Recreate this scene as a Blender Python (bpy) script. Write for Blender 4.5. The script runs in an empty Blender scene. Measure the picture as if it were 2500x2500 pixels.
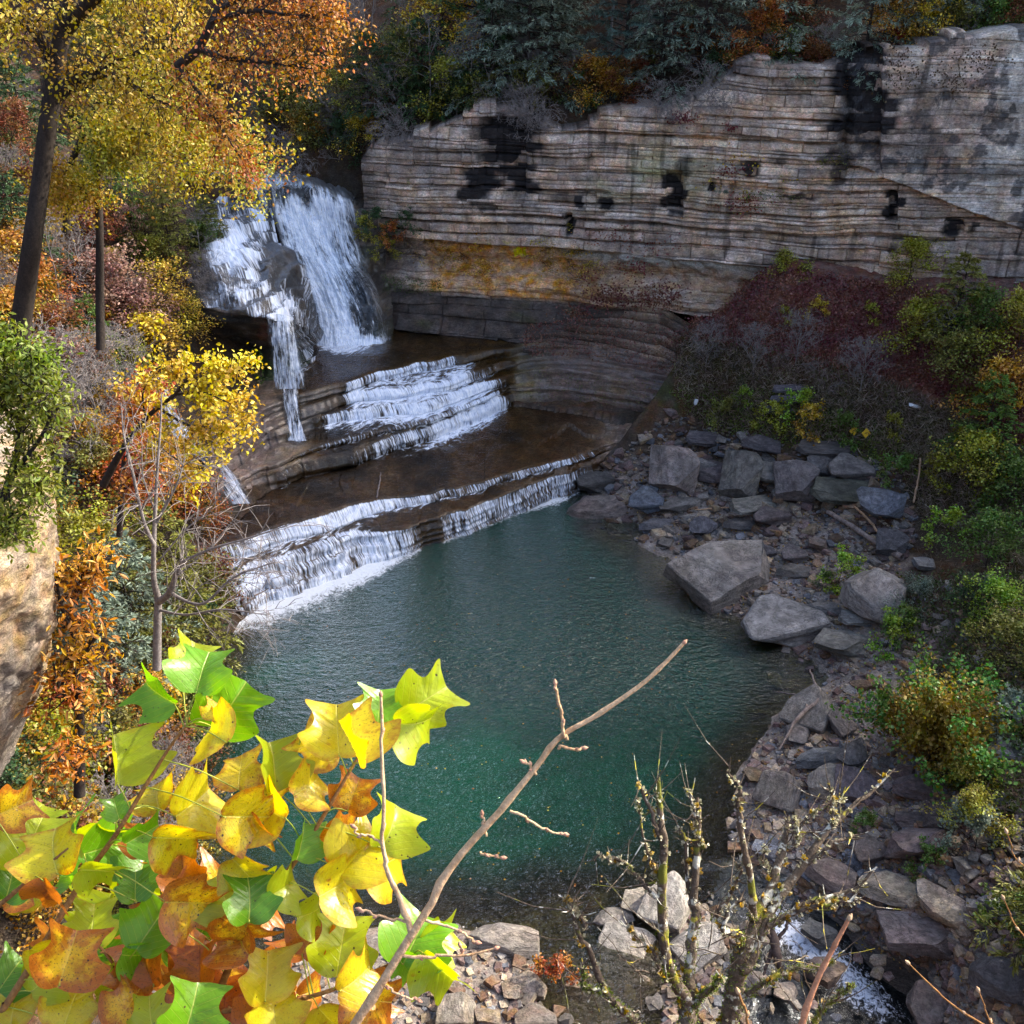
import bpy, bmesh, math, random
import numpy as np
from mathutils import Vector, Matrix, noise as mnoise
R_ = math.radians
sc = bpy.context.scene
COL = sc.collection
rng = np.random.default_rng(7)
random.seed(7)

# ------------------------------------------------------------------ camera
FOV = 55.0
CAMZ = 30.0
PITCH = 30.0
cam_d = bpy.data.cameras.new("camera")
cam_d.sensor_width = 36.0
cam_d.lens = 18.0 / math.tan(R_(FOV / 2))
cam_d.clip_start = 0.05
cam_d.clip_end = 2000
cam = bpy.data.objects.new("camera", cam_d)
cam.location = (0, 0, CAMZ)
cam.rotation_euler = (R_(90 - PITCH), 0, 0)
COL.objects.link(cam)
sc.camera = cam
FV = 966 / math.tan(R_(FOV / 2))
CP, SP = math.cos(R_(PITCH)), math.sin(R_(PITCH))

def ray(px, py):
    u = (np.asarray(px, float) - 966) / FV
    v = (np.asarray(py, float) - 966) / FV
    return u, CP - SP * v, -SP - CP * v
def atz(px, py, z):
    dx, dy, dz = ray(px, py)
    t = (z - CAMZ) / dz
    return np.stack([dx * t, dy * t, CAMZ + dz * t], -1)
def aty(px, py, Y):
    dx, dy, dz = ray(px, py)
    t = Y / dy
    return np.stack([dx * t, dy * t, CAMZ + dz * t], -1)
def atd(px, py, t):
    dx, dy, dz = ray(px, py)
    return np.stack([dx * t, dy * t, CAMZ + dz * t], -1)
def proj(x, y, z):
    zz = z - CAMZ
    dep = y * CP - zz * SP
    up = y * SP + zz * CP
    dep = np.maximum(dep, 1e-3)
    return 966 + FV * x / dep, 966 - FV * up / dep

# ------------------------------------------------------------------ noise
def _h(ix, iy, iz, seed):
    n = (ix.astype(np.int64) * 374761393 + iy.astype(np.int64) * 668265263 + iz.astype(np.int64) * 2147483647 + seed * 974634777) & 0xFFFFFFFF
    n = ((n ^ (n >> 13)) * 1274126177) & 0xFFFFFFFF
    n = (n ^ (n >> 16)) & 0xFFFFFFFF
    n = (n * 2246822519) & 0xFFFFFFFF
    n = n ^ (n >> 15)
    return (n & 0xFFFFFF) / float(0xFFFFFF)
def hash1(i, seed=0):
    i = np.asarray(i)
    return _h(np.floor(i), np.zeros_like(i), np.zeros_like(i), seed)
def vn(x, y, z=0.0, seed=0):
    x, y, z = np.broadcast_arrays(np.asarray(x, float), np.asarray(y, float), np.asarray(z, float))
    ix, iy, iz = np.floor(x), np.floor(y), np.floor(z)
    fx, fy, fz = x - ix, y - iy, z - iz
    fx = fx * fx * (3 - 2 * fx); fy = fy * fy * (3 - 2 * fy); fz = fz * fz * (3 - 2 * fz)
    r = 0
    for a in (0, 1):
        wx = fx if a else 1 - fx
        for b in (0, 1):
            wy = fy if b else 1 - fy
            for c in (0, 1):
                wz = fz if c else 1 - fz
                r = r + wx * wy * wz * _h(ix + a, iy + b, iz + c, seed)
    return r * 2 - 1
def fbm(x, y, z=0.0, o=4, seed=0, g=0.5):
    s = 0; a = 1; f = 1; n = 0
    for k in range(o):
        s = s + a * vn(np.asarray(x) * f + 17.3 * k, np.asarray(y) * f, np.asarray(z) * f, seed + k)
        n += a; a *= g; f *= 2.03
    return s / n
def sstep(a, b, x):
    t = np.clip((x - a) / (b - a), 0, 1)
    return t * t * (3 - 2 * t)
def lerp(a, b, t):
    return a + (b - a) * t

# ------------------------------------------------------------------ objects
def mesh_np(name, V, faces, attrs=None, uv=None, smooth=True):
    """V (n,3); faces (m,k) array or list of arrays; attrs name -> (n,) or (n,3)"""
    me = bpy.data.meshes.new(name)
    V = np.ascontiguousarray(V, dtype=np.float32)
    fl = faces if isinstance(faces, list) else [faces]
    fl = [np.asarray(f, dtype=np.int32) for f in fl if len(f)]
    me.vertices.add(len(V)); me.vertices.foreach_set("co", V.ravel())
    nl = sum(f.size for f in fl); nf = sum(len(f) for f in fl)
    me.loops.add(nl)
    me.loops.foreach_set("vertex_index", np.concatenate([f.ravel() for f in fl]))
    me.polygons.add(nf)
    tot = np.concatenate([np.full(len(f), f.shape[1], np.int32) for f in fl])
    st = np.concatenate([[0], np.cumsum(tot)[:-1]]).astype(np.int32)
    me.polygons.foreach_set("loop_start", st)
    me.polygons.foreach_set("loop_total", tot)
    me.polygons.foreach_set("use_smooth", np.full(nf, smooth, dtype=bool))
    me.update(calc_edges=True)
    if attrs:
        for k, a in attrs.items():
            a = np.asarray(a, dtype=np.float32)
            if a.ndim == 1:
                at = me.attributes.new(k, 'FLOAT', 'POINT'); at.data.foreach_set("value", a)
            elif a.shape[1] == 2:
                at = me.attributes.new(k, 'FLOAT2', 'POINT'); at.data.foreach_set("vector", a.ravel())
            else:
                at = me.attributes.new(k, 'FLOAT_COLOR', 'POINT')
                c = np.ones((len(a), 4), np.float32); c[:, :3] = a
                at.data.foreach_set("color", c.ravel())
    me.validate()
    return me
def link(name, me, mat=None, parent=None, **props):
    o = bpy.data.objects.new(name, me)
    if mat is not None:
        if not len(me.materials): me.materials.append(mat)
    COL.objects.link(o)
    if parent is not None: o.parent = parent
    for k, v in props.items(): o[k] = v
    return o
def empty(name, loc=(0, 0, 0), rz=0.0, **props):
    o = bpy.data.objects.new(name, None)
    o.empty_display_size = 0.2
    o.location = loc; o.rotation_euler = (0, 0, rz)
    COL.objects.link(o)
    for k, v in props.items(): o[k] = v
    return o
def tag(o, label, category=None, group=None, kind=None):
    if label: o["label"] = label
    if category: o["category"] = category
    if group: o["group"] = group
    if kind: o["kind"] = kind
    return o
def grid_faces(nr, nc):
    i = np.arange(nr - 1)[:, None] * nc + np.arange(nc - 1)[None, :]
    i = i.ravel()
    return np.stack([i, i + 1, i + nc + 1, i + nc], -1)
def resample(pts, n):
    pts = np.asarray(pts, float)
    d = np.concatenate([[0], np.cumsum(np.linalg.norm(np.diff(pts, axis=0), axis=1))])
    s = np.linspace(0, d[-1], n)
    return np.stack([np.interp(s, d, pts[:, k]) for k in range(pts.shape[1])], -1)
def tubes(polys, sides=5):
    """polys: list of (pts (n,3), radii (n,)) -> V, quads"""
    Vs = []; Fs = []; off = 0
    ang = np.linspace(0, 2 * np.pi, sides, endpoint=False)
    ca, sa = np.cos(ang), np.sin(ang)
    for pts, rad in polys:
        pts = np.asarray(pts, float); rad = np.asarray(rad, float)
        n = len(pts)
        tg = np.gradient(pts, axis=0)
        tg /= np.maximum(np.linalg.norm(tg, axis=1, keepdims=True), 1e-9)
        m = np.abs(tg).mean(0)
        ref = np.zeros(3); ref[int(np.argmin(m))] = 1
        a = np.cross(tg, ref); a /= np.maximum(np.linalg.norm(a, axis=1, keepdims=True), 1e-9)
        b = np.cross(tg, a)
        ring = pts[:, None, :] + rad[:, None, None] * (ca[None, :, None] * a[:, None, :] + sa[None, :, None] * b[:, None, :])
        Vs.append(ring.reshape(-1, 3))
        i = np.arange(n - 1)[:, None] * sides
        j = np.arange(sides)[None, :]
        j2 = (j + 1) % sides
        Fs.append(np.stack([i + j, i + j2, i + sides + j2, i + sides + j], -1).reshape(-1, 4) + off)
        off += n * sides
    return np.concatenate(Vs), np.concatenate(Fs)

# ------------------------------------------------------------------ material helpers
def newmat(name):
    m = bpy.data.materials.new(name); m.use_nodes = True
    nt = m.node_tree; nt.nodes.clear()
    out = nt.nodes.new("ShaderNodeOutputMaterial")
    return m, nt, out
class NT:
    def __init__(s, nt): s.nt = nt
    def n(s, typ, ins=None, **kw):
        nd = s.nt.nodes.new("ShaderNode" + typ)
        for k, v in kw.items(): setattr(nd, k, v)
        if ins:
            for k, v in ins.items():
                sock = nd.inputs[k]
                if isinstance(v, bpy.types.NodeSocket): s.nt.links.new(v, sock)
                else: sock.default_value = v
        return nd
    def math(s, op, a, b=0.0, c=None, clamp=False):
        i = {0: a, 1: b}
        if c is not None: i[2] = c
        return s.n("Math", i, operation=op, use_clamp=clamp).outputs[0]
    def mix(s, f, a, b, blend='MIX'):
        nd = s.n("Mix", None, data_type='RGBA', blend_type=blend)
        for k, v in ((0, f), (6, a), (7, b)):
            sock = nd.inputs[k]
            if isinstance(v, bpy.types.NodeSocket): s.nt.links.new(v, sock)
            else: sock.default_value = v if k == 0 or len(v) == 4 else (*v, 1)
        return nd.outputs[2]
    def ramp(s, f, stops, interp='LINEAR'):
        nd = s.n("ValToRGB", {0: f})
        cr = nd.color_ramp; cr.interpolation = interp
        while len(cr.elements) < len(stops): cr.elements.new(0.5)
        for e, (p, c) in zip(cr.elements, stops):
            e.position = p; e.color = (*c, 1) if len(c) == 3 else c
        return nd.outputs[0]
    def smooth(s, f, a, b, lo=0.0, hi=1.0):
        return s.n("MapRange", {0: f, 1: a, 2: b, 3: lo, 4: hi}, interpolation_type='SMOOTHSTEP').outputs[0]
    def attr(s, name, out="Fac"):
        return s.n("Attribute", None, attribute_name=name).outputs[out]
    def noise(s, vec, scale, detail=4, rough=0.55, out="Fac", dist=0.0):
        return s.n("TexNoise", {"Vector": vec, "Scale": scale, "Detail": detail, "Roughness": rough, "Distortion": dist}).outputs[out]
    def mapping(s, vec, sc=(1, 1, 1), loc=(0, 0, 0)):
        return s.n("Mapping", {"Vector": vec, "Scale": sc, "Location": loc}).outputs[0]
    def link(s, a, b): s.nt.links.new(a, b)

def mat_rock(name, base=None, strata=0.0, rough=0.85, bump=0.35, wet=False, spec=0.3, attr="Col", objcol=False, scale=1.0):
    m, nt, out = newmat(name); N = NT(nt)
    pos = N.n("TexCoord").outputs["Object"] if objcol else N.n("NewGeometry").outputs["Position"]
    if objcol:
        oi = N.n("ObjectInfo")
        c = oi.outputs["Color"]
        pos = N.n("VectorMath", {0: pos, 1: N.n("CombineXYZ", {0: N.math('MULTIPLY', oi.outputs["Random"], 97.0), 1: oi.outputs["Random"]}).outputs[0]}, operation='ADD').outputs[0]
    elif base is None: c = N.attr(attr, "Color")
    else: c = N.mix(0.0, base, base)
    n1 = N.noise(pos, 0.9 * scale, 6, 0.6)
    n2 = N.noise(pos, 5.5 * scale, 5, 0.65)
    n3 = N.noise(N.mapping(pos, (1.2, 1.2, 9.0)), 2.2 * scale, 5, 0.6)
    v = N.math('MULTIPLY', N.smooth(n1, 0.25, 0.75, 0.70, 1.28), N.smooth(n2, 0.2, 0.8, 0.66, 1.32))
    v = N.math('MULTIPLY', v, N.smooth(n3, 0.3, 0.7, 0.68, 1.22))
    c2 = N.mix(1.0, c, N.n("CombineColor", {0: v, 1: v, 2: v}).outputs[0], 'MULTIPLY')
    pat_ = N.math('MULTIPLY', N.smooth(N.noise(pos, 2.6 * scale, 4, .7), .56, .66), .38)
    c2 = N.mix(pat_, c2, N.mix(1.0, c2, (1.7, 1.65, 1.5), 'MULTIPLY'))
    c2 = N.mix(N.math('MULTIPLY', N.smooth(N.noise(N.mapping(pos, (1, 1, 1), (9, 4, 2)), 1.6 * scale, 5, .7, dist=1.5), .49, .515), N.smooth(N.noise(N.mapping(pos, (1, 1, 1), (9, 4, 2)), 1.6 * scale, 5, .7, dist=1.5), .54, .515, 0, .55)), c2, (.02, .018, .016))
    hs = N.n("HueSaturation", {"Color": c2, "Hue": N.smooth(N.noise(pos, 1.7 * scale, 3), 0.3, 0.7, 0.485, 0.515), "Saturation": N.smooth(N.noise(pos, 0.8 * scale, 3), 0.3, 0.7, 0.7, 1.25), "Value": 1.0}).outputs[0]
    bs = N.n("BsdfPrincipled", {"Base Color": hs, "Roughness": rough, "Specular IOR Level": spec})
    if wet:
        bs.inputs["Coat Weight"].default_value = 0.5
        bs.inputs["Coat Roughness"].default_value = 0.15
    hgt = N.math('ADD', N.math('MULTIPLY', n2, 0.6), N.math('MULTIPLY', n3, strata))
    hgt = N.math('ADD', hgt, N.math('MULTIPLY', N.noise(pos, 22 * scale, 3, 0.7), 0.22))
    bp = N.n("Bump", {"Height": hgt, "Strength": bump, "Distance": 0.25})
    N.link(bp.outputs[0], bs.inputs["Normal"])
    N.link(bs.outputs[0], out.inputs[0])
    return m

def mat_leaf(name, hue=0.04, gloss=0.35, trans=0.45, satr=0.15, clump=0.8):
    """leaf colour = object colour, varied per leaf (attribute rnd) and per clump"""
    m, nt, out = newmat(name); N = NT(nt)
    oi = N.n("ObjectInfo")
    rnd = N.attr("rnd")
    tc = N.n("TexCoord").outputs["Object"]
    cl = N.noise(N.n("VectorMath", {0: tc, 1: N.n("CombineXYZ", {0: N.math('MULTIPLY', oi.outputs["Random"], 31.0)}).outputs[0]}, operation='ADD').outputs[0], clump, 2)
    h = N.math('ADD', N.smooth(rnd, 0, 1, 0.5 - hue * 0.6, 0.5 + hue * 0.6), N.smooth(cl, 0.3, 0.7, -hue, hue))
    r2 = N.math('FRACT', N.math('MULTIPLY', rnd, 7.31))
    val = N.math('MULTIPLY', N.smooth(r2, 0, 1, 0.6, 1.45), N.smooth(cl, 0.3, 0.7, 0.8, 1.2))
    c = N.n("HueSaturation", {"Color": oi.outputs["Color"], "Hue": h, "Saturation": N.smooth(r2, 0, 1, 1 + satr, 1 - satr), "Value": val}).outputs[0]
    bs = N.n("BsdfPrincipled", {"Base Color": c, "Roughness": 0.45, "Specular IOR Level": gloss})
    tr = N.n("BsdfTranslucent", {"Color": c})
    mx = N.n("MixShader", {0: trans, 1: bs.outputs[0], 2: tr.outputs[0]})
    N.link(mx.outputs[0], out.inputs[0])
    return m
def mat_bark(name, c1, c2, scale=6.0, bump=0.5, moss=None, mossamt=0.5):
    m, nt, out = newmat(name); N = NT(nt)
    pos = N.n("TexCoord").outputs["Object"]
    n1 = N.noise(N.mapping(pos, (1, 1, 0.25)), scale, 5, 0.65)
    n2 = N.noise(pos, scale * 4, 3, 0.6)
    c = N.ramp(n1, [(0.3, c1), (0.7, c2)])
    c = N.mix(N.smooth(n2, 0.4, 0.8, 0, 0.5), c, tuple(min(1, x * 1.7) for x in c2))
    if moss:
        for mc, sc_, th in moss:
            c = N.mix(N.smooth(N.noise(pos, sc_, 3, 0.6), th, th + 0.06), c, mc)
    bs = N.n("BsdfPrincipled", {"Base Color": c, "Roughness": 0.85, "Specular IOR Level": 0.2})
    bp = N.n("Bump", {"Height": N.math('ADD', n1, N.math('MULTIPLY', n2, 0.5)), "Strength": bump, "Distance": 0.02})
    N.link(bp.outputs[0], bs.inputs["Normal"]); N.link(bs.outputs[0], out.inputs[0])
    return m
# ------------------------------------------------------------------ terrain height function
A_ = np.array([0.835, 0.55]); U_ = np.array([-0.55, 0.835])
def line_fun(vpts, z):
    P = np.array([atz(a, b, z) for a, b in vpts])[:, :2]
    a = P @ A_; u = P @ U_
    o = np.argsort(a)
    return a[o], u[o]
L1V = [(380, 1180), (440, 1163), (506, 1140), (590, 1104), (694, 1065), (760, 1045), (802, 1031), (834, 1021), (958, 973), (1082, 930), (1200, 888), (1350, 840)]
F1aV = [(380, 1075), (406, 1067), (494, 1037), (586, 1011), (722, 963), (870, 933), (958, 908), (1130, 858), (1230, 832), (1350, 800)]
F2bV = [(380, 995), (440, 958), (500, 928), (578, 899), (666, 877), (746, 849), (818, 831), (874, 808), (938, 780), (965, 768), (1050, 768), (1150, 778), (1250, 795), (1350, 815)]
F2aV = [(380, 970), (440, 932), (500, 898), (562, 864), (626, 840), (730, 816), (818, 806), (850, 796), (960, 742), (1050, 741), (1150, 751), (1250, 768), (1350, 788)]
F3cV = [(380, 945), (430, 900), (500, 850), (560, 820), (626, 797), (700, 787), (790, 782), (860, 760), (906, 742), (966, 725), (1050, 712), (1150, 728), (1250, 748), (1350, 770)]
F3bV = [(380, 925), (430, 875), (500, 820), (560, 795), (640, 766), (674, 759), (746, 753), (838, 737), (902, 716), (950, 700), (1050, 688), (1150, 705), (1250, 725), (1350, 745)]
F3aV = [(380, 905), (430, 850), (500, 790), (560, 765), (652, 737), (726, 715), (800, 700), (858, 688), (950, 674), (1050, 662), (1150, 680), (1250, 700), (1350, 720)]
LE = {k: line_fun(v, z) for k, v, z in (('1', L1V, 0), ('2', F2bV, 2.7), ('3', F3bV, 4.7))}
def dline(k, x, y):
    a = x * A_[0] + y * A_[1]; u = x * U_[0] + y * U_[1]
    la, lu = LE[k]
    # linear extrapolation
    ul = np.interp(a, la, lu)
    return u - ul
CL = np.array([(-70, 120), (-45, 98), (-35, 89), (-24, 80.5), (-19, 75.8), (-14.5, 70.8), (-9, 69.6), (-7, 69), (2, 66.6), (11.5, 63.9), (20, 60.5), (30, 56), (45, 50), (60, 42), (90, 25)], float)
def Yc(x): return np.interp(x, CL[:, 0], CL[:, 1])

def W(px, py, z): 
    p = atz(px, py, z); return (p[0], p[1], z)
BANK = [
 # right shore and rubble (V coords, z)
 *[W(*q) for q in [
 (1130, 1000, 0.0), (1200, 1015, 0.1), (1290, 1050, 0.1), (1290, 1115, 0.0), (1400, 1165, 0.0), (1500, 1235, 0.0), (1565, 1295, 0.0),
 (1480, 1345, 0.1), (1440, 1400, 0.1), (1400, 1470, 0.1), (1395, 1545, 0.05), (1385, 1610, -0.1), (1250, 1680, 0.0), (1100, 1690, 0.0), (950, 1740, 0.0), (800, 1750, 0.0),
 (1230, 900, 1.6), (1230, 960, 0.8), (1350, 1000, 0.9), (1350, 900, 2.2), (1480, 1100, 0.9), (1500, 960, 2.2), (1450, 1040, 1.2), (1600, 1180, 1.0), (1650, 1050, 2.2), (1600, 960, 2.9), (1600, 1300, 0.8), (1700, 1200, 1.7),
 (1300, 825, 2.5), (1400, 850, 3.1), (1600, 860, 4.3), (1750, 930, 4.4), (1932, 1000, 4.6), (1932, 1150, 4.3), (1800, 1100, 3.3), (1932, 1300, 4.0), (1780, 1330, 2.3), (1932, 1500, 3.6), (1932, 1700, 3.0), (1932, 1932, 2.2),
 (1560, 1450, 0.9), (1700, 1500, 1.6), (1560, 1600, 0.6), (1700, 1650, 1.2), (1830, 1830, 1.3), (1520, 1680, 0.15), (1690, 1765, 0.5),
 (1440, 1700, -0.6), (1500, 1770, -1.1), (1600, 1850, -1.5), (1700, 1932, -2.0), (1485, 1718, -.8), (1560, 1770, -1.1), (1650, 1840, -1.5), (1725, 1905, -1.9), (1560, 1905, -1.5), (1440, 1830, -0.9), (1500, 1932, -1.2), (1400, 1900, -.7),
 (1340, 1740, .15), (1310, 1820, .2), (1290, 1900, .15), (1280, 1960, .1), (1200, 1780, -0.35), (1060, 1850, -0.3), (1180, 1932, -0.35), (1120, 1760, -.35), (900, 1880, 0.25), (700, 1880, 0.4), (1000, 1932, 0.15), (600, 1800, 0.3),
 # talus
 (1150, 700, 3.6), (1250, 705, 4.0), (1100, 730, 2.6), (1200, 760, 2.4), (1380, 760, 5.0), (1450, 760, 5.7), (1600, 760, 6.6), (1800, 800, 7.2), (1932, 850, 7.0),
 (1200, 630, 6.4), (1150, 655, 5.0), (1300, 560, 10.6), (1310, 630, 8.2), (1240, 585, 9.3), (1450, 620, 9.4), (1600, 620, 9.9), (1800, 650, 10.4), (1932, 700, 10.3),
 (1000, 640, 5.2), (1050, 625, 6.2), (1100, 585, 9.2), (980, 615, 6.6), (900, 640, 4.8),
 (1450, 520, 12.0), (1600, 527, 12.2), (1750, 545, 12.2), (1932, 590, 12.2),
 # pool bed shallows and bed
 (1150, 1100, -1.6), (1250, 1200, -1.5), (1400, 1270, -1.2), (1480, 1290, -0.5), (1350, 1400, -1.4), (1280, 1500, -1.6), (1200, 1580, -1.8), (1000, 1620, -2.0), (1350, 1240, -1.3), (1180, 1020, -0.7), (800, 1620, -2.2), (650, 1650, -2.0),
 (1250, 1650, -0.45), (1100, 1670, -0.5), (900, 1710, -0.6)]],
 # pool middle, river corridor: low
 *[(x, y, -3.6) for x, y in [(-6, 32), (-2, 38), (-6, 38), (0, 44), (0, 32), (2, 50), (3, 40)]],
 *[(x, y, z) for x, y, z in [(-9, 48, 0.5), (-3, 54, 0.5), (3, 58, 0.5), (-10, 53, 1.5), (-4, 60, 2.5), (-10, 58, 3.0), (-6, 64, 4.0), (-12, 60, 4.2), (-14, 64, 4.2), (-9, 68, 4.2), (-12, 47, 0.5)]],
 # left bank
 (-14.3, 40, 0.3), (-14.3, 33, 0.3), (-14, 27, 0.3), (-13, 20, 0.8), (-13, 14, 1), (-10, 26, -1.2), (-11, 34, -2.2), (-11, 39, -2.2),
 (-18, 20, 6), (-18, 30, 4.5), (-18, 38, 4.2), (-22, 30, 9.5), (-22, 40, 8.6), (-26, 22, 14), (-27, 35, 14.5), (-34, 30, 22), (-34, 42, 21), (-45, 35, 31),
 (-16.2, 45.5, 2.9), (-17, 49, 5.0), (-18.3, 53.5, 6.4), (-19.6, 56, 8.8), (-21, 60, 11.2), (-22, 66, 13.6), (-25, 72, 15.3), (-30, 78, 16.2), (-36, 85, 17), (-45, 95, 20),
 (-21, 47, 8.2), (-25, 52, 12.2), (-28, 60, 16), (-32, 70, 19.5), (-40, 80, 23), (-34, 55, 21), (-44, 60, 30), (-44, 48, 30), (-60, 75, 42), (-60, 45, 44), (-70, 100, 46),
 # near: cliff under the overlook
 (-12, 8, 6), (0, 12, 0), (12, 12, 0), (-20, 10, 14), (-30, 12, 22), (-28, 0, 26), (0, 8, 1.5), (12, 7, 2.5), (25, 15, 5), (35, 30, 8), (40, 42, 12), (25, 0, 8), (30, 8, 8), (0, -20, 5), (20, -20, 8), (-20, -20, 14),
]
BANK = np.array(BANK)
def _ker(r2): return np.sqrt(r2 + 1.5)
_B = BANK[:, :2]; _r2 = ((_B[:, None] - _B[None]) ** 2).sum(-1)
_M = np.zeros((len(_B) + 3,) * 2); _n = len(_B)
_M[:_n, :_n] = _ker(_r2) - 0.08 * np.eye(_n)
_M[:_n, _n] = 1; _M[:_n, _n + 1:] = _B; _M[_n, :_n] = 1; _M[_n + 1:, :_n] = _B.T
_w = np.linalg.solve(_M, np.concatenate([BANK[:, 2], [0, 0, 0]]))
def bank(x, y):
    x = np.asarray(x, float); y = np.asarray(y, float)
    sh = x.shape; xf = x.ravel(); yf = y.ravel()
    out = _w[_n] + _w[_n + 1] * xf + _w[_n + 2] * yf
    for i in range(_n):
        out = out + _w[i] * np.sqrt((xf - _B[i, 0]) ** 2 + (yf - _B[i, 1]) ** 2 + 1.5)
    return out.reshape(sh)
def ztop(x):
    return np.interp(x, [-60, -24, -14, -9, -4, 0, 8, 16, 24, 30, 45, 70], [21, 17.8, 17.5, 18.3, 19.3, 20.0, 20.5, 22.4, 23.6, 24.6, 25, 26])
def hgt(x, y):
    x = np.asarray(x, float); y = np.asarray(y, float)
    lv = -3.8 + 4.6 * sstep(1.0, 1.6, dline('1', x, y)) + 1.4 * sstep(1.0, 1.8, dline('2', x, y)) + 2.2 * sstep(1.2, 2.6, dline('3', x, y))
    lv = lv + 10.9 * sstep(0.0, 0.8, y - (71.2 - 0.0 * x)) * sstep(-6, -9.5, x)
    b = bank(x, y)
    fr = 61 - .33 * (x - 3)
    cap = np.where(y < fr - .2, 1.6, 3.0 + .62 * np.maximum(0, y - fr - .6))
    wcap = sstep(.2, .8, dline('1', x, y)) * sstep(12.2, 10.4, x) * sstep(-12, -9, x)
    b = np.where(wcap > 0, lerp(b, np.minimum(b, cap), wcap), b)
    h = np.maximum(lv, b)
    d = y - Yc(x) - 1.6
    zt = ztop(x)
    top = zt + np.clip(d, 0, 200) * 0.56 - 0.0015 * np.clip(d, 0, 150) ** 2 + fbm(x * .08, y * .08, 0, 3, 5) * 2.0 * sstep(0, 8, d)
    s = sstep(0, 0.7, d)
    h = np.where(d > 0, lerp(np.minimum(h, zt), np.maximum(top, 0), s), h)
    # the overlook the photographer stands on
    r = np.hypot(np.maximum(np.abs(x) - 5, 0) * 0.8, np.maximum(y - 0.2, 0))
    r = r + np.maximum(-y - 6, 0)
    ov = 28.3 - 3.2 * r
    h = np.maximum(h, ov)
    return h
def hfull(x, y):
    h = hgt(x, y)
    return h + 0.22 * fbm(x * .35, y * .35, 0, 4, 11) * sstep(-3, 1, h) + 0.08 * fbm(x * 1.7, y * 1.7, 0, 3, 12)
# cached lookup for fast placement
_gx = np.linspace(-75, 75, 601); _gy = np.linspace(-15, 150, 661)
_GX, _GY = np.meshgrid(_gx, _gy, indexing='ij')
_GH = hfull(_GX, _GY)
def hlook(x, y):
    x = np.asarray(x, float); y = np.asarray(y, float)
    fx = np.clip((x - _gx[0]) / (_gx[1] - _gx[0]), 0, len(_gx) - 1.001); fy = np.clip((y - _gy[0]) / (_gy[1] - _gy[0]), 0, len(_gy) - 1.001)
    ix = fx.astype(int); iy = fy.astype(int); fx = fx - ix; fy = fy - iy
    return (_GH[ix, iy] * (1 - fx) * (1 - fy) + _GH[ix + 1, iy] * fx * (1 - fy) + _GH[ix, iy + 1] * (1 - fx) * fy + _GH[ix + 1, iy + 1] * fx * fy)
def cast(px, py, zmin=None, tmin=6.0):
    """first hit of the view ray with the terrain"""
    dx, dy, dz = ray(px, py)
    t = np.linspace(tmin, 150, 1500)
    X, Y, Z = dx * t, dy * t, CAMZ + dz * t
    h = hlook(X, Y)
    if zmin is not None: h = np.maximum(h, zmin)
    i = np.argmax(Z <= h)
    if Z[i] > h[i]: return np.array([X[-1], Y[-1], h[-1]])
    return np.array([X[i], Y[i], h[i]])
def castmany(px, py, tmin=6.0):
    dx, dy, dz = ray(px, py)
    px = np.asarray(px)
    done = np.zeros(len(px), bool); res = np.zeros((len(px), 3))
    t = tmin
    while t < 150 and not done.all():
        X, Y, Z = dx * t, dy * t, CAMZ + dz * t
        h = hlook(X, Y)
        hit = (~done) & (Z <= h)
        res[hit] = np.stack([X, Y, h], -1)[hit]
        done |= hit
        t += 0.12 + t * 0.001
    return res, done

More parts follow.
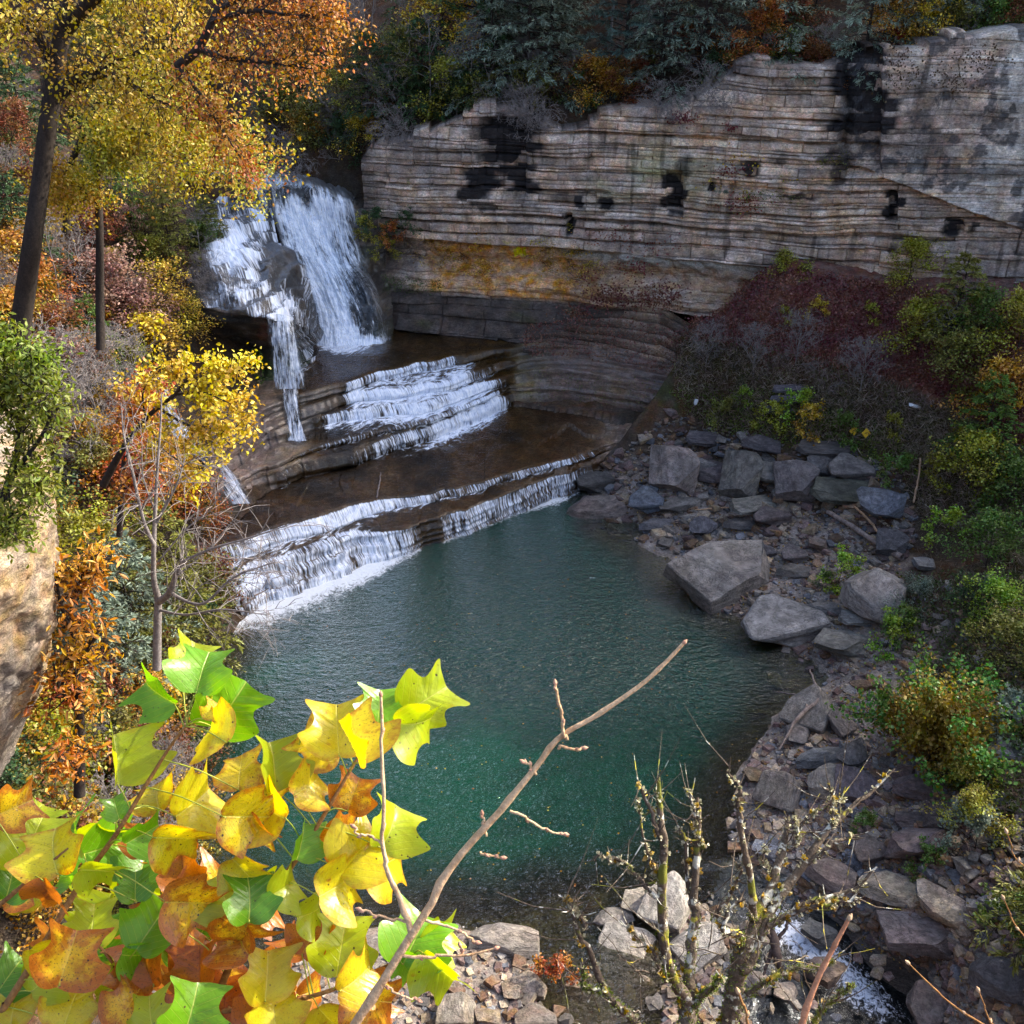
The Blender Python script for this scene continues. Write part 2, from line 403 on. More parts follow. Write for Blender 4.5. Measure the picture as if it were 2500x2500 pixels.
# ------------------------------------------------------------------ ground sheet
def build_ground():
    xs = np.concatenate([np.linspace(-260, -75, 24)[:-1], np.linspace(-75, -32, 120)[:-1], np.linspace(-32, 42, 440)[:-1], np.linspace(42, 75, 60)[:-1], np.linspace(75, 260, 24)])
    ys = np.concatenate([np.linspace(-200, -15, 20)[:-1], np.linspace(-15, 12, 60)[:-1], np.linspace(12, 76, 420)[:-1], np.linspace(76, 130, 90)[:-1], np.linspace(130, 420, 28)])
    X, Y = np.meshgrid(xs, ys)
    Hh = hfull(X, Y)
    far = np.maximum(np.maximum(np.abs(X) - 75, Y - 130), 0)
    Hh = np.where(far > 0, np.minimum(Hh, 60) + 0.12 * far, Hh)
    rough = fbm(X * 3, Y * 3, 0, 3, 31) * 0.06
    Hh = Hh + rough
    V = np.stack([X, Y, Hh], -1).reshape(-1, 3)
    x, y, h = V[:, 0], V[:, 1], V[:, 2]
    n = fbm(x * .5, y * .5, 0, 4, 41); n2 = fbm(x * 1.9, y * 1.9, 0, 3, 42)
    litter = np.array([0.085, 0.05, 0.03]); soil = np.array([0.055, 0.042, 0.03]); gravel = np.array([0.24, 0.20, 0.17]); bed = np.array([0.20, 0.17, 0.09])
    green = np.array([0.045, 0.06, 0.02]); red = np.array([0.17, 0.085, 0.065]); rock = np.array([.15, .12, .095])
    c = lerp(litter, soil, sstep(-.3, .4, n)[:, None])
    px, py = proj(x, y, h)
    # rubble bank
    g = sstep(2.6, 1.4, h + n * 1.2) * (x > -12.5)
    c = lerp(c, gravel * (1 + .3 * n2)[:, None], g[:, None])
    # talus: red brown creepers above, dull green-brown below
    tl = (x > 1) * (y < Yc(x) + 1) * sstep(3.2, 4.5, h)
    rr = sstep(6.5, 9.0, h + n * 1.5) * tl
    c = lerp(c, red, rr[:, None]); c = lerp(c, lerp(litter, green, sstep(-.2, .5, n2)[:, None]) * .9, ((tl * (1 - rr)))[:, None] * .8)
    c = lerp(c, bed * (1 + .35 * n)[:, None], sstep(0.05, -0.25, h)[:, None])
    c = lerp(c, np.array([.05, .1, .07]), (sstep(-1.2, -2.6, h) * (py < 1640))[:, None]); c = lerp(c, np.array([.11, .10, .09]), (sstep(-.1, -.5, h) * (py > 1640))[:, None])
    steep = np.hypot(*[np.gradient(Hh, axis=k) for k in (0, 1)]).ravel()
    me = mesh_np("ground", V, grid_faces(len(ys), len(xs)), {"Col": c})
    return me
M_GROUND = mat_rock("ground_soil", strata=0.3, rough=0.95, bump=0.5, spec=0.15, scale=1.6)
tag(link("ground", build_ground(), M_GROUND), "gorge floor and wooded banks of soil, leaf litter and gravel", "ground", kind="structure")

# ------------------------------------------------------------------ bedrock ledges (loft)
XS = np.arange(384, 1346, 1.15)
def yfun(v, xs=XS):
    v = np.array(v, float); return np.interp(xs, v[:, 0], v[:, 1])
# world curves for every row; jag = irregular crest in world metres
def wrow(vp, z, jagamp=0.35, seed=0):
    y = yfun(vp)
    P = atz(XS, y, np.full_like(XS, z))
    s = np.concatenate([[0], np.cumsum(np.linalg.norm(np.diff(P, axis=0), axis=1))])
    j = fbm(s * .45, seed * 3.1, 0, 4, 60 + seed, 0.6) * jagamp + 0.16 * np.round(vn(s * .9, seed, 0, 61) * 1.5) * sstep(.0, .5, vn(s * .13, seed * 5, 0, 62) + .4)
    P[:, :2] += j[:, None] * U_
    return P, s
WL = lambda a, b, x0, x1: lerp(a, b, sstep(x0, x1, XS))
rows = []   # (P, riser flag, name)
def deep(P, vp, off):
    # right of the cascade the beds climb steeply: rows set by depth instead of level
    k = sstep(960, 1015, XS)[:, None]; Dp = 61 + (XS - 1050) * -.0115 + off
    Q = aty(XS, yfun(vp), Dp); s_ = np.arange(len(XS)) * .035
    Q[:, :2] += (.16 * fbm(s_ * .9, off * 3.3, 0, 3, 640))[:, None] * U_
    return lerp(P, Q, k)
def up(P, run, dz):
    Q = P.copy(); Q[:, :2] += np.asarray(run)[..., None] * U_ if np.ndim(run) else run * U_
    Q[:, 2] += dz; return Q
r1, s1 = wrow(L1V, -0.05, .38, 1)
base = r1.copy(); base[:, 2] = -3.9; base[:, :2] -= 0.5 * U_
left = WL(1, 0, 640, 800)
r1c = up(r1, 0.28 + 1.5 * left, 1.5)
ra, _ = wrow(F1aV, 1.62, .3, 2)
dza = 0.42 + 0.35 * left
rac = up(ra, 0.14 + 0.5 * left, dza)
rb, _ = wrow(F2bV, 2.66, .35, 3)
rbc = up(rb, 0.25 + 0 * left, 0.92)
ra2, _ = wrow(F2aV, 3.72, .25, 4)
ra2c = up(ra2, 0.12 + 0 * left, 0.3)
rc3, _ = wrow(F3cV, 4.08, .3, 5); rc3 = deep(rc3, F3cV, 1.0)
rc3c = up(rc3, 0.3 + 0 * left, 0.62)
rb3, _ = wrow(F3bV, 4.75, .3, 6); rb3 = deep(rb3, F3bV, 2.0)
rb3c = up(rb3, 0.3 + 0 * left, 0.6)
ra3, _ = wrow(F3aV, 5.38, .25, 7); ra3 = deep(ra3, F3aV, 3.0)
ra3c = up(ra3, 0.22 + 0 * left, 0.6)
END1 = [(384, 850), (430, 780), (500, 730), (560, 690), (600, 655), (640, 640), (700, 632), (730, 630), (850, 637), (950, 642), (1050, 636), (1150, 654), (1250, 677), (1346, 697)]
re1 = deep(atz(XS, yfun(END1), 6.02 + 0 * XS), END1, 3.8)
re2 = up(re1, 3.0, 0.1); re3 = up(re1, 8.0, 0.2)
SEQ = [(base, 0), (r1, 1), (r1c, 0), (ra, 1), (rac, 0), (rb, 1), (rbc, 0), (ra2, 1), (ra2c, 0), (rc3, 1), (rc3c, 0), (rb3, 1), (rb3c, 0), (ra3, 1), (ra3c, 0), (re1, 0), (re2, 0), (re3, 0)]
# keep rows from crossing: each row at least a little upstream of the one before
for i in range(1, len(SEQ)):
    P0, P1 = SEQ[i - 1][0], SEQ[i][0]
    u0 = P0[:, :2] @ U_; u1 = P1[:, :2] @ U_
    fix = np.maximum(u0 + 0.05 - u1, 0)
    P1[:, :2] += fix[:, None] * U_
def loft():
    VV = []; T = []; RI = []; SEG = []
    for i in range(len(SEQ) - 1):
        P0, ris = SEQ[i]; P1, _ = SEQ[i + 1]
        n = 9 if ris and i else (14 if i in (4,) else 9)
        if i == 4: n = 34
        if i == 0: n = 5
        if i >= 14: n = 14
        if i == 1: n = 24
        for k in range(n):
            t = k / n
            if i == 1:
                q_ = t * 3; ti = math.floor(q_); tf = q_ - ti
                Q_ = lerp(P0, P1, t); zz_ = (ti + min(1, tf / .35)) / 3; hh_ = (ti + max(0, (tf - .35) / .65)) / 3
                S_ = lerp(P0, P1, hh_); S_[:, 2] = lerp(P0[:, 2], P1[:, 2], zz_) + .07 * vn(s1 * .9, k * .8, 0, 66)
                VV.append(lerp(Q_, S_, (left * .9)[:, None]))
            else: VV.append(lerp(P0, P1, t))
            RI.append(ris if i else 0); T.append(t); SEG.append(i)
    VV.append(SEQ[-1][0]); RI.append(0); T.append(0); SEG.append(len(SEQ) - 1)
    return np.array(VV), np.array(RI), np.array(T), np.array(SEG)
LV, LR, LT, LS = loft()
nr, ncol = LV.shape[:2]
# convex step profile on risers
ris = LR[:, None] * np.ones((1, ncol))
prof = np.where(LR == 1, (np.sin(np.pi * np.clip(LT, 0, 1))) * 1.0, 0)[:, None]
sx = np.broadcast_to(s1[None], (nr, ncol))
X0, Y0, Z0 = LV[..., 0], LV[..., 1], LV[..., 2]
bul = prof * (0.05 + 0.09 * vn(sx * .8, LS[:, None] * 3.3, 0, 70))
D_rock = fbm(X0 * 1.1, Y0 * 1.1, Z0 * 2.5, 4, 71)
RV = LV.copy()
RV[..., 0] -= bul * U_[0]; RV[..., 1] -= bul * U_[1]
tread = (LR == 0)[:, None] * np.sin(np.pi * LT)[:, None]
bigz = tread * (fbm(X0 * .5, Y0 * .5, 0, 3, 72) * 0.16)
RV[..., 2] += bigz + tread * 0.05 * D_rock
notch = (LR == 1)[:, None] * 0.13 * (vn(sx * .25, Z0 * 6.0 + 4 * vn(sx * .12, 2.2, 0, 3), 0, 73))
RV[..., 0] += notch * U_[0]; RV[..., 1] += notch * U_[1]
# thin broken strata lines on the wide shelves outside the water
lay = np.round((fbm(X0 * .22, Y0 * .22, 0, 3, 77) * 5 + (X0 * U_[0] + Y0 * U_[1]) * .35) * 1.0) / 5.0
dry = np.maximum(sstep(560, 470, XS), sstep(980, 1080, XS))[None]
RV[..., 2] += tread * 0.10 * np.sin(lay * 9) * (0.4 + dry)
c_brown = np.array([.24, .175, .11]); c_dark = np.array([.07, .058, .05]); c_grey = np.array([.21, .165, .14]); c_olive = np.array([.22, .17, .07])
nn = fbm(X0 * .4, Y0 * .4, 0, 4, 74); n3 = fbm(X0 * 2, Y0 * 2, Z0 * 6, 3, 75)
C = lerp(c_brown, c_dark, sstep(-.15, .5, nn)[..., None])
C = lerp(C, c_olive, (sstep(.0, .5, fbm(X0 * .3, Y0 * .3, 3, 3, 76)) * .6)[..., None])
C = lerp(C, c_dark * 1.1, (LR[:, None] * 0.55 * np.ones((1, ncol)))[..., None])
C = lerp(C, c_grey * np.array([1.0, .82, .80]), (dry * .55 * np.ones_like(nn))[..., None])
C = C * (1 + .5 * n3)[..., None]
M_LEDGE = mat_rock("wet_bedrock", strata=0.7, rough=0.55, bump=0.55, wet=True, spec=0.4, scale=1.3)
# the two banks' ends of the loft dip under the ground
endd = np.maximum(sstep(404, 386, XS), sstep(1300, 1345, XS))[None]
RV[..., 2] -= endd * 1.2
RVf = RV.reshape(-1, 3)
tag(link("rock_ledges", mesh_np("rock_ledges", RVf, grid_faces(nr, ncol), {"Col": np.clip(C, 0.01, 1).reshape(-1, 3)}), M_LEDGE),
    "stepped brown bedrock shelves under the cascade between pool and falls", "rock ledge", kind="structure")

def upper_ledges():
    xs = np.arange(960, 1400, 1.3)
    lo = np.interp(xs, [950, 1050, 1150, 1250, 1330, 1400], [650, 648, 668, 694, 728, 765])
    hi = np.interp(xs, [950, 1050, 1150, 1250, 1330, 1400], [606, 588, 580, 590, 640, 690])
    z0 = np.interp(xs, [846, 1250, 1400], [5.9, 5.2, 4.6]); K = 5; rws = []
    zt_ = np.interp(xs, [846, 950, 1100, 1250, 1400], [8.2, 8.8, 9.4, 9.0, 7.2])
    for k in range(K + 1):
        f = k / K; z = lerp(z0, zt_, f); y = lerp(lo, hi, f)
        P = aty(xs, y, 61 + (xs - 1050) * -.0115 + 3.4 + 1.9 * f)
        s_ = np.concatenate([[0], np.cumsum(np.linalg.norm(np.diff(P, axis=0), axis=1))])
        w_ = 1.0 + 1.4 * hash1(np.full(1, k), 3)[0]; bi = np.floor(s_ / w_ + .2 * vn(s_ * .8, k, 0, 8) + k * .37)
        j = .20 * fbm(s_ * .4, k * 4.7, 0, 3, 510) + .36 * (_h(bi, bi * 0 + k, bi * 0, 511) - .5)
        P[:, :2] += j[:, None] * U_; P[:, 2] += .04 * fbm(s_ * .3, k * 3.1, 0, 3, 512) + .12 * (_h(bi, bi * 0 + k, bi * 0, 513) - .5)
        rws.append((P, s_, bi))
    G_ = []; CC = []
    for k in range(K + 1):
        P, s_, bi = rws[k]
        dz = (rws[k + 1][0][:, 2] - P[:, 2]) if k < K else np.full(len(xs), .4)
        colr = lerp(np.array([.12, .085, .065]), np.array([.34, .245, .175]), (sstep(1080, 1240, xs) * (.4 + .6 * _h(bi, bi * 0 + k, bi * 0, 514)))[:, None]) * (.7 + .6 * _h(bi, bi * 0 + k, bi * 0, 515))[:, None]  # beds turn tan to the right, with a sunlit tone painted in
        base_ = P.copy()
        if k == 0: base_[:, 2] -= 1.6; G_.append(base_.copy()); CC.append(colr); base_ = P.copy()
        for t in (0, .15, .4, .7, .9, 1.0):
            q = base_.copy(); q[:, 2] += dz * t; q[:, :2] += (.10 * (t - .0) - .12 * math.sin(math.pi * t)) * U_ * (.6 + .8 * np.abs(vn(s_ * 1.1, k + t * 3, 0, 516)))[:, None]
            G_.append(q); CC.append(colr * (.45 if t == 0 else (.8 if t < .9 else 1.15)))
        if k < K:
            nx_ = rws[k + 1][0]; 
            for t in (.3, .6):
                q2 = lerp(q, nx_, t); q2[:, 2] = nx_[:, 2] + .05 * vn(s_ * 1.3, k * 5 + t, 0, 517); G_.append(q2); CC.append(colr * 1.1)
    for d in (1.2, 3.5): q = G_[-1].copy(); q[:, :2] += d * U_; q[:, 2] += .1; G_.append(q); CC.append(CC[-1])
    G_ = np.array(G_); CC = np.array(CC)
    e = np.maximum(sstep(1360, 1398, xs), sstep(972, 962, xs)); G_[..., 2] -= e[None] * 1.5
    CC = CC * (1 + .4 * fbm(G_[..., 0] * 2, G_[..., 1] * 2, G_[..., 2] * 5, 3, 518))[..., None]
    tag(link("upper_rock_ledges", mesh_np("upper_rock_ledges", G_.reshape(-1, 3), grid_faces(len(G_), len(xs)), {"Col": np.clip(CC, .01, 1).reshape(-1, 3)}, smooth=False), M_DRYLEDGE), "broken stepped strata curving up from the shelf to the foot of the cliff", "rock ledge", kind="structure")
M_DRYLEDGE = mat_rock("ledge_stone", strata=0.8, rough=0.8, bump=0.5, spec=0.3, scale=1.5)
upper_ledges()

# ------------------------------------------------------------------ water sheet over ledges
def mat_water_sheet(name, tint=(0.6, 0.5, 0.36), us=1.0, gr=0.12, gk=1.0):
    m, nt, out = newmat(name); N = NT(nt)
    uvv = N.attr("suv", "Vector"); alp = N.attr("alpha"); ris = N.attr("riser")
    foam = N.math('ADD', N.attr("foam"), N.math('MULTIPLY', N.math('SUBTRACT', N.noise(N.mapping(uvv, (1.1, .7, 1)), 1.0, 3, .6), .5), .35))
    st = N.noise(N.mapping(uvv, (7.5 * us, 0.55, 1)), 1.0, 5, 0.68)             # threads of falling water
    st3 = N.noise(N.mapping(uvv, (22 * us, 1.6, 1)), 1.0, 3, 0.6)
    ch = N.noise(N.mapping(uvv, (1.7, 2.6, 1)), 1.0, 6, 0.7, dist=0.8)       # churned foam
    a = N.math('ADD', N.math('MULTIPLY', st, 0.72), N.math('MULTIPLY', st3, 0.28))
    pat = N.n("Mix", {0: ris, 2: ch, 3: a}, data_type='FLOAT').outputs[0]
    thr = N.math('SUBTRACT', 0.88, N.math('MULTIPLY', foam, 0.56))
    f = N.n("MapRange", {0: N.math('SUBTRACT', pat, thr), 1: -0.05, 2: 0.15, 3: 0.0, 4: 1.0}, interpolation_type='SMOOTHSTEP').outputs[0]
    whitec = N.ramp(N.math('ADD', N.math('MULTIPLY', st3, .5), N.math('MULTIPLY', ch, .5)), [(0.34, (0.30, 0.38, 0.54)), (0.50, (0.72, 0.78, 0.88)), (0.60, (0.93, 0.95, 0.97))])  # blue-grey low end paints shadows into the white water
    wh = N.n("BsdfPrincipled", {"Base Color": whitec, "Roughness": 0.6, "Specular IOR Level": 0.3})
    whb = N.n("Bump", {"Height": pat, "Strength": 0.7, "Distance": 0.12}); N.link(whb.outputs[0], wh.inputs["Normal"])
    pos = N.n("NewGeometry").outputs["Position"]
    rip = N.noise(N.mapping(pos, (1, 1.5, .3)), 2.6, 4, 0.6, dist=0.6)
    bp = N.n("Bump", {"Height": rip, "Strength": 0.7, "Distance": 0.12})
    gl = N.n("BsdfGlossy", {"Color": (0.9, 0.95, 1.0, 1), "Roughness": gr}); N.link(bp.outputs[0], gl.inputs["Normal"])
    tr = N.n("BsdfTransparent", {"Color": (*tint, 1)})
    fr = N.n("Fresnel", {0: 1.36}); N.link(bp.outputs[0], fr.inputs["Normal"])
    w = N.n("MixShader", {0: N.math('MULTIPLY', fr.outputs[0], gk, clamp=True), 1: tr.outputs[0], 2: gl.outputs[0]})
    mx = N.n("MixShader", {0: f, 1: w.outputs[0], 2: wh.outputs[0]})
    clear = N.n("BsdfTransparent", {"Color": (1, 1, 1, 1)})
    fin = N.n("MixShader", {0: alp, 1: clear.outputs[0], 2: mx.outputs[0]})
    N.link(fin.outputs[0], out.inputs[0])
    return m
M_SHEET = mat_water_sheet("falling_water")
WV = RV.copy()
WV[..., 2] += 0.03 + 0.03 * (LR == 0)[:, None]
off = (LR == 1)[:, None] * (0.10 + 0.05 * vn(sx * 2.2, 0.3, 0, 81))
# water leaps clear of the lip
leap = (LR == 1)[:, None] * np.sin(np.pi * np.clip(LT, 0, 1))[:, None] * 0.10
WV[..., 0] -= (off + leap) * U_[0]; WV[..., 1] -= (off + leap) * U_[1]
def band(pts):  # piecewise density along V x
    p = np.array(pts, float); return np.interp(XS, p[:, 0], p[:, 1])
NZ = lambda k, f=.35: fbm(s1 * f, k, 0, 3, 90)
dens = {   # riser segment index -> foam density along x
 1: band([(384, .75), (700, .86), (760, .80), (790, .70), (800, .15), (828, .12), (836, .72), (960, .74), (1080, .70), (1125, .5), (1140, 0), (1346, 0)]),
 3: band([(384, .8), (590, .86), (720, .88), (870, .70), (1100, .68), (1140, .3), (1150, 0), (1346, 0)]),
 5: band([(384, 0), (520, .0), (530, .5), (548, .5), (556, .1), (590, .30), (650, .5), (740, .7), (850, .9), (930, .95), (962, .6), (972, 0), (1346, 0)]),
 7: band([(384, 0), (545, 0), (565, .5), (640, .6), (760, .6), (850, .75), (935, .9), (966, .3), (970, 0), (1346, 0)]),
 9: band([(384, 0), (590, 0), (620, .8), (680, .9), (860, .98), (920, .9), (966, .35), (975, 0), (1346, 0)]),
 11: band([(384, 0), (640, 0), (655, .85), (700, .98), (860, .97), (930, .6), (968, .3), (975, 0), (1346, 0)]),
 13: band([(384, 0), (640, 0), (652, .8), (740, .8), (855, .75), (870, .25), (940, .25), (958, .1), (975, 0), (1346, 0)]),
}
foam = np.zeros((nr, ncol)); 
seg_len = {}
cum = np.zeros((nr, ncol))
cum[1:] = np.cumsum(np.linalg.norm(np.diff(RV, axis=0), axis=2), axis=0)
for r in range(nr):
    i = LS[r]; t = LT[r]
    if i in dens: foam[r] = dens[i] + 0.0 * t
    else:
        # treads: foam kicked out just below the riser above (segment i+1), fading downstream
        rowtop = np.argmax(LS == i + 1) if (LS == i + 1).any() else nr - 1
        dist = cum[rowtop] - cum[r]
        if i + 1 in dens:
            L = {1: .5, 3: .5, 5: 1.0, 7: .5, 9: 1.1, 11: .7, 13: .5}[i + 1]
            L = L * (0.8 + 1.7 * dens[i + 1] ** 2)
            foam[r] = (dens[i + 1] * 1.12) * np.exp(-(np.maximum(dist, 0) / np.maximum(L, .05)) ** 1.3)
            if i in (2,): foam[r] = np.maximum(foam[r], .62 * sstep(770, 690, XS))
            if i in (10, 12): foam[r] = np.maximum(foam[r], .82 * sstep(640, 680, XS) * sstep(930, 880, XS))
            if i == 8: foam[r] = np.maximum(foam[r], .0)
        else:
            foam[r] = 0
foam *= (1 + .22 * fbm(sx * .9, cum * .8, 0, 3, 95))
# plunge-pool foam where the falls land and where the side fall lands
Vx, Vy = proj(RV[..., 0], RV[..., 1], RV[..., 2])
def blob(cx, cy, rx, ry, p=2.0): return np.exp(-(((Vx - cx) / rx) ** 2 + ((Vy - cy) / ry) ** 2) ** (p / 2))
zc = (LS >= 14)[:, None]
foam = np.where(zc, np.maximum(foam, np.maximum(1.15 * blob(650, 655, 62, 20), np.maximum(.8 * blob(700, 640, 50, 12), .72 * blob(560, 700, 45, 34)))), foam)
foam = np.maximum(foam, 0.78 * blob(562, 826, 30, 16))
foam = np.maximum(foam, 0.6 * blob(555, 775, 18, 50))
foam = np.maximum(foam, 0.66 * blob(450, 955, 24, 20)); foam = np.maximum(foam, 0.5 * blob(452, 1000, 30, 14))
foam = np.maximum(foam, 0.40 * blob(960, 855, 60, 4)); foam = np.maximum(foam, .35 * blob(1010, 845, 50, 3))
alpha = np.ones((nr, ncol))
wetx = np.array([np.interp(r, [0, 1], [0, 1]) for r in range(1)])
xl = {0: (388, 1140), 4: (400, 1290), 6: (555, 970), 8: (570, 972), 10: (600, 972), 12: (620, 975), 14: (545, 960)}
for r in range(nr):
    i = LS[r]
    if i in dens:
        alpha[r] = sstep(0.02, .12, dens[i] + .08 * NZ(i, 1.5))
    elif i in (1, 2, 3): alpha[r] = sstep(384, 400, XS) * sstep(1150, 1120, XS)
    elif i == 0: alpha[r] = 0
    elif i == 4: alpha[r] = sstep(400, 430, XS) * sstep(1180, 1080, XS + 30 * NZ(4, .5))
    elif i in (5, 6, 7, 8, 9, 10, 11, 12, 13): alpha[r] = sstep(560, 600, XS + 20 * NZ(i)) * sstep(985, 965, XS)
    else:
        alpha[r] = sstep(530, 560, XS) * sstep(1010, 950, XS + 30 * NZ(7, .5) + (14 * (i >= 15)) * 0)
alpha = np.maximum(alpha, sstep(.3, .45, foam))
WVf = WV.reshape(-1, 3)
suv = np.stack([sx, cum], -1).reshape(-1, 2)
keep = alpha.ravel() > 0.01
F = grid_faces(nr, ncol); F = F[keep[F].any(1)]
at = {"foam": foam.ravel(), "alpha": alpha.ravel(), "riser": ris.ravel(), "suv": suv}
me = mesh_np("cascade_water", WVf, F, at)
tag(link("cascade_water", me, M_SHEET), "white water sliding over the brown rock ledges into the green pool", "cascade", kind="structure")

# ------------------------------------------------------------------ pool
def mat_pool():
    m, nt, out = newmat("pool_water"); N = NT(nt)
    pos = N.n("NewGeometry").outputs["Position"]
    turb = N.attr("turb"); foam = N.attr("foam"); rp = N.attr("rip")
    n1 = N.noise(N.mapping(pos, (1.0, 1.9, 1)), 1.15, 3, 0.55, dist=0.5)
    n2 = N.noise(N.mapping(pos, (1.0, 1.7, 1)), 3.4, 3, 0.6, dist=0.6)
    n3 = N.noise(pos, 9.0, 2, 0.5)
    hgt_ = N.math('ADD', N.math('MULTIPLY', n1, 0.50), N.math('ADD', N.math('MULTIPLY', n2, 0.42), N.math('MULTIPLY', n3, 0.10)))
    bp = N.n("Bump", {"Height": hgt_, "Strength": N.math('MULTIPLY', rp, 1.0), "Distance": 1.3})
    body = N.n("BsdfDiffuse", {"Color": N.mix(N.noise(pos, .12, 2), (0.0001, 0.024, 0.014), (0.0002, 0.042, 0.024))})
    tr = N.n("BsdfTransparent", {"Color": (0.62, 0.66, 0.42, 1)})
    mix1 = N.n("MixShader", {0: turb, 1: tr.outputs[0], 2: body.outputs[0]})
    gl = N.n("BsdfGlossy", {"Color": (1, 1, 1, 1), "Roughness": 0.04}); N.link(bp.outputs[0], gl.inputs["Normal"])
    fr = N.n("Fresnel", {0: 1.55}); N.link(bp.outputs[0], fr.inputs["Normal"])
    mix2 = N.n("MixShader", {0: fr.outputs[0], 1: mix1.outputs[0], 2: gl.outputs[0]})
    ch = N.noise(N.mapping(pos, (1, 1, 1)), 2.6, 8, 0.8, dist=1.6)
    f = N.n("MapRange", {0: N.math('SUBTRACT', ch, N.math('SUBTRACT', 0.86, N.math('MULTIPLY', foam, 0.72))), 1: -0.02, 2: 0.20, 3: 0.0, 4: 1.0}, interpolation_type='SMOOTHSTEP').outputs[0]
    wh = N.n("BsdfPrincipled", {"Base Color": (0.86, 0.9, 0.93, 1), "Roughness": 0.6})
    whb = N.n("Bump", {"Height": ch, "Strength": 0.8, "Distance": 0.15}); N.link(whb.outputs[0], wh.inputs["Normal"])
    mix3 = N.n("MixShader", {0: f, 1: mix2.outputs[0], 2: wh.outputs[0]})
    N.link(mix3.outputs[0], out.inputs[0])
    return m
def build_pool():
    xs = np.linspace(-20, 16, 240); ys = np.linspace(8, 60, 340)
    X, Y = np.meshgrid(xs, ys)
    dep = -hlook(X, Y) * (dline('1', X, Y) < 1.0)
    dep = np.where(dline('1', X, Y) > 0.3, 1.5, dep)
    turb = sstep(0.25, 2.1, dep + .25 * fbm(X * .3, Y * .3, 0, 3, 14))
    d1 = -dline('1', X, Y); 
    a = X * A_[0] + Y * A_[1]
    px, py = proj(X, Y, 0 * X)
    den = np.interp(px, [390, 500, 640, 700, 790, 800, 830, 840, 960, 1080, 1100], [.85, 1.0, 1.0, .95, .75, .35, .35, .75, .75, .85, .5])
    Lr = np.interp(px, [390, 500, 620, 700, 790, 840, 1080], [2.2, 3.0, 3.2, 2.4, 1.0, .6, .9])
    foam = den * np.exp(-(np.maximum(d1, 0) / Lr) ** 1.4) * (px < 1100) * (d1 > -1) * 0.98 * (1 + .3 * fbm(X * .7, Y * .7, 0, 3, 33))
    foam = np.maximum(foam, .47 * np.exp(-(((px - 1120) / 50) ** 2 + ((py - 1090) / 7) ** 2)))
    rip = 0.55 + .95 * sstep(1250, 1600, py) + .3 * np.exp(-np.maximum(d1, 0) / 5)
    # the outlet runs over rocks at lower right: ends there
    Z = np.zeros_like(X)
    V = np.stack([X, Y, Z], -1).reshape(-1, 3)
    F = grid_faces(len(ys), len(xs))
    keep = (dline('1', X, Y) < 2.0).ravel() & (py.ravel() < 1e5) 
    # outlet region handled by stream
    cut = (px > np.interp(py, [1610, 1640, 1750, 1932, 2100], [1380, 1372, 1320, 1290, 1280])).ravel() & (py.ravel() > 1620)
    F = F[(keep & ~cut)[F].all(1)]
    return mesh_np("pool_water", V, F, {"turb": turb.ravel(), "foam": foam.ravel(), "rip": rip.ravel()})
M_POOL = mat_pool()
tag(link("pool_water", build_pool(), M_POOL), "deep green plunge pool with fine ripples", "pool", kind="structure")

# outlet stream: runs from the pool's lip down to the lower right corner
def build_stream():
    c0 = np.array([W(1390, 1610, 0.0), W(1420, 1680, -.05), W(1470, 1735, -.3), W(1530, 1780, -.6), W(1600, 1850, -1.0), W(1690, 1925, -1.5), W(1800, 2010, -2.1)])
    cpts = resample(c0, 160)
    wl = np.interp(np.arange(160), [0, 30, 60, 159], [1.2, 3.4, 4.4, 4.6]); wr = np.interp(np.arange(160), [0, 40, 80, 159], [1.4, 1.9, 2.2, 2.4])
    tg = np.gradient(cpts[:, :2], axis=0); tg /= np.linalg.norm(tg, axis=1, keepdims=True)
    nrm = np.stack([-tg[:, 1], tg[:, 0]], -1)   # to the left of flow (towards +x?)
    vs = np.linspace(-1, 1, 70)
    P = np.zeros((160, 70, 3))
    for j, v in enumerate(vs):
        wv = np.where(v < 0, wl * -v, wr * v) 
        P[:, j, :2] = cpts[:, :2] + nrm * (np.sign(v) * wv)[:, None]
        P[:, j, 2] = cpts[:, 2]
    X, Y, Z = P[..., 0], P[..., 1], P[..., 2]
    s = np.broadcast_to(np.linspace(0, 1, 160)[:, None], Z.shape)
    P[..., 2] += 0.10 * fbm(X * 1.2, Y * 1.2, 0, 3, 21) * sstep(.1, .3, s) + .02
    px, py = proj(X, Y, Z)
    def bl(cx, cy, rx, ry, ang=0):
        dx, dy = px - cx, py - cy; c, s_ = math.cos(ang), math.sin(ang)
        return np.exp(-(((dx * c + dy * s_) / rx) ** 2 + ((-dx * s_ + dy * c) / ry) ** 2))
    foam = 0.34 * sstep(.1, .3, s) + .46 * bl(1460, 1742, 80, 34, .6) + .46 * bl(1560, 1810, 100, 34, .7) + .38 * bl(1650, 1890, 90, 34, .75) + .55 * bl(1365, 1830, 14, 30) + .5 * bl(1270, 1830, 14, 28)
    cum_ = np.broadcast_to((np.linspace(0, 22, 160))[:, None], Z.shape)
    su = np.stack([np.broadcast_to(vs[None] * 11, Z.shape), cum_ * 1.0], -1)
    edge = sstep(1.0, .9, np.abs(vs))[None] * np.ones_like(Z) * sstep(0, .05, s)
    return mesh_np("stream_water", P.reshape(-1, 3), grid_faces(160, 70)[:, ::-1], {"foam": foam.ravel(), "alpha": edge.ravel(), "riser": 0 * foam.ravel(), "suv": su.reshape(-1, 2)})
M_STREAM = mat_water_sheet("stream_water", tint=(0.55, 0.6, 0.62))
tag(link("stream_water", build_stream(), M_STREAM), "shallow stream leaving the pool in white riffles between the rocks", "stream", kind="structure")
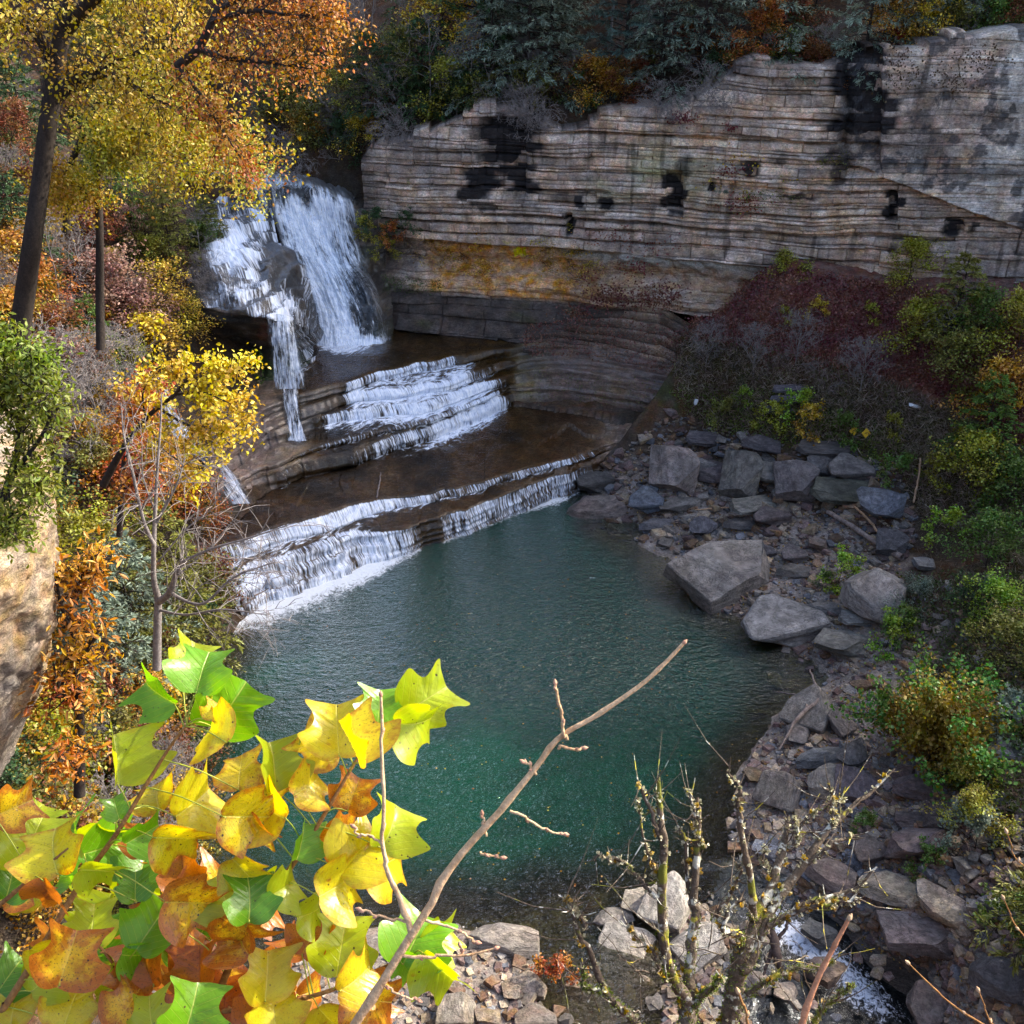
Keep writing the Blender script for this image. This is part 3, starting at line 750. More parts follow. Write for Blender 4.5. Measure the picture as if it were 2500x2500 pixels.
# ------------------------------------------------------------------ patches from control grids (V x, V y, depth)
def catmull(P, n):
    """P (k, ...) -> smooth interpolation to n samples along axis 0"""
    k = len(P); t = np.linspace(0, k - 1 - 1e-9, n); i = np.floor(t).astype(int); f = t - i
    g = lambda j: P[np.clip(j, 0, k - 1)]
    p0, p1, p2, p3 = g(i - 1), g(i), g(i + 1), g(i + 2)
    f = f.reshape((-1,) + (1,) * (P.ndim - 1))
    return 0.5 * ((2 * p1) + (-p0 + p2) * f + (2 * p0 - 5 * p1 + 4 * p2 - p3) * f ** 2 + (-p0 + 3 * p1 - 3 * p2 + p3) * f ** 3)
def patch(rows, nr_, nc_):
    W_ = np.array([[aty(a, b, Y) for a, b, Y in r] for r in rows])   # k,m,3
    G = catmull(W_, nr_)
    G = np.swapaxes(catmull(np.swapaxes(G, 0, 1), nc_), 0, 1)
    return G
def normals(G):
    a = np.gradient(G, axis=0); b = np.gradient(G, axis=1)
    n = np.cross(a, b); n /= np.maximum(np.linalg.norm(n, axis=2, keepdims=True), 1e-9)
    return n
def cumlen(G, ax):
    d = np.linalg.norm(np.diff(G, axis=ax), axis=2)
    z = np.zeros_like(G[:1, :, 0] if ax == 0 else G[:, :1, 0])
    return np.concatenate([z, np.cumsum(d, axis=ax)], axis=ax)

# ------------------------------------------------------------------ the big cliff
def build_cliff():
    nxs, nzs = 1300, 400
    xs = np.concatenate([np.linspace(-10.3, 33, 1180), np.linspace(33.2, 60, 120)])
    # cliff top outline traced at its true distance
    tv = np.array([(672, 330), (690, 300), (705, 275), (735, 262), (800, 245), (850, 222), (905, 206), (1000, 212), (1060, 238), (1150, 222), (1230, 214), (1300, 190), (1340, 160), (1385, 135), (1430, 122), (1560, 128), (1610, 108), (1700, 84), (1850, 70), (1932, 52)], float)
    tx, tz = [], []
    for a, b in tv:
        Y = 65.0
        for _ in range(12):
            p = aty(a, b, Y); Y = Yc(p[0])
        tx.append(p[0]); tz.append(p[2])
    tx = np.array(tx); tz = np.array(tz)
    zt = np.interp(xs, tx, tz); zt = np.where(xs > tx[-1], tz[-1] + 0 * xs, zt)
    zt = zt + 0.35 * np.round(vn(xs * .5, 1.1, 0, 200) * 1.4)
    zb = np.where(xs < 3, 4.6, 4.6 + 4.2 * sstep(3, 9, xs))
    t = np.linspace(0, 1, nzs)
    Xg = np.broadcast_to(xs[None], (nzs, nxs)).copy()
    Zg = zb[None] + (zt - zb)[None] * t[:, None]
    Yg = Yc(Xg)
    # smooth normal of the plan line
    gx = np.gradient(Yc(xs + 0), xs); gx = np.convolve(gx, np.ones(61) / 61, 'same'); nl = np.sqrt(1 + gx ** 2)
    nx = np.broadcast_to((gx / nl)[None], Xg.shape); ny = np.broadcast_to((-1 / nl)[None], Xg.shape)
    s = np.broadcast_to(np.concatenate([[0], np.cumsum(np.hypot(np.diff(xs), np.diff(Yc(xs))))])[None], Xg.shape)
    # gentle cross-bedding of the beds
    zz = Zg + 0.25 * vn(s * .07, 3.3, 0, 201) + 0.10 * vn(s * .3, Zg * .4, 0, 202) + sstep(12, 30, Xg) * (Zg - 12.2) * 0.10 - sstep(12.5, 16, Zg) * sstep(14, 30, Xg) * 1.6
    # beds of uneven thickness
    r = np.random.default_rng(5)
    th = []; z0 = 2.0
    edges = [z0]
    while z0 < 34:
        z0 += r.choice([.14, .2, .28, .38, .5, .7, 1.0], p=[.16, .2, .2, .18, .13, .09, .04]); edges.append(z0)
    edges = np.array(edges)
    k = np.clip(np.searchsorted(edges, zz) - 1, 0, len(edges) - 2)
    f = (zz - edges[k]) / (edges[k + 1] - edges[k]); thk = edges[k + 1] - edges[k]
    kk = k.astype(float)
    # blocks: vertical joints, different in every bed
    jw = 1.2 + 2.8 * hash1(kk, 11)
    bi = np.floor((s + 5 * hash1(kk, 12) + .25 * vn(s * .8, kk * 7.7, 0, 207)) / jw)
    bf = (s + 5 * hash1(kk, 12) + .25 * vn(s * .8, kk * 7.7, 0, 207)) / jw - bi
    prot = 0.50 * vn(s * .16, kk * 5.13, 0, 203) + 0.20 * (_h(bi, kk, 0 * kk, 204) - .5) * 2 - .35 * (_h(bi, kk, 0 * kk, 250) > .93) + 0.16 * vn(s * .7, kk * 3.7, 0, 205)
    prot *= 0.52
    edge = -0.11 * np.exp(-(f * thk / 0.045) ** 1.2) * sstep(-.6, .5, vn(s * .5, kk * 2.2, 0, 215)) - 0.10 * (1 - np.clip((1 - f) * thk / 0.08, 0, 1)) ** 2
    joint = -0.10 * np.exp(-(np.minimum(bf, 1 - bf) * jw / 0.035) ** 2) * (thk > .25)
    rough = 0.07 * fbm(Xg * 1.3, Zg * 2.6, Yg, 4, 206, .6) + 0.30 * fbm(Xg * .12, Zg * .25, 0, 3, 208)
    # deep bedding partings that read from afar
    px, py = proj(Xg, Yg, Zg)
    D = prot + edge + joint + rough
    for zl, dep, w_, x0, x1 in ((14.15, .55, .10, -2, 24), (13.6, .4, .07, -9, 8), (16.9, .35, .08, 12, 34), (18.15, .3, .06, -9, 3), (17.2, .25, .05, -9, 3), (16.1, .3, .06, -9, 6), (15.3, .4, .07, 2, 40), (19.6, .4, .07, 0, 22), (20.9, .4, .07, 12, 22), (13.0, .3, .06, -9, 40)):
        D = D - dep * np.exp(-((zz - zl - .12 * vn(s * .25, zl, 0, 209)) / w_) ** 2) * sstep(x0 - 1, x0 + 1, Xg) * sstep(x1 + 1, x1 - 1, Xg)
    # overall profile (positive = towards the camera)
    zo = 12.2 + .12 * vn(s * .3, 9.1, 0, 210)
    pr = np.zeros_like(D)
    lower = sstep(zo + .05, zo - .25, Zg)
    left_ = sstep(9, 2, Xg)
    pr += lower * (-0.95 - .35 * sstep(12, 10.5, Zg)) + sstep(10.9, 9.3, Zg) * 1.55 + sstep(9.2, 7.2, Zg) * left_ * 0.9 + sstep(7.4, 5.6, Zg) * left_ * 1.0
    pr += lower * sstep(3, 8, Xg) * (.35 + .55 * fbm(s * .35, Zg * .6, 0, 3, 211))
    # stepped back near the top, upper massive block on the right hanging over a deep bed
    pr -= sstep(0, 1, (Zg - (zt - 1.0)[None])) * 0.5 * (0.5 + .5 * vn(s * .3, 4.1, 0, 212))
    blk_b = np.interp(px, [1560, 1620, 1700, 1800, 1932, 2300], [308, 318, 345, 385, 430, 520])
    onb = sstep(1575, 1615, px) * sstep(4, -4, py - blk_b)
    pr += onb * (0.75 + .25 * fbm(s * .25, Zg * .3, 0, 3, 213))
    D = D * (1 - .75 * onb) + onb * 0.12 * fbm(Xg * .8, Zg * .8, 0, 4, 214) * 1.6
    # soft rounded band below the overhang: few beds, blocky
    soft = lower * sstep(8.8, 9.6, Zg)
    bl_ = np.abs(fbm(s * .55, Zg * .8, 2.0, 3, 216)) * 1.1
    D = D * (1 - .6 * soft) + soft * (bl_ * .7 - .1)
    # tall recess behind the big black streaks
    rec = lambda cx, w_, y0, y1: sstep(cx - w_, cx - w_ * .8, px) * sstep(cx + w_, cx + w_ * .8, px) * sstep(y0 - 6, y0 + 4, py) * sstep(y1 + 5, y1 - 5, py)
    D -= 0.5 * rec(948, 48, 225, 372) + 1.1 * rec(1628 + 10 * fbm(Zg * .6, 0 * Zg, 0, 3, 240), 40 + 8 * fbm(Zg * .8, 5 + 0 * Zg, 0, 3, 241), 90, 330) + 0.5 * rec(1272, 17, 325, 405) + .6 * rec(1073, 7, 405, 440) + .7 * rec(1685, 9, 362, 415) + .5 * rec(1800, 20, 415, 440)
    tot = D + pr
    P = np.stack([Xg + nx * tot, Yg + ny * tot, Zg + 0.03 * fbm(Xg * 2, Zg * 2, 0, 2, 217)], -1)
    # close the top: run back over the edge
    back = []
    for dd, dz in ((.5, .12), (1.2, .15), (2.6, .1), (5.0, -.4)):
        q = P[-1].copy(); q[:, 1] += dd; q[:, 2] += dz; back.append(q)
    P = np.concatenate([P, np.array(back)], 0)
    # colours ------------------------------------------------------
    n1 = fbm(s * .25, Zg * .6, 0, 4, 220); n2 = fbm(s * 1.5, Zg * 4, 0, 4, 221); bedc = hash1(kk, 222); n5 = fbm(s * .8, Zg * .5, 5, 3, 231)
    tan = np.array([.64, .46, .33]); grey = np.array([.42, .33, .27]); pale = np.array([.74, .61, .48]); pink = np.array([.52, .34, .26])
    C = lerp(tan, grey, sstep(-.35, .35, n1)[..., None])
    C = lerp(C, pink, (sstep(.1, .5, n5) * .6)[..., None])
    C = lerp(C, pale, (sstep(.35, .9, bedc) * .55 * sstep(-.3, .3, n5))[..., None])
    C = 1.12 * C * (1 + .38 * n2)[..., None] * (0.62 + .62 * _h(bi, kk, 0 * kk, 223))[..., None]
    C = lerp(C, np.array([.09, .075, .065]), (sstep(.0, 1, np.exp(-(f * thk / 0.06) ** 1.2)) * .75)[..., None])
    C = lerp(C, np.array([.20, .19, .20]), (sstep(1600, 1932, px) * sstep(300, 520, py) * .5)[..., None])
    C = lerp(C, np.array([.56, .53, .47]) * (1 + .6 * fbm(s * 1.5, Zg * 1.0, 0, 4, 232))[..., None], (onb * sstep(-.3, .3, fbm(s * .4, Zg * .25, 0, 3, 230)) * .8)[..., None])
    # green-yellow lichen
    lich = sstep(.0, .4, fbm(s * .3, Zg * .5, 7, 4, 224)) * np.exp(-(((px - 1230) / 130) ** 2 + ((py - 330) / 60) ** 2))
    C = lerp(C, np.array([.42, .42, .24]), (lich * .7)[..., None])
    # orange weak band and the darker shale below it
    o = lower * sstep(8.4, 8.9, Zg) * sstep(770 + 40 * n1, 830 + 40 * n1, px) * sstep(1200, 1090, px + 60 * n1) * sstep(-.9, -.3, n5 + .5 * n1)
    C = lerp(C, np.array([.62, .33, .13]) * (1 + .5 * n2)[..., None], (o * .95)[..., None])
    C = lerp(C, np.array([.34, .22, .13]), (soft * sstep(1050, 1120, px) * .75)[..., None])
    C = lerp(C, np.array([.36, .36, .32]), (soft * sstep(980, 1080, px) * sstep(11.2, 11.8, Zg) * .8)[..., None])
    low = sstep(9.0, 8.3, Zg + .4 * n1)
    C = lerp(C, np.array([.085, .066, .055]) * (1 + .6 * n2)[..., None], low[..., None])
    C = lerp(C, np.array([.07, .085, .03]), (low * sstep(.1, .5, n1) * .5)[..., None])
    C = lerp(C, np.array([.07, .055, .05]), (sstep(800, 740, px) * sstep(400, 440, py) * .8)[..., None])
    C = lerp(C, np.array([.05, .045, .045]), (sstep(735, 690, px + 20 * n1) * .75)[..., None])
    # dark water stains
    wob = 10 * fbm(s * .7, Zg * 1.1, 0, 4, 225) + 26 * (hash1(kk, 251) - .5); wob2 = 9 * fbm(s * 1.5, Zg * 1.3, 9, 4, 226)
    ST = [(950, 282, 50, 50, 1), (905, 348, 33, 33, .9), (985, 345, 26, 40, .9), (965, 250, 52, 34, 1), (915, 290, 14, 60, .6), (1272, 368, 17, 40, 1), (1292, 322, 12, 26, .6), (1628, 170, 48, 85, 1), (1610, 245, 44, 22, 1), (1650, 215, 34, 62, 1), (1582, 315, 16, 36, .75), (1668, 285, 14, 30, .6),
          (1073, 424, 6, 20, 1), (1148, 388, 12, 14, .9), (1098, 378, 10, 18, .85), (1068, 372, 26, 9, .5), (1412, 318, 22, 15, .85), (1345, 350, 7, 12, .9), (1500, 372, 26, 7, .8), (1552, 300, 26, 6, .7), (1685, 388, 11, 28, 1), (1800, 430, 16, 14, .9), (1840, 428, 8, 12, .7), (1930, 400, 14, 10, .7),
          (1470, 300, 10, 12, .6), (1740, 270, 60, 26, .5), (1860, 320, 70, 14, .55), (1740, 180, 26, 55, .45), (1905, 210, 14, 34, .7), (925, 385, 40, 8, .6), (1110, 300, 8, 10, .3), (1395, 130, 40, 14, .5)]
    st = np.zeros_like(px)
    for cx, cy, rx, ry, a in ST:
        q = np.maximum(np.abs((px + wob - cx) / rx), np.abs((py + wob2 - cy) / ry))
        q2 = np.hypot((px + wob - cx) / rx, (py + wob2 - cy) / ry) * .85
        st = np.maximum(st, a * sstep(1.25, .72, .6 * q + .4 * q2) * (.35 + .65 * sstep(.16, .3, _h(bi, kk, 0 * kk, 252) + .3 * (q2 < .45))) * sstep(-.75, -.35, fbm(s * 1.1, kk * 2.3, 3, 3, 227) + .45 * a))
    C = lerp(C, np.array([.012, .012, .015]), (np.clip(st * 1.15, 0, 1) * .97)[..., None])
    # thin drip marks
    dr = sstep(.30, .55, fbm(s * 2.4, Zg * .22, 0, 3, 228)) * sstep(-.2, .3, fbm(s * .2, Zg * .2, 4, 2, 229)) * (1 - lower) + sstep(.25, .5, fbm(s * 1.2, Zg * 2.2, 8, 4, 253)) * (1 - lower) * .6
    C = lerp(C, C * .3, (np.clip(dr, 0, 1) * .75)[..., None]); C = lerp(C, np.array([.07, .07, .075]), (onb * sstep(.08, .3, fbm(s * 1.3, Zg * 1.1, 2, 5, 254, .65)) * .8)[..., None])
    # yellow paint mark on the weak band
    pm = sstep(13, 11, np.abs(px - 974)) * sstep(10, 8, np.abs(py - 483 - 2 * np.sin(px * .4)))
    hole = sstep(1.3, .6, np.abs(px - 966)) * sstep(0, 4, 484 - py) + sstep(1.2, .6, np.abs(px - 979)) + sstep(1.0, .5, np.abs(py - 478)) * (px > 968)
    pm = pm * (1 - np.clip(hole, 0, 1) * .8) * sstep(-.9, -.5, n2)
    pm = np.maximum(pm, sstep(.5, .62, fbm(s * 2.2, Zg * 5, 0, 3, 233) + .25) * np.exp(-(((px - 880) / 70) ** 2 + ((py - 458) / 5) ** 2)) * .9)
    C = lerp(C, np.array([.62, .58, .02]), pm[..., None])
    C = np.concatenate([C, np.repeat(C[-1:] * .7, 4, 0)], 0)
    nR = P.shape[0]
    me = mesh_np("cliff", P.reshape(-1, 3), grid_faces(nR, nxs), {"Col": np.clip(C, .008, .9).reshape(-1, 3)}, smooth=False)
    return me
M_CLIFF = mat_rock("layered_sandstone", strata=0.9, rough=0.9, bump=0.45, spec=0.2, scale=1.5)
tag(link("cliff", build_cliff(), M_CLIFF), "tall layered grey and tan sandstone cliff with black water stains around the gorge", "cliff", kind="structure")

# ------------------------------------------------------------------ rock behind the falls
def stair(z, step, k=0.82, seed=0):
    q = z / step; i = np.floor(q); f = q - i
    return (i + sstep(k, 1.0, f)) * step
FALL = [
 [(490, 322, 73.5), (540, 328, 73), (590, 338, 72.6), (640, 358, 72), (700, 372, 71.5)],
 [(505, 352, 69.8), (553, 351, 69.9), (605, 360, 69.7), (655, 384, 69.2), (715, 402, 70)],
 [(518, 415, 68.9), (565, 412, 69.2), (612, 420, 69.2), (662, 440, 68.8), (730, 470, 69.6)],
 [(540, 490, 68.0), (585, 485, 68.3), (630, 490, 68.3), (672, 500, 67.8), (738, 525, 68.8)],
 [(570, 550, 67.0), (605, 550, 67.2), (650, 545, 66.9), (697, 545, 66.6), (742, 560, 67.8)],
 [(586, 600, 65.9), (618, 600, 66.0), (664, 595, 65.9), (710, 592, 65.8), (745, 600, 67)],
 [(592, 640, 64.9), (630, 645, 64.5), (680, 640, 64.9), (722, 628, 65.6), (748, 628, 66.6)],
 [(592, 668, 64.0), (632, 672, 63.8), (682, 665, 64.2), (725, 650, 65.0), (750, 645, 66)]]
G = patch(FALL, 260, 230)
N_ = normals(G); 
if N_[..., 1].mean() > 0: N_ = -N_
sF, vF = cumlen(G, 1), cumlen(G, 0)
Xf, Yf, Zf = G[..., 0], G[..., 1], G[..., 2]
dsp = -0.35 + 0.45 * fbm(Xf * .8, Zf * .8, 0, 4, 301) + 0.12 * fbm(Xf * 3, Zf * 5, 0, 3, 302)
RG = G + N_ * dsp[..., None]
RG[..., 2] += 0.5 * (stair(Zf + .4 * fbm(Xf * .5, Yf * .5, 0, 2, 3), .55) - Zf)
c = lerp(np.array([.05, .04, .035]), np.array([.12, .09, .06]), sstep(-.2, .5, fbm(Xf, Zf * 2, 0, 4, 303))[..., None])
c = lerp(c, np.array([.06, .075, .03]), (sstep(.1, .5, fbm(Xf * .6, Zf * .6, 4, 3, 304)) * .5)[..., None])
M_WETROCK = mat_rock("wet_dark_rock", strata=0.5, rough=0.45, bump=0.6, wet=True, spec=0.5, scale=1.4)
tag(link("falls_rock", mesh_np("falls_rock", RG.reshape(-1, 3), grid_faces(260, 230), {"Col": c.reshape(-1, 3)}), M_WETROCK), "dark wet rock face behind the main waterfall", "rock face", kind="structure")
# water of the main fall
WG = G + N_ * (0.10 + 0.22 * np.abs(fbm(sF * 1.1, vF * .35, 0, 3, 305)) + .10 * fbm(sF * 4, vF * .8, 0, 3, 306))[..., None]
pxf, pyf = proj(Xf, Yf, Zf)
def bz(cx, cy, rx, ry, px=None, py=None): return np.exp(-(((px - cx) / rx) ** 2 + ((py - cy) / ry) ** 2))
core = np.interp(pyf, [350, 420, 480, 540, 600, 650], [580, 585, 600, 615, 635, 655])
wid = np.interp(pyf, [350, 420, 480, 540, 600, 650], [80, 60, 34, 26, 26, 40])
fo = 0.73 + .36 * np.exp(-((pxf - core) / wid) ** 2)
fo = np.where(pyf < 400, lerp(.38 + .3 * fbm(Xf, Yf * .5, 0, 3, 9), fo, sstep(345, 400, pyf + 16 * fbm(sF * 1.2, 0 * sF, 0, 3, 19))), fo)
right = sstep(655, 690, pxf) * sstep(470, 520, pyf)
fo -= .17 * right
fo -= .18 * bz(610, 460, 60, 40, pxf, pyf) * (fbm(sF * 1.5, vF * .8, 0, 3, 307) > 0)
fo += .35 * sstep(625, 650, pyf)
redge = np.interp(pyf, [330, 385, 440, 500, 545, 600, 640, 670], [652, 662, 672, 686, 708, 722, 730, 732]) + 5 * fbm(vF * 1.2, 0 * vF, 0, 3, 308)
ledge = np.interp(pyf, [330, 352, 415, 490, 550, 600, 640, 670], [492, 507, 522, 543, 572, 588, 598, 600]) + 4 * fbm(vF * 1.2, 5 + 0 * vF, 0, 3, 309)
al = sstep(redge + 9, redge - 16, pxf + 10 * fbm(sF * 2.5, vF * .6, 3, 3, 350)) * sstep(ledge - 6, ledge + 8, pxf + 6 * fbm(sF * 2.5, vF * .6, 7, 3, 351)) * sstep(322, 334, pyf)
M_FALL = mat_water_sheet("waterfall_water", tint=(0.75, 0.8, 0.85), us=0.62, gr=0.35)
F = grid_faces(260, 230); kp = al.ravel() > .01; F = F[kp[F].any(1)]
fall_at = {"foam": (fo * (1 + .12 * fbm(sF * 1.2, vF * .25, 0, 3, 310))).ravel(), "alpha": al.ravel(), "riser": (sstep(345, 358, pyf) * .8).ravel(), "suv": np.stack([sF, vF], -1).reshape(-1, 2)}
tag(link("main_waterfall", mesh_np("main_waterfall", WG.reshape(-1, 3), F, fall_at), M_FALL), "broad white waterfall dropping off the lip beside the cliff", "waterfall", kind="structure")
# second, looser veil of spray in front of it
fo2 = np.clip(.58 + .22 * np.exp(-((pxf - core) / (wid * 1.1)) ** 2) - .05 * right, 0, .8)
VG = G + N_ * (0.55 + 0.5 * fbm(sF * .8, vF * .3, 5, 3, 311))[..., None]
va = {"foam": fo2.ravel(), "alpha": (al * sstep(360, 400, pyf) * .55).ravel(), "riser": np.full(al.size, .75), "suv": (np.stack([sF + 31, vF * 1.1 + 7], -1)).reshape(-1, 2)}
def mat_veil():
    m, nt, out = newmat("falling_spray"); N = NT(nt)
    uvv = N.attr("suv", "Vector"); fo_ = N.attr("foam"); a = N.attr("alpha")
    n1 = N.noise(N.mapping(uvv, (5, 1.3, 1)), 1.0, 6, 0.72, dist=.6); n2 = N.noise(N.mapping(uvv, (14, 3.2, 1)), 1.0, 4, 0.7)
    p = N.math('ADD', N.math('MULTIPLY', n1, .6), N.math('MULTIPLY', n2, .4))
    f = N.smooth(N.math('ADD', p, N.math('MULTIPLY', fo_, .5)), 0.86, 1.05)
    wh = N.n("BsdfPrincipled", {"Base Color": (0.9, 0.93, 0.97, 1), "Roughness": 0.7})
    cl = N.n("BsdfTransparent", {"Color": (1, 1, 1, 1)})
    N.link(N.n("MixShader", {0: N.math('MULTIPLY', f, a), 1: cl.outputs[0], 2: wh.outputs[0]}).outputs[0], out.inputs[0])
    return m
M_VEIL = mat_veil()
tag(link("waterfall_spray", mesh_np("waterfall_spray", VG.reshape(-1, 3), F, va), M_VEIL), "white spray thrown off the main waterfall", "spray", kind="stuff")

# ------------------------------------------------------------------ left rock mass with its side cascade
MASS = [
 [(290, 285, 84), (370, 283, 80), (430, 297, 78), (480, 318, 75.5), (505, 335, 73)],
 [(330, 300, 80), (400, 312, 77), (450, 322, 75), (480, 333, 73), (507, 346, 71)],
 [(330, 365, 74.5), (390, 370, 72.5), (440, 378, 71), (480, 384, 70.2), (514, 396, 69.4)],
 [(335, 425, 69.5), (388, 422, 68), (435, 428, 67), (478, 440, 66.8), (528, 465, 67.6)],
 [(345, 480, 64.5), (393, 475, 63.2), (440, 480, 62.8), (488, 482, 63.2), (558, 482, 65.8)],
 [(352, 530, 60.8), (400, 528, 59.8), (447, 525, 59.8), (500, 528, 61), (582, 535, 64.3)],
 [(358, 565, 58.6), (408, 568, 57.4), (457, 560, 57.2), (520, 562, 58.6), (597, 578, 63.7)],
 [(368, 592, 57.4), (413, 598, 56.3), (466, 590, 55.7), (532, 598, 56.1), (606, 618, 63.4)],
 [(374, 612, 57.8), (418, 616, 57.2), (468, 610, 56.5), (528, 616, 56.3), (600, 640, 63)],
 [(385, 650, 60.4), (420, 655, 60.4), (470, 652, 59.9), (520, 665, 59.0), (596, 660, 62.6)],
 [(388, 700, 60.0), (425, 705, 59.8), (475, 705, 59.2), (520, 710, 58.6), (592, 685, 61.6)],
 [(390, 790, 57.0), (430, 785, 57), (480, 780, 57), (530, 770, 57), (590, 720, 60.0)]]
G2 = patch(MASS, 420, 300)
N2 = normals(G2)
if N2[..., 1].mean() > 0: N2 = -N2
s2, v2 = cumlen(G2, 1), cumlen(G2, 0)
X2, Y2, Z2 = G2[..., 0].copy(), G2[..., 1].copy(), G2[..., 2].copy()
px2, py2 = proj(X2, Y2, Z2)
topm = sstep(606, 590, py2 - (px2 - 500) * .2)
zs = Z2 + 1.1 * fbm(X2 * .25, Y2 * .25, 0, 3, 320) + .30 * fbm(X2 * 1.1, Y2 * 1.1, 0, 2, 321)
STP = .72 + 0 * zs; fr_ = zs / .72 - np.floor(zs / .72)
dz_ = (stair(zs, .72, .45) - zs) * .8 * topm
RG2 = G2.copy(); RG2[..., 2] += dz_
RG2 += N2 * ((.22 * fbm(X2 * 1.1, Y2 * 1.1, Z2 * 1.5, 4, 322) + (1 - topm) * (.5 * vn(s2 * .35, np.round(Z2 * 2.2), 0, 323) - .1) * .55 + .35 * bz(540, 505, 42, 40, px2, py2)))[..., None]
c = lerp(np.array([.04, .034, .03]), np.array([.15, .11, .075]), sstep(-.3, .5, fbm(X2 * .8, Y2 * .8, Z2 * 1.5, 4, 324))[..., None])
c = lerp(c, np.array([.05, .09, .02]), (sstep(.0, .4, fbm(X2 * .5, Z2 * .5, 4, 3, 325)) * sstep(640, 680, py2) * .8)[..., None])
c = lerp(c, np.array([.32, .27, .22]), (bz(395, 520, 40, 26, px2, py2) * .6)[..., None])
c = lerp(c, np.array([.25, .06, .02]), (bz(497, 628, 9, 14, px2, py2) * .8)[..., None])
tag(link("side_fall_rock", mesh_np("side_fall_rock", RG2.reshape(-1, 3), grid_faces(420, 300), {"Col": c.reshape(-1, 3) * .7}), M_DRYLEDGE), "dark stepped rock spur with an undercut cave left of the falls", "rock spur", kind="structure")
WG2 = RG2 + N2 * (.07 + .05 * np.abs(fbm(s2 * 2, v2 * .5, 0, 3, 326)))[..., None]
f2 = .62 + .18 * sstep(.35, .6, fr_) * topm + .20 * np.exp(-((px2 - np.interp(py2, [330, 420, 480, 530, 560, 600], [470, 455, 418, 455, 500, 532])) / 26) ** 2) * sstep(420, 470, py2)
f2 += .14 * bz(480, 430, 30, 60, px2, py2) + .08 * bz(420, 450, 45, 40, px2, py2) + .12 * bz(440, 555, 40, 20, px2, py2)
f2 += .45 * bz(410, 298, 70, 22, px2, py2)
f2 -= .42 * bz(530, 500, 44, 48, px2, py2) + .22 * bz(455, 515, 26, 26, px2, py2) + .22 * bz(395, 385, 40, 16, px2, py2) + .30 * bz(508, 420, 9, 60, px2, py2) + .30 * bz(475, 368, 38, 22, px2, py2) + .2 * bz(500, 570, 22, 22, px2, py2) + .5 * bz(375, 525, 40, 30, px2, py2) + .35 * bz(425, 590, 22, 10, px2, py2)
f2 = np.where((px2 > 552) & (py2 > 520), .56, f2)
f2 *= (1 + .45 * fbm(s2 * .6, v2 * .30, 0, 3, 327))
a2 = sstep(385, 400, px2 + 10 * fbm(v2, 0 * v2, 0, 2, 328)) * sstep(604 + (px2 - 520) * .18, 598 + (px2 - 520) * .18, py2)
a2 = np.where(px2 > 556, sstep(735, 715, py2) * sstep(610, 600, px2), a2)
a2 = np.where(py2 < 400, sstep(340, 352, px2), a2)
kp = a2.ravel() > .01; F = grid_faces(420, 300); F = F[kp[F].any(1)]
M_SIDE = mat_water_sheet("side_cascade_water", tint=(.8, .82, .85), us=.62, gr=.4, gk=.15)
tag(link("side_cascade", mesh_np("side_cascade", WG2.reshape(-1, 3), F, {"foam": f2.ravel(), "alpha": a2.ravel(), "riser": np.full(f2.size, .85), "suv": np.stack([s2 * 1.2, v2 * .8], -1).reshape(-1, 2)}), M_SIDE), "thin white streams tumbling over the dark rock spur left of the falls", "cascade", kind="structure")
# free-falling ribbon from the spur down to the ledges
def ribbon(name, rows_, nr_, nc_, foamv, label, us=1.0, amp=.15, alpha=1.0, seed=0, mat=None):
    Gq = patch(rows_, nr_, nc_); Nq = normals(Gq)
    if Nq[..., 1].mean() > 0: Nq = -Nq
    sq, vq = cumlen(Gq, 1), cumlen(Gq, 0)
    Gq = Gq + Nq * (amp * fbm(sq * 2.2, vq * .4, seed, 3, 330))[..., None]
    uu = np.broadcast_to(np.linspace(0, 1, nc_)[None], sq.shape); vv = np.broadcast_to(np.linspace(0, 1, nr_)[:, None], sq.shape)
    ed = sstep(0, .22, uu + .12 * fbm(vq * .8, seed + 0 * vq, 0, 3, 331)) * sstep(1, .78, uu + .12 * fbm(vq * .8, seed + 3 + 0 * vq, 0, 3, 332))
    fq = foamv(uu, vv) * (.6 + .4 * ed)
    return tag(link(name, mesh_np(name, Gq.reshape(-1, 3), grid_faces(nr_, nc_), {"foam": fq.ravel(), "alpha": (ed * alpha * sstep(0, .03, vv)).ravel(), "riser": np.full(fq.size, .9), "suv": np.stack([sq * us, vq], -1).reshape(-1, 2)}), mat or M_FALL), label, "waterfall", kind="structure")
ribbon("side_fall", [[(496, 592, 55.9), (528, 592, 55.8), (562, 598, 56.3)], [(502, 640, 55.4), (534, 640, 55.3), (568, 640, 55.7)], [(508, 690, 55.2), (540, 690, 55.1), (574, 690, 55.4)], [(514, 734, 54.9), (546, 734, 54.8), (580, 734, 55.0)]],
       120, 60, lambda u, v: .80 - .1 * np.abs(u - .5) + 0 * v, "narrow white fall dropping free from the spur onto the ledges", us=1.3)
ribbon("lower_side_fall", [[(525, 722, 56.0), (545, 722, 55.9), (566, 722, 56.0)], [(532, 765, 54.9), (550, 765, 54.8), (566, 765, 54.9)], [(536, 800, 54.2), (555, 800, 54.1), (572, 800, 54.2)], [(540, 832, 53.4), (560, 832, 53.3), (580, 832, 53.4)]],
       90, 50, lambda u, v: .72 + 0 * v + .1 * v, "lower thin fall running on down the dark ledges", us=1.2)
def gz(px, py, dz): 
    p = cast(px, py); return p
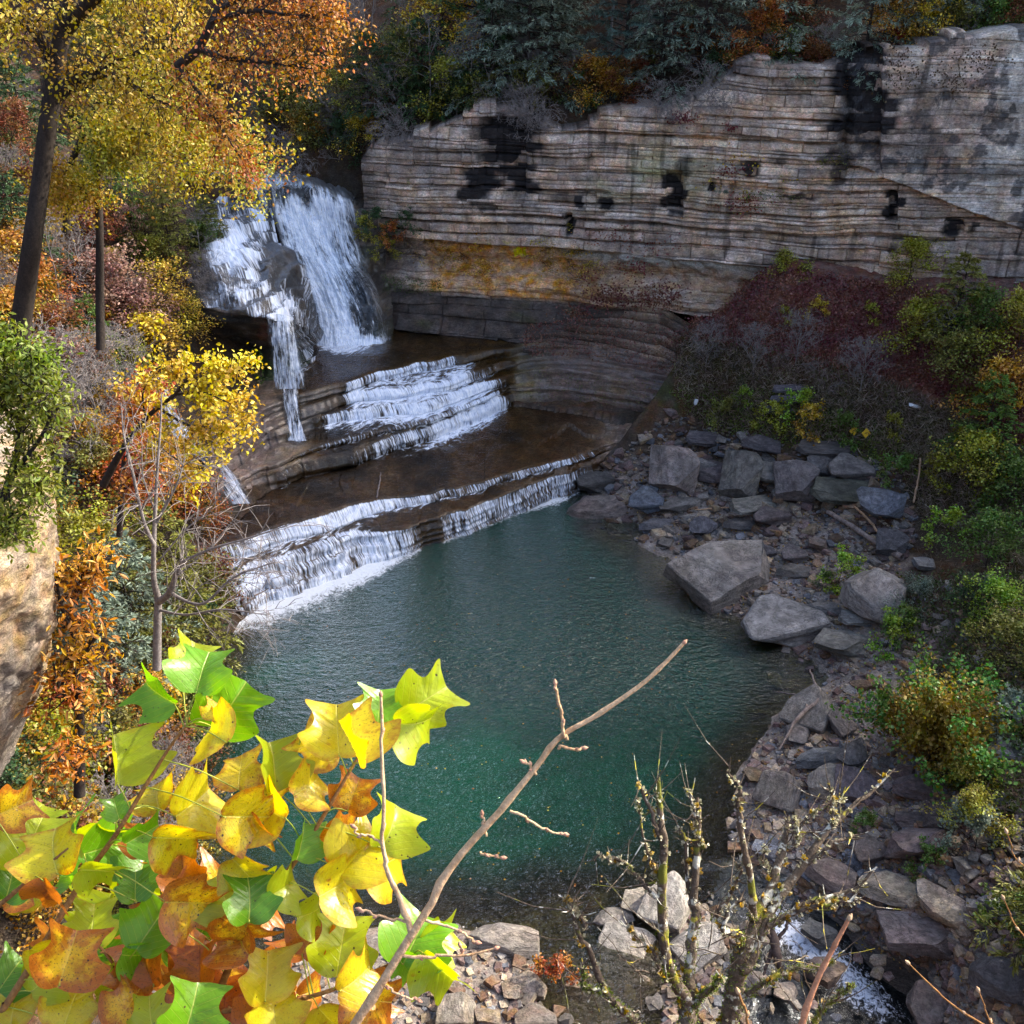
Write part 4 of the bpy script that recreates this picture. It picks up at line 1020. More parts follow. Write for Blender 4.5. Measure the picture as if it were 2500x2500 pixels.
def slope_ribbon(name, pts, w, label, foamv=.8):
    c_ = np.array([cast(a, b) + [0, 0, .25] for a, b in pts]); c_ = catmull(c_, 120)
    vv = np.linspace(-1, 1, 40)
    P = c_[:, None, :] + np.stack([vv * w, vv * w * .15, -.1 * vv ** 2], -1)[None]
    P = P + (.12 * fbm(P[..., 0] * 1.3, P[..., 1] * 1.3, 0, 3, 340))[..., None] * np.array([0, -.5, 1])
    s_ = np.broadcast_to((vv * w)[None], P.shape[:2]); v_ = cumlen(P, 0)
    ed = sstep(1, .6, np.abs(vv))[None] * np.ones((120, 1))
    return tag(link(name, mesh_np(name, P.reshape(-1, 3), grid_faces(120, 40)[:, ::-1], {"foam": (foamv * (.7 + .3 * ed)).ravel(), "alpha": ed.ravel(), "riser": np.full(ed.size, .8), "suv": np.stack([s_ * 1.4, v_], -1).reshape(-1, 2)}), M_FALL), label, "waterfall", kind="structure")
slope_ribbon("bank_fall", [(285, 722), (300, 770), (340, 830), (395, 880), (425, 920), (450, 962)], 1.0, "small white fall running down behind the yellow leaves on the left bank", .78)
# ------------------------------------------------------------------ rocks
M_ROCK = mat_rock("river_rock", objcol=True, strata=0.6, rough=0.85, bump=0.7, spec=0.25, scale=2.2)
def rock_mesh(name, seed, shp, sub=3, rough=0.05):
    r = random.Random(seed)
    bm = bmesh.new()
    bmesh.ops.create_cube(bm, size=2.0)
    for v in bm.verts:
        v.co = Vector((v.co.x * r.uniform(.8, 1.15), v.co.y * r.uniform(.75, 1.15), v.co.z * r.uniform(.8, 1.1)))
    for k in range(9):
        n = Vector((r.gauss(0, 1), r.gauss(0, 1), r.gauss(0, 1) * (.45 if k < 5 else 1.0))).normalized()
        dist = r.uniform(.72, 1.02) * (1.0 if abs(n.z) < .6 else .95)
        g = bmesh.ops.bisect_plane(bm, geom=bm.verts[:] + bm.edges[:] + bm.faces[:], plane_co=n * dist, plane_no=n, clear_outer=True)
        ed = [e for e in g['geom_cut'] if isinstance(e, bmesh.types.BMEdge)]
        if ed: bmesh.ops.edgeloop_fill(bm, edges=ed)
    for v in bm.verts: v.co = Vector((v.co.x * shp[0], v.co.y * shp[1], v.co.z * shp[2]))
    bmesh.ops.recalc_face_normals(bm, faces=bm.faces)
    bmesh.ops.dissolve_limit(bm, angle_limit=R_(9), verts=bm.verts, edges=bm.edges)
    bmesh.ops.bevel(bm, geom=list(bm.edges), offset=0.022, segments=1, affect='EDGES', clamp_overlap=True)
    bmesh.ops.triangulate(bm, faces=bm.faces)
    for _ in range(sub):
        bmesh.ops.subdivide_edges(bm, edges=[e for e in bm.edges if e.calc_length() > .10], cuts=1, use_grid_fill=True)
        bmesh.ops.triangulate(bm, faces=bm.faces)
    bm.normal_update()
    P = np.array([v.co[:] for v in bm.verts]); Nn = np.array([v.normal[:] for v in bm.verts])
    o = seed * 3.7
    d = rough * fbm(P[:, 0] * 1.6 + o, P[:, 1] * 1.6, P[:, 2] * 3, 4, seed) + rough * .5 * np.round(2 * vn(P[:, 0] * .8 + o, P[:, 1] * .8, P[:, 2] * 5, seed + 3))
    P = P + Nn * d[:, None]
    for v, p in zip(bm.verts, P): v.co = p
    me = bpy.data.meshes.new(name); bm.to_mesh(me); bm.free()
    me.materials.append(M_ROCK)
    for p in me.polygons: p.use_smooth = True
    me.set_sharp_from_angle(angle=R_(28))
    return me
RP = []
for i in range(16):
    f_ = [(.5, .36, .13), (.5, .38, .2), (.5, .42, .28), (.5, .3, .16), (.5, .45, .17), (.5, .25, .14), (.5, .4, .35), (.5, .33, .24)][i % 8]
    RP.append(rock_mesh("rock", 100 + i, f_, 3, .040))
TAN, GREY, BLU, PUR, BRN, DRK, PALE = (.30, .235, .165), (.20, .18, .16), (.15, .155, .17), (.17, .12, .11), (.20, .13, .085), (.075, .068, .064), (.36, .31, .25)
COLN = {TAN: "tan", GREY: "grey", BLU: "blue-grey", PUR: "purplish brown", BRN: "brown", DRK: "dark", PALE: "pale tan"}
# V cx, cy, w, h, proto, rot(deg in plan), tilt(deg toward camera), colour, label
BIG = [
 (1362, 1073, 182, 118, 4, 25, 12, (.20, .18, .16), "largest flat grey boulder sticking out into the pool, wide slab with brown wet edge"),
 (1476, 1172, 150, 100, 2, 10, 8, (.24, .23, .22), "second large pale grey boulder dipping its left corner into the pool"),
 (1652, 1125, 104, 92, 1, -35, 25, (.25, .225, .20), "big grey slab leaning upright with a thin white streak across it"),
 (1592, 1214, 108, 66, 6, 0, 0, (.17, .165, .15), "rounded dark grey block at the pool edge under the long flat slab"),
 (1628, 1167, 96, 30, 0, 0, 0, (.22, .21, .19), "long thin grey slab wedged between the boulders with a white paint mark"),
 (1120, 908, 70, 56, 2, 15, 0, (.09, .085, .08), "dark wet block at the right end of the lowest cascade"),
 (1128, 962, 112, 62, 1, 12, 10, (.16, .13, .115), "brown slab in the pool below the dark wet block"),
 (1168, 995, 66, 26, 3, -12, 5, (.24, .235, .24), "small pale wedge of rock in the water"),
 (1222, 944, 64, 50, 2, -10, 15, (.11, .125, .15), "blue-grey diamond-shaped block near the cascade"),
 (1270, 878, 80, 86, 4, 60, 55, (.23, .19, .17), "pale pinkish slab standing upright against the bank"),
 (1312, 880, 30, 70, 5, 85, 60, (.17, .16, .155), "narrow grey slab standing beside the pinkish one"),
 (1352, 893, 76, 46, 1, -20, 15, (.12, .10, .10), "dark tilted slab between the upright slabs"),
 (1398, 888, 74, 78, 4, -30, 40, (.13, .12, .105), "broad brown-grey slab leaning on the bank"),
 (1457, 893, 36, 78, 3, 80, 35, (.15, .14, .125), "tall narrow split slab left of the broad one with the sharp corner"),
 (1500, 900, 72, 70, 4, 70, 35, (.14, .12, .115), "broad split slab with a pointed lower corner"),
 (1550, 880, 34, 44, 3, 75, 30, (.12, .11, .105), "small wedge between the split slabs and the grey-brown block"),
 (1604, 884, 80, 50, 2, 0, 15, (.15, .135, .125), "grey-brown block with fallen leaves on top"),
 (1592, 930, 132, 46, 0, -4, 12, (.085, .085, .065), "long low mossy slab below the grey-brown block"),
 (1662, 950, 46, 74, 3, 80, 50, (.13, .14, .16), "tall bluish slab standing alone beside the driftwood"),
 (1682, 1020, 48, 50, 4, 60, 30, (.10, .095, .10), "dark slab below the tall bluish slab"),
 (1420, 955, 104, 32, 0, 22, 8, (.18, .17, .145), "long olive-grey slab pointing up to the right"),
 (1455, 975, 66, 42, 2, 5, 0, (.12, .095, .09), "brown block with a cracked front under the olive slab"),
 (1398, 990, 58, 30, 1, -5, 0, (.11, .10, .095), "flat dark rock at the waterline"),
 (1328, 992, 34, 46, 5, 85, 35, (.12, .115, .13), "small upright bluish rock at the shore"),
 (1240, 990, 62, 30, 1, 0, 0, (.15, .145, .15), "blue-grey block at the shore left of the upright one"),
 (1290, 950, 90, 30, 5, 12, 0, (.14, .13, .12), "long narrow rock across the rubble"),
 (1425, 1040, 74, 34, 2, 10, 20, (.11, .10, .105), "dark rock behind the largest boulder"),
 (1544, 1026, 44, 34, 6, 20, 0, (.20, .155, .13), "reddish tan rock among small stones behind the largest boulder"),
 (1498, 1045, 46, 36, 2, 0, 10, (.15, .13, .125), "brown-grey rock beside the reddish tan one"),
 (1500, 1078, 60, 32, 1, -5, 5, (.15, .135, .12), "mossy grey slab in the gravel"),
 (1560, 1148, 66, 34, 1, -8, 0, (.15, .14, .13), "grey-brown block behind the second large boulder"),
 (1745, 1065, 44, 38, 6, 30, 0, (.23, .22, .21), "rounded light grey stone at the end of the dark log"),
 (1690, 1160, 60, 40, 2, 0, 0, (.17, .16, .15), "grey block right of the long slab"),
 (1532, 1340, 80, 84, 2, -40, 30, (.21, .19, .165), "pointed grey boulder with the forked driftwood on it"),
 (1506, 1385, 56, 46, 6, 30, 15, (.17, .155, .15), "grey boulder under the driftwood fork"),
 (1586, 1362, 48, 54, 7, 30, 20, (.16, .14, .13), "brown-grey rock right of the pointed boulder"),
 (1552, 1430, 92, 38, 1, 15, 12, (.16, .165, .17), "blue-grey layered slab below the driftwood"),
 (1612, 1425, 76, 40, 3, 40, 20, (.17, .155, .145), "long grey slab slanting below the green bush"),
 (1565, 1475, 74, 58, 1, 25, 25, (.30, .26, .21), "light tan slab with thick layers"),
 (1612, 1478, 72, 64, 4, -30, 25, (.16, .13, .135), "purplish slab shaped like a kite"),
 (1468, 1490, 66, 76, 7, 60, 35, (.21, .185, .16), "triangular grey-brown boulder at the water's edge"),
 (1424, 1464, 42, 44, 6, 40, 0, (.17, .13, .09), "rusty brown rock touching the pool"),
 (1738, 1488, 84, 48, 1, -5, 10, (.15, .115, .11), "purplish brown block under the green bush"),
 (1730, 1588, 74, 92, 4, -55, 30, (.18, .14, .135), "large purplish slab narrowing downwards"),
 (1722, 1548, 70, 30, 0, -5, 5, (.13, .105, .10), "flat dark slab above the large purplish one"),
 (1780, 1538, 56, 62, 3, -50, 20, (.12, .10, .095), "dark slab strewn with yellow leaves"),
 (1640, 1600, 60, 50, 2, 10, 15, (.17, .14, .125), "square brown block in the rubble"),
 (1688, 1680, 106, 60, 1, -12, 12, (.38, .33, .26), "big pale tan slab catching the light"),
 (1782, 1712, 98, 52, 3, -35, 12, (.36, .29, .22), "elongated pale tan block right of the big pale slab"),
 (1728, 1755, 118, 66, 4, -15, 8, (.20, .165, .155), "wide grey-brown slab below the pale tan block"),
 (1570, 1652, 88, 56, 1, -30, 22, (.24, .19, .165), "tilted tan slab above the stream"),
 (1660, 1655, 60, 34, 1, 0, 0, (.15, .155, .17), "blue-grey layered stone above the big pale slab"),
 (1560, 1695, 62, 22, 5, 0, 0, (.22, .19, .17), "low tan stone at the stream edge"),
 (1445, 1602, 56, 40, 6, 5, 0, (.22, .23, .26), "bluish white stone by the outlet"),
 (1205, 1702, 66, 56, 6, 15, 5, (.36, .32, .27), "pale layered boulder among the three in the outlet, the smallest"),
 (1262, 1702, 96, 84, 2, 60, 20, (.37, .335, .285), "pale boulder standing tallest in the outlet"),
 (1316, 1782, 92, 72, 4, 30, 22, (.33, .30, .26), "flat-topped pale boulder in front of the tallest one"),
 (1192, 1782, 112, 66, 7, -22, 12, (.33, .295, .25), "long pale boulder with a steep front side in the outlet"),
 (1160, 1738, 76, 50, 1, 10, 10, (.21, .19, .17), "grey-brown boulder touching the smallest pale one"),
 (958, 1776, 122, 62, 1, -6, 12, (.27, .235, .20), "broad flat grey-tan boulder on the shore left of the outlet"),
 (1000, 1858, 60, 44, 2, -15, 10, (.27, .22, .17), "tan block below the broad flat boulder"),
 (968, 1868, 44, 46, 6, 40, 0, (.24, .19, .145), "rounded tan block at the bottom of the shore"),
 (1012, 1918, 70, 44, 2, 0, 0, (.19, .155, .13), "brown block at the bottom edge of the picture below the shore"),
 (860, 1905, 66, 60, 7, 0, 10, (.25, .21, .165), "tan boulder under the hanging yellow leaves"),
 (820, 1812, 70, 40, 2, 0, 0, (.16, .15, .14), "grey rock at the waterline behind the branch"),
 (1481, 1872, 42, 38, 6, 10, 0, (.30, .25, .21), "small tan stone alone in the shallow stream"),
 (1420, 1855, 60, 44, 1, 0, 5, (.25, .21, .18), "tan slab at the foot of the dark stump"),
 (1545, 1762, 40, 70, 6, 80, 0, (.15, .15, .145), "rounded stone with the stream breaking over it"),
 (1555, 1830, 56, 52, 3, -50, 15, (.19, .14, .11), "reddish brown rock leaning in the stream"),
 (1760, 1895, 84, 74, 2, 10, 10, (.17, .135, .12), "brown boulder beside the stream where it leaves"),
 (1895, 1850, 90, 70, 1, -20, 20, (.11, .10, .10), "dark slab at the lower right edge"),
 (1900, 1420, 60, 44, 1, 0, 8, (.24, .235, .235), "light grey block at the right edge beside the bush"),
 (1335, 830, 90, 26, 0, -10, 10, (.12, .10, .10), "low ledge block above the upright slabs"),
 (1440, 838, 70, 32, 1, -15, 15, (.11, .095, .095), "dark slab in the foot of the bank"),
 (1560, 850, 120, 26, 0, -6, 8, (.09, .08, .075), "long dark slab at the foot of the bank"),
 (1490, 735, 70, 14, 0, 0, 0, (.11, .10, .11), "thin dark slab sticking out of the bank, upper one"),
 (1486, 755, 76, 13, 0, 4, 0, (.10, .095, .105), "thin dark slab sticking out of the bank, middle one"),
 (1470, 775, 70, 16, 0, -3, 0, (.10, .10, .12), "thin dark slab sticking out of the bank, lower one"),
]
occupied = []
def put_rock(cx, cy, w, h, proto, rot, tilt, col, label, group=None, squash=1.0, sink=.22, name="boulder", cat="boulder"):
    c = cast(cx, cy + h * .12, zmin=-0.45)
    t = np.linalg.norm(c - [0, 0, CAMZ]); wm = w * t / FV * 1.04; hm = h * t / FV
    dep = math.asin((CAMZ - c[2]) / t)
    o = link(name, RP[proto])
    L_ = wm
    me = RP[proto]; dims = me_dims[proto]
    ca, sa = abs(math.cos(R_(rot))), abs(math.sin(R_(rot)))
    # choose plan depth & height so that the outline is about w x h
    k = hm / max(1e-3, (1.0 * math.sin(dep) + .45 * math.cos(dep)))
    if rot % 180 > 45 and rot % 180 < 135: sx, sy = k, wm
    else: sx, sy = wm, k
    sz = min(max(.45 * k, .18 * wm), .9 * wm)
    if tilt >= 30: sz = min(sz, .4 * wm)
    o.scale = (sx / dims[0], sy / dims[1], sz / dims[2] * squash)
    o.rotation_euler = (R_(tilt), R_(random.uniform(-5, 5)), R_(rot if not (45 < rot % 180 < 135) else rot - 90))
    lift = .5 * sz - sink * sz + abs(math.sin(R_(tilt))) * k * .32
    o.location = (c[0], c[1] , c[2] + lift)
    # keep the image centre where it was read
    ppx, ppy = proj(o.location[0], o.location[1], o.location[2])
    f = atz(cx, cy, o.location[2]); o.location = (f[0], f[1], o.location[2])
    o.color = (*col, 1)
    tag(o, label, cat, group)
    occupied.append((cx, cy, max(w, h) * .5))
    return o
me_dims = []
for m_ in RP:
    A = np.array([v.co[:] for v in m_.vertices]); me_dims.append(A.max(0) - A.min(0))
for q in BIG: put_rock(*q)

M_PAINT = None
def inpoly(px, py, poly):
    poly = np.array(poly, float); c = np.zeros(len(px), bool); n = len(poly); j = n - 1
    for i in range(n):
        a, b = poly[i], poly[j]
        cond = ((a[1] > py) != (b[1] > py)) & (px < (b[0] - a[0]) * (py - a[1]) / (b[1] - a[1] + 1e-9) + a[0])
        c ^= cond; j = i
    return c
RBK = [(1085, 925), (1150, 870), (1200, 835), (1262, 785), (1340, 800), (1500, 845), (1680, 870), (1740, 1000), (1690, 1090), (1760, 1200), (1690, 1300), (1760, 1480), (1932, 1560), (1932, 1932), (1740, 1932), (1640, 1830), (1520, 1730), (1392, 1640), (1372, 1560), (1396, 1470), (1432, 1400), (1480, 1350), (1565, 1305), (1495, 1240), (1400, 1175), (1285, 1125), (1280, 1050), (1200, 1020), (1120, 1005)]
BTM = [(640, 1830), (800, 1765), (900, 1745), (1000, 1735), (1110, 1700), (1370, 1680), (1450, 1780), (1560, 1880), (1600, 1932), (640, 1932)]
FARR = [(1690, 1090), (1932, 1090), (1932, 1560), (1760, 1480), (1690, 1300), (1760, 1200)]
def scatter(poly, n, r):
    P = np.array(poly); out = []
    while len(out) < n:
        x = r.uniform(P[:, 0].min(), P[:, 0].max(), 200); y = r.uniform(P[:, 1].min(), P[:, 1].max(), 200)
        k = inpoly(x, y, poly); out += list(zip(x[k], y[k]))
    return out[:n]
r = np.random.default_rng(21)
def zone(x, y):
    if y > 1690 and x < 1450: return "bottom"
    if y > 1560: return "lower"
    if y > 1280: return "mid"
    if y > 1010: return "shore"
    return "upper"
ZT = {"bottom": "in the shallows at the pool's outlet", "lower": "in the rubble bank beside the stream", "mid": "in the rubble between the green bush and the pool",
      "shore": "among the stones behind the big pool boulders", "upper": "in the broken rocks under the far bank"}
cand = scatter(RBK, 2600, r) + scatter(BTM, 420, r) + scatter(FARR, 120, r)
r.shuffle(cand)
cols = [TAN, GREY, BLU, PUR, PUR, BRN, BRN, TAN, GREY]
placed = 0; WANT = 226
for cx, cy in cand:
    if placed >= WANT: break
    c = cast(cx, cy, zmin=-.3); t = np.linalg.norm(c - [0, 0, CAMZ])
    sz = float(np.clip(.34 * (1 / max(1e-3, r.uniform(.04, 1))) ** .42, .34, 1.3))
    if cy < 1060: sz *= 1.15
    rad = sz * FV / t * .5
    if rad < 7.5: continue
    if any((cx - a) ** 2 + ((cy - b) * 1.25) ** 2 < ((rad + q) * .66) ** 2 for a, b, q in occupied): continue
    col = cols[r.integers(len(cols))]
    zz = zone(cx, cy)
    k_ = r.uniform(.85, 1.5)
    if cy < 1060: k_ *= .78
    if zz in ("bottom",) and col in (PUR,): col = TAN
    sizew = "smaller" if sz < .5 else ("mid-sized" if sz < .8 else "large")
    o = link("rock", RP[int(r.integers(16))])
    o.scale = (sz, sz * r.uniform(.8, 1.15), sz * r.uniform(.7, 1.2))
    o.rotation_euler = (R_(r.normal(0, 14)), R_(r.normal(0, 14)), R_(r.uniform(0, 360)))
    o.location = (c[0], c[1], c[2] + sz * .06)
    o.color = (col[0] * k_, col[1] * k_, col[2] * k_, 1)
    tag(o, f"{sizew} angular {COLN[col]} rock {ZT[zz]}", "rock", f"{sizew} {COLN[col]} rocks {ZT[zz]}")
    occupied.append((cx, cy, rad)); placed += 1
# small stones nobody could count: one object
def merge_instances(name, protos, inst, mat, label, attrs=True, kind="stuff"):
    """inst: list of (proto index, 3x3 matrix, location, colour)"""
    Vs, Fs, Cs = [], [], []; off = 0
    data = []
    for m_ in protos:
        v = np.empty(len(m_.vertices) * 3, np.float32); m_.vertices.foreach_get("co", v)
        f = np.array([p.vertices[:] for p in m_.polygons], np.int32)
        data.append((v.reshape(-1, 3), f))
    for pi, M, loc, col in inst:
        v, f = data[pi]
        Vs.append(v @ M.T + loc); Fs.append(f + off); off += len(v); Cs.append(np.broadcast_to(col, (len(v), 3)))
    me = mesh_np(name, np.concatenate(Vs), np.concatenate(Fs), {"Col": np.concatenate(Cs)}, smooth=False)
    return link(name, me, mat)
def lowrock(seed, shp):
    r_ = random.Random(seed); bm = bmesh.new()
    for sx in (-1, 1):
        for sy in (-1, 1):
            for sz in (-1, 1): bm.verts.new((sx * r_.uniform(.5, 1) * shp[0], sy * r_.uniform(.5, 1) * shp[1], sz * r_.uniform(.5, 1) * shp[2]))
    for _ in range(3): bm.verts.new((r_.uniform(-1, 1) * shp[0] * 1.1, r_.uniform(-1, 1) * shp[1] * 1.1, r_.uniform(-.8, .8) * shp[2]))
    res = bmesh.ops.convex_hull(bm, input=bm.verts)
    bmesh.ops.delete(bm, geom=[g for g in res['geom_interior'] if isinstance(g, bmesh.types.BMVert)], context='VERTS')
    bmesh.ops.triangulate(bm, faces=bm.faces)
    me = bpy.data.meshes.new("small_stone"); bm.to_mesh(me); bm.free(); return me
LR_ = [lowrock(s, [(.5, .4, .18), (.5, .35, .25), (.5, .45, .14)][s % 3]) for s in range(10)]
def rotm(ax, ay, az):
    return np.array(Matrix.Rotation(az, 3, 'Z') @ Matrix.Rotation(ay, 3, 'Y') @ Matrix.Rotation(ax, 3, 'X'))
inst = []
pts = scatter(RBK, 8200, r) + scatter(BTM, 1300, r) + scatter(FARR, 900, r) + scatter([(300, 1800), (640, 1800), (660, 1932), (1600, 1932), (1650, 2150), (300, 2150)], 1500, r)
pa = np.array(pts); P3, ok = castmany(pa[:, 0], pa[:, 1])
for (cx, cy), c in zip(pts, P3):
    if c[2] < -.5 or (cy > 1690 and cx < 1300 and c[2] < -.05 and r.random() < .85): continue
    sz = .13 * (1 / max(.03, r.uniform(0, 1))) ** .45
    if cy < 1060: sz *= 1.5
    col = np.array(cols[r.integers(len(cols))]) * r.uniform(.6, 1.35) * (.8 if cy < 1060 else 1.1)
    inst.append((int(r.integers(10)), rotm(r.normal(0, .25), r.normal(0, .25), r.uniform(0, 6.28)) * sz * np.array([1, 1, 1.1]), c + [0, 0, sz * .08], col))
# tumbled slabs strewn at the foot of the talus and on the shelf
M_STONE = mat_rock("small_stones", strata=0.2, rough=0.9, bump=0.35, spec=0.2, scale=2.5)
o = merge_instances("rubble_stones", LR_, inst, M_STONE, "")
tag(o, "countless small angular stones filling the gaps between the rocks", "rubble", kind="stuff")
# rocks seen under the clear shallow edge of the pool
for i, (cx, cy, w_, h_) in enumerate([(1505, 1292, 84, 26), (1560, 1268, 50, 22), (1462, 1285, 30, 40), (1420, 1235, 46, 60), (1500, 1260, 40, 16), (1290, 1150, 20, 30), (1300, 1010, 44, 20), (1430, 1345, 44, 20), (1180, 1015, 60, 16), (1160, 975, 30, 20)]):
    p = atz(cx, cy, -.32); t = np.linalg.norm(p - [0, 0, CAMZ])
    o = link("submerged_rock", RP[(i * 3) % 16]); wm = w_ * t / FV; hm = h_ * t / FV
    o.scale = (wm, hm * 1.5, .45); o.location = (p[0], p[1], -.27); o.rotation_euler = (0, 0, r.uniform(-.3, .3)); o.color = (.26, .20, .08, 1)
    tag(o, "amber rock under the clear water near the right shore of the pool", "submerged rock", "submerged rocks by the right shore")

# ------------------------------------------------------------------ driftwood, logs, signs, litter
M_WOOD = mat_bark("driftwood", (.07, .05, .045), (.26, .21, .18), 5, .5)
M_WOOD2 = mat_bark("pale_wood", (.22, .13, .07), (.40, .27, .17), 5, .4)
def log(name, vpts, radii, mat, label, dz=.25, cat="log", extra=()):
    pl = []
    for vp, rd in [(vpts, radii)] + list(extra):
        p = np.array([cast(a, b, zmin=0.0) + [0, 0, dz + (d if d else 0)] for a, b, *dd in vp for d in [dd[0] if dd else 0]])
        p = catmull(p, 24); rr = np.interp(np.linspace(0, 1, 24), np.linspace(0, 1, len(rd)), rd)
        p += .03 * np.stack([vn(np.arange(24) * .6, k * 9.1, 0, 5) for k in range(3)], -1)
        pl.append((p, rr * (1 + .15 * vn(np.arange(24) * .9, 2, 0, 6))))
    V, F = tubes(pl, 8)
    o = link(name, mesh_np(name, V, F), mat); tag(o, label, cat); return o
log("fallen_log", [(1560, 975), (1610, 1005), (1660, 1040), (1700, 1062)], [.12, .14, .16, .2], M_WOOD, "long dark fallen log slanting down the bank behind the tall bluish slab")
log("broken_branch", [(1610, 972, .2), (1636, 995, .15), (1662, 1022)], [.05, .07, .06], M_WOOD2, "short pale broken branch beside the dark log", cat="branch")
log("rotten_post", [(1731, 890, .5), (1728, 920, .3), (1722, 958)], [.05, .06, .06], M_WOOD2, "orange-brown broken stick leaning on the dark bank", cat="stick")
log("driftwood_fork", [(1468, 1430, .1), (1490, 1395, .5), (1512, 1372, .7), (1540, 1352, .8), (1528, 1322, .9), (1522, 1296, .7)], [.03, .07, .10, .09, .05, .03], M_WOOD, "grey forked driftwood draped over the pointed boulder", cat="driftwood",
    extra=[([(1515, 1372, .7), (1512, 1350, .7), (1490, 1335, .5), (1462, 1322, .2)], [.07, .05, .04, .02])])
log("tree_stump", [(1452, 1775, .3), (1455, 1800, .45), (1462, 1830, .3), (1470, 1848)], [.05, .16, .16, .05], mat_bark("wet_wood", (.02, .015, .014), (.07, .05, .045), 6, .5), "small dark twisted stump standing in the stream", cat="stump",
    extra=[([(1460, 1800, .4), (1475, 1785, .7), (1480, 1768, .8)], [.08, .05, .03]), ([(1456, 1810, .4), (1445, 1830, .2), (1440, 1850, 0)], [.1, .06, .04]), ([(1456, 1800, .4), (1440, 1790, .6), (1462, 1770, .7)], [.08, .04, .03])])
log("fallen_stick", [(722, 945, .5), (719, 962, .3), (715, 985, .2)], [.02, .05, .05], M_WOOD, "dark stick caught on the lip of the lowest cascade", dz=1.4, cat="stick")
log("shore_branch", [(1300, 765), (1380, 965), (1345, 967)][1:] + [(1310, 970)], [.04, .05, .03], M_WOOD2, "thin orange-brown branch lying on the rubble", cat="branch")
def box_bm(sx, sy, sz):
    bm = bmesh.new(); bmesh.ops.create_cube(bm, size=1); bmesh.ops.scale(bm, vec=(sx, sy, sz), verts=bm.verts)
    bmesh.ops.bevel(bm, geom=list(bm.edges), offset=min(sx, sy, sz) * .3, segments=1, affect='EDGES')
    me = bpy.data.meshes.new("m"); bm.to_mesh(me); bm.free(); return me
def plain(name, c, rough=.6, metal=0.0):
    m, nt, out = newmat(name); N = NT(nt)
    pos = N.n("TexCoord").outputs["Object"]
    cc = N.mix(N.smooth(N.noise(pos, 14, 3), .35, .7), c, tuple(x * .72 for x in c))
    bs = N.n("BsdfPrincipled", {"Base Color": cc, "Roughness": rough, "Metallic": metal}); N.link(bs.outputs[0], out.inputs[0]); return m
M_SIGNY = plain("sign_yellow", (.62, .38, .015)); M_POST = plain("sign_post", (.10, .12, .10), .6, .4); M_INK = plain("sign_ink", (.05, .035, .01))
for i, (a, b, tw, lb) in enumerate(((1611, 812, -.22, "left one of the two small yellow diamond warning signs on the talus"), (1634, 817, .12, "right one of the two small yellow diamond warning signs on the talus"))):
    g = cast(a, b + 26); f = aty(a, b, g[1])
    root = empty("warning_sign", tuple(g)); tag(root, lb, "warning sign", "yellow diamond warning signs")
    V, F = tubes([(np.array([[0, .03, -.3], [0, .03, f[2] - g[2]]]), np.array([.025, .025]))], 8)
    link("post", mesh_np("post", V, F), M_POST, root)
    pnl = link("panel", box_bm(.42, .012, .42), M_SIGNY, root); pnl.location = (f[0] - g[0], 0, f[2] - g[2]); pnl.rotation_euler = (R_(-22), R_(45 + tw * 30), 0)
    for k_, (sx, sz, px_, pz_) in enumerate(((.20, .022, .02, .05), (.13, .022, -.01, 0), (.18, .022, .0, -.05))):
        ln = link("symbol", box_bm(sx, .004, sz), M_INK, pnl); ln.location = (px_, -.009, pz_); ln.rotation_euler = (0, R_(-45), 0)
M_LIT = plain("litter_white", (.7, .72, .74), .5)
for a, b, w_, h_, lb in ((1311, 766, 7, 16, "small white plastic scrap caught on the bank above the rubble"), (1722, 772, 22, 9, "crumpled pale bag lying on the right talus")):
    g = cast(a, b); t = np.linalg.norm(g - [0, 0, CAMZ])
    me = rock_mesh("litter", 500 + a, (.5, .3, .35), 1, .06); me.materials.clear()
    o = link("litter", me, M_LIT); o.scale = (w_ * t / FV, .3, h_ * t / FV); o.location = tuple(g + [0, -.2, .2]); o.rotation_euler = (0, .3, 0); tag(o, lb, "litter")
# ------------------------------------------------------------------ foliage builders
def leaves_mesh(name, C, D, Nn, L, Wd, rnd, hexa=False, fold=0.0):
    """C centres (base of leaf), D axis, Nn normal, L length, Wd width"""
    n = len(C)
    S = np.cross(D, Nn); S /= np.maximum(np.linalg.norm(S, axis=1, keepdims=True), 1e-9)
    L = np.broadcast_to(np.asarray(L), (n,))[:, None]; Wd = np.broadcast_to(np.asarray(Wd), (n,))[:, None]
    if hexa:
        sh = [(0, 0), (.35, .30), (.5, .65), (0, 1.0), (-.5, .65), (-.35, .30)]
        V = np.stack([C + S * (a * Wd) + D * (b * L) + Nn * (abs(a) * Wd * fold - .12 * L * b * b) for a, b in sh], 1).reshape(-1, 3)
        i = np.arange(n)[:, None] * 6
        F = np.concatenate([i + np.array([[0, 1, 2, 3]]), i + np.array([[0, 3, 4, 5]])])
        return mesh_np(name, V, F, {"rnd": np.repeat(rnd, 6)}, smooth=False)
    V = np.stack([C, C + S * Wd * .5 + D * L * .5, C + D * L, C - S * Wd * .5 + D * L * .5], 1).reshape(-1, 3)
    F = np.arange(n * 4).reshape(-1, 4)
    return mesh_np(name, V, F, {"rnd": np.repeat(rnd, 4)}, smooth=False)
def runit(r, n): 
    v = r.normal(size=(n, 3)); return v / np.linalg.norm(v, axis=1, keepdims=True)
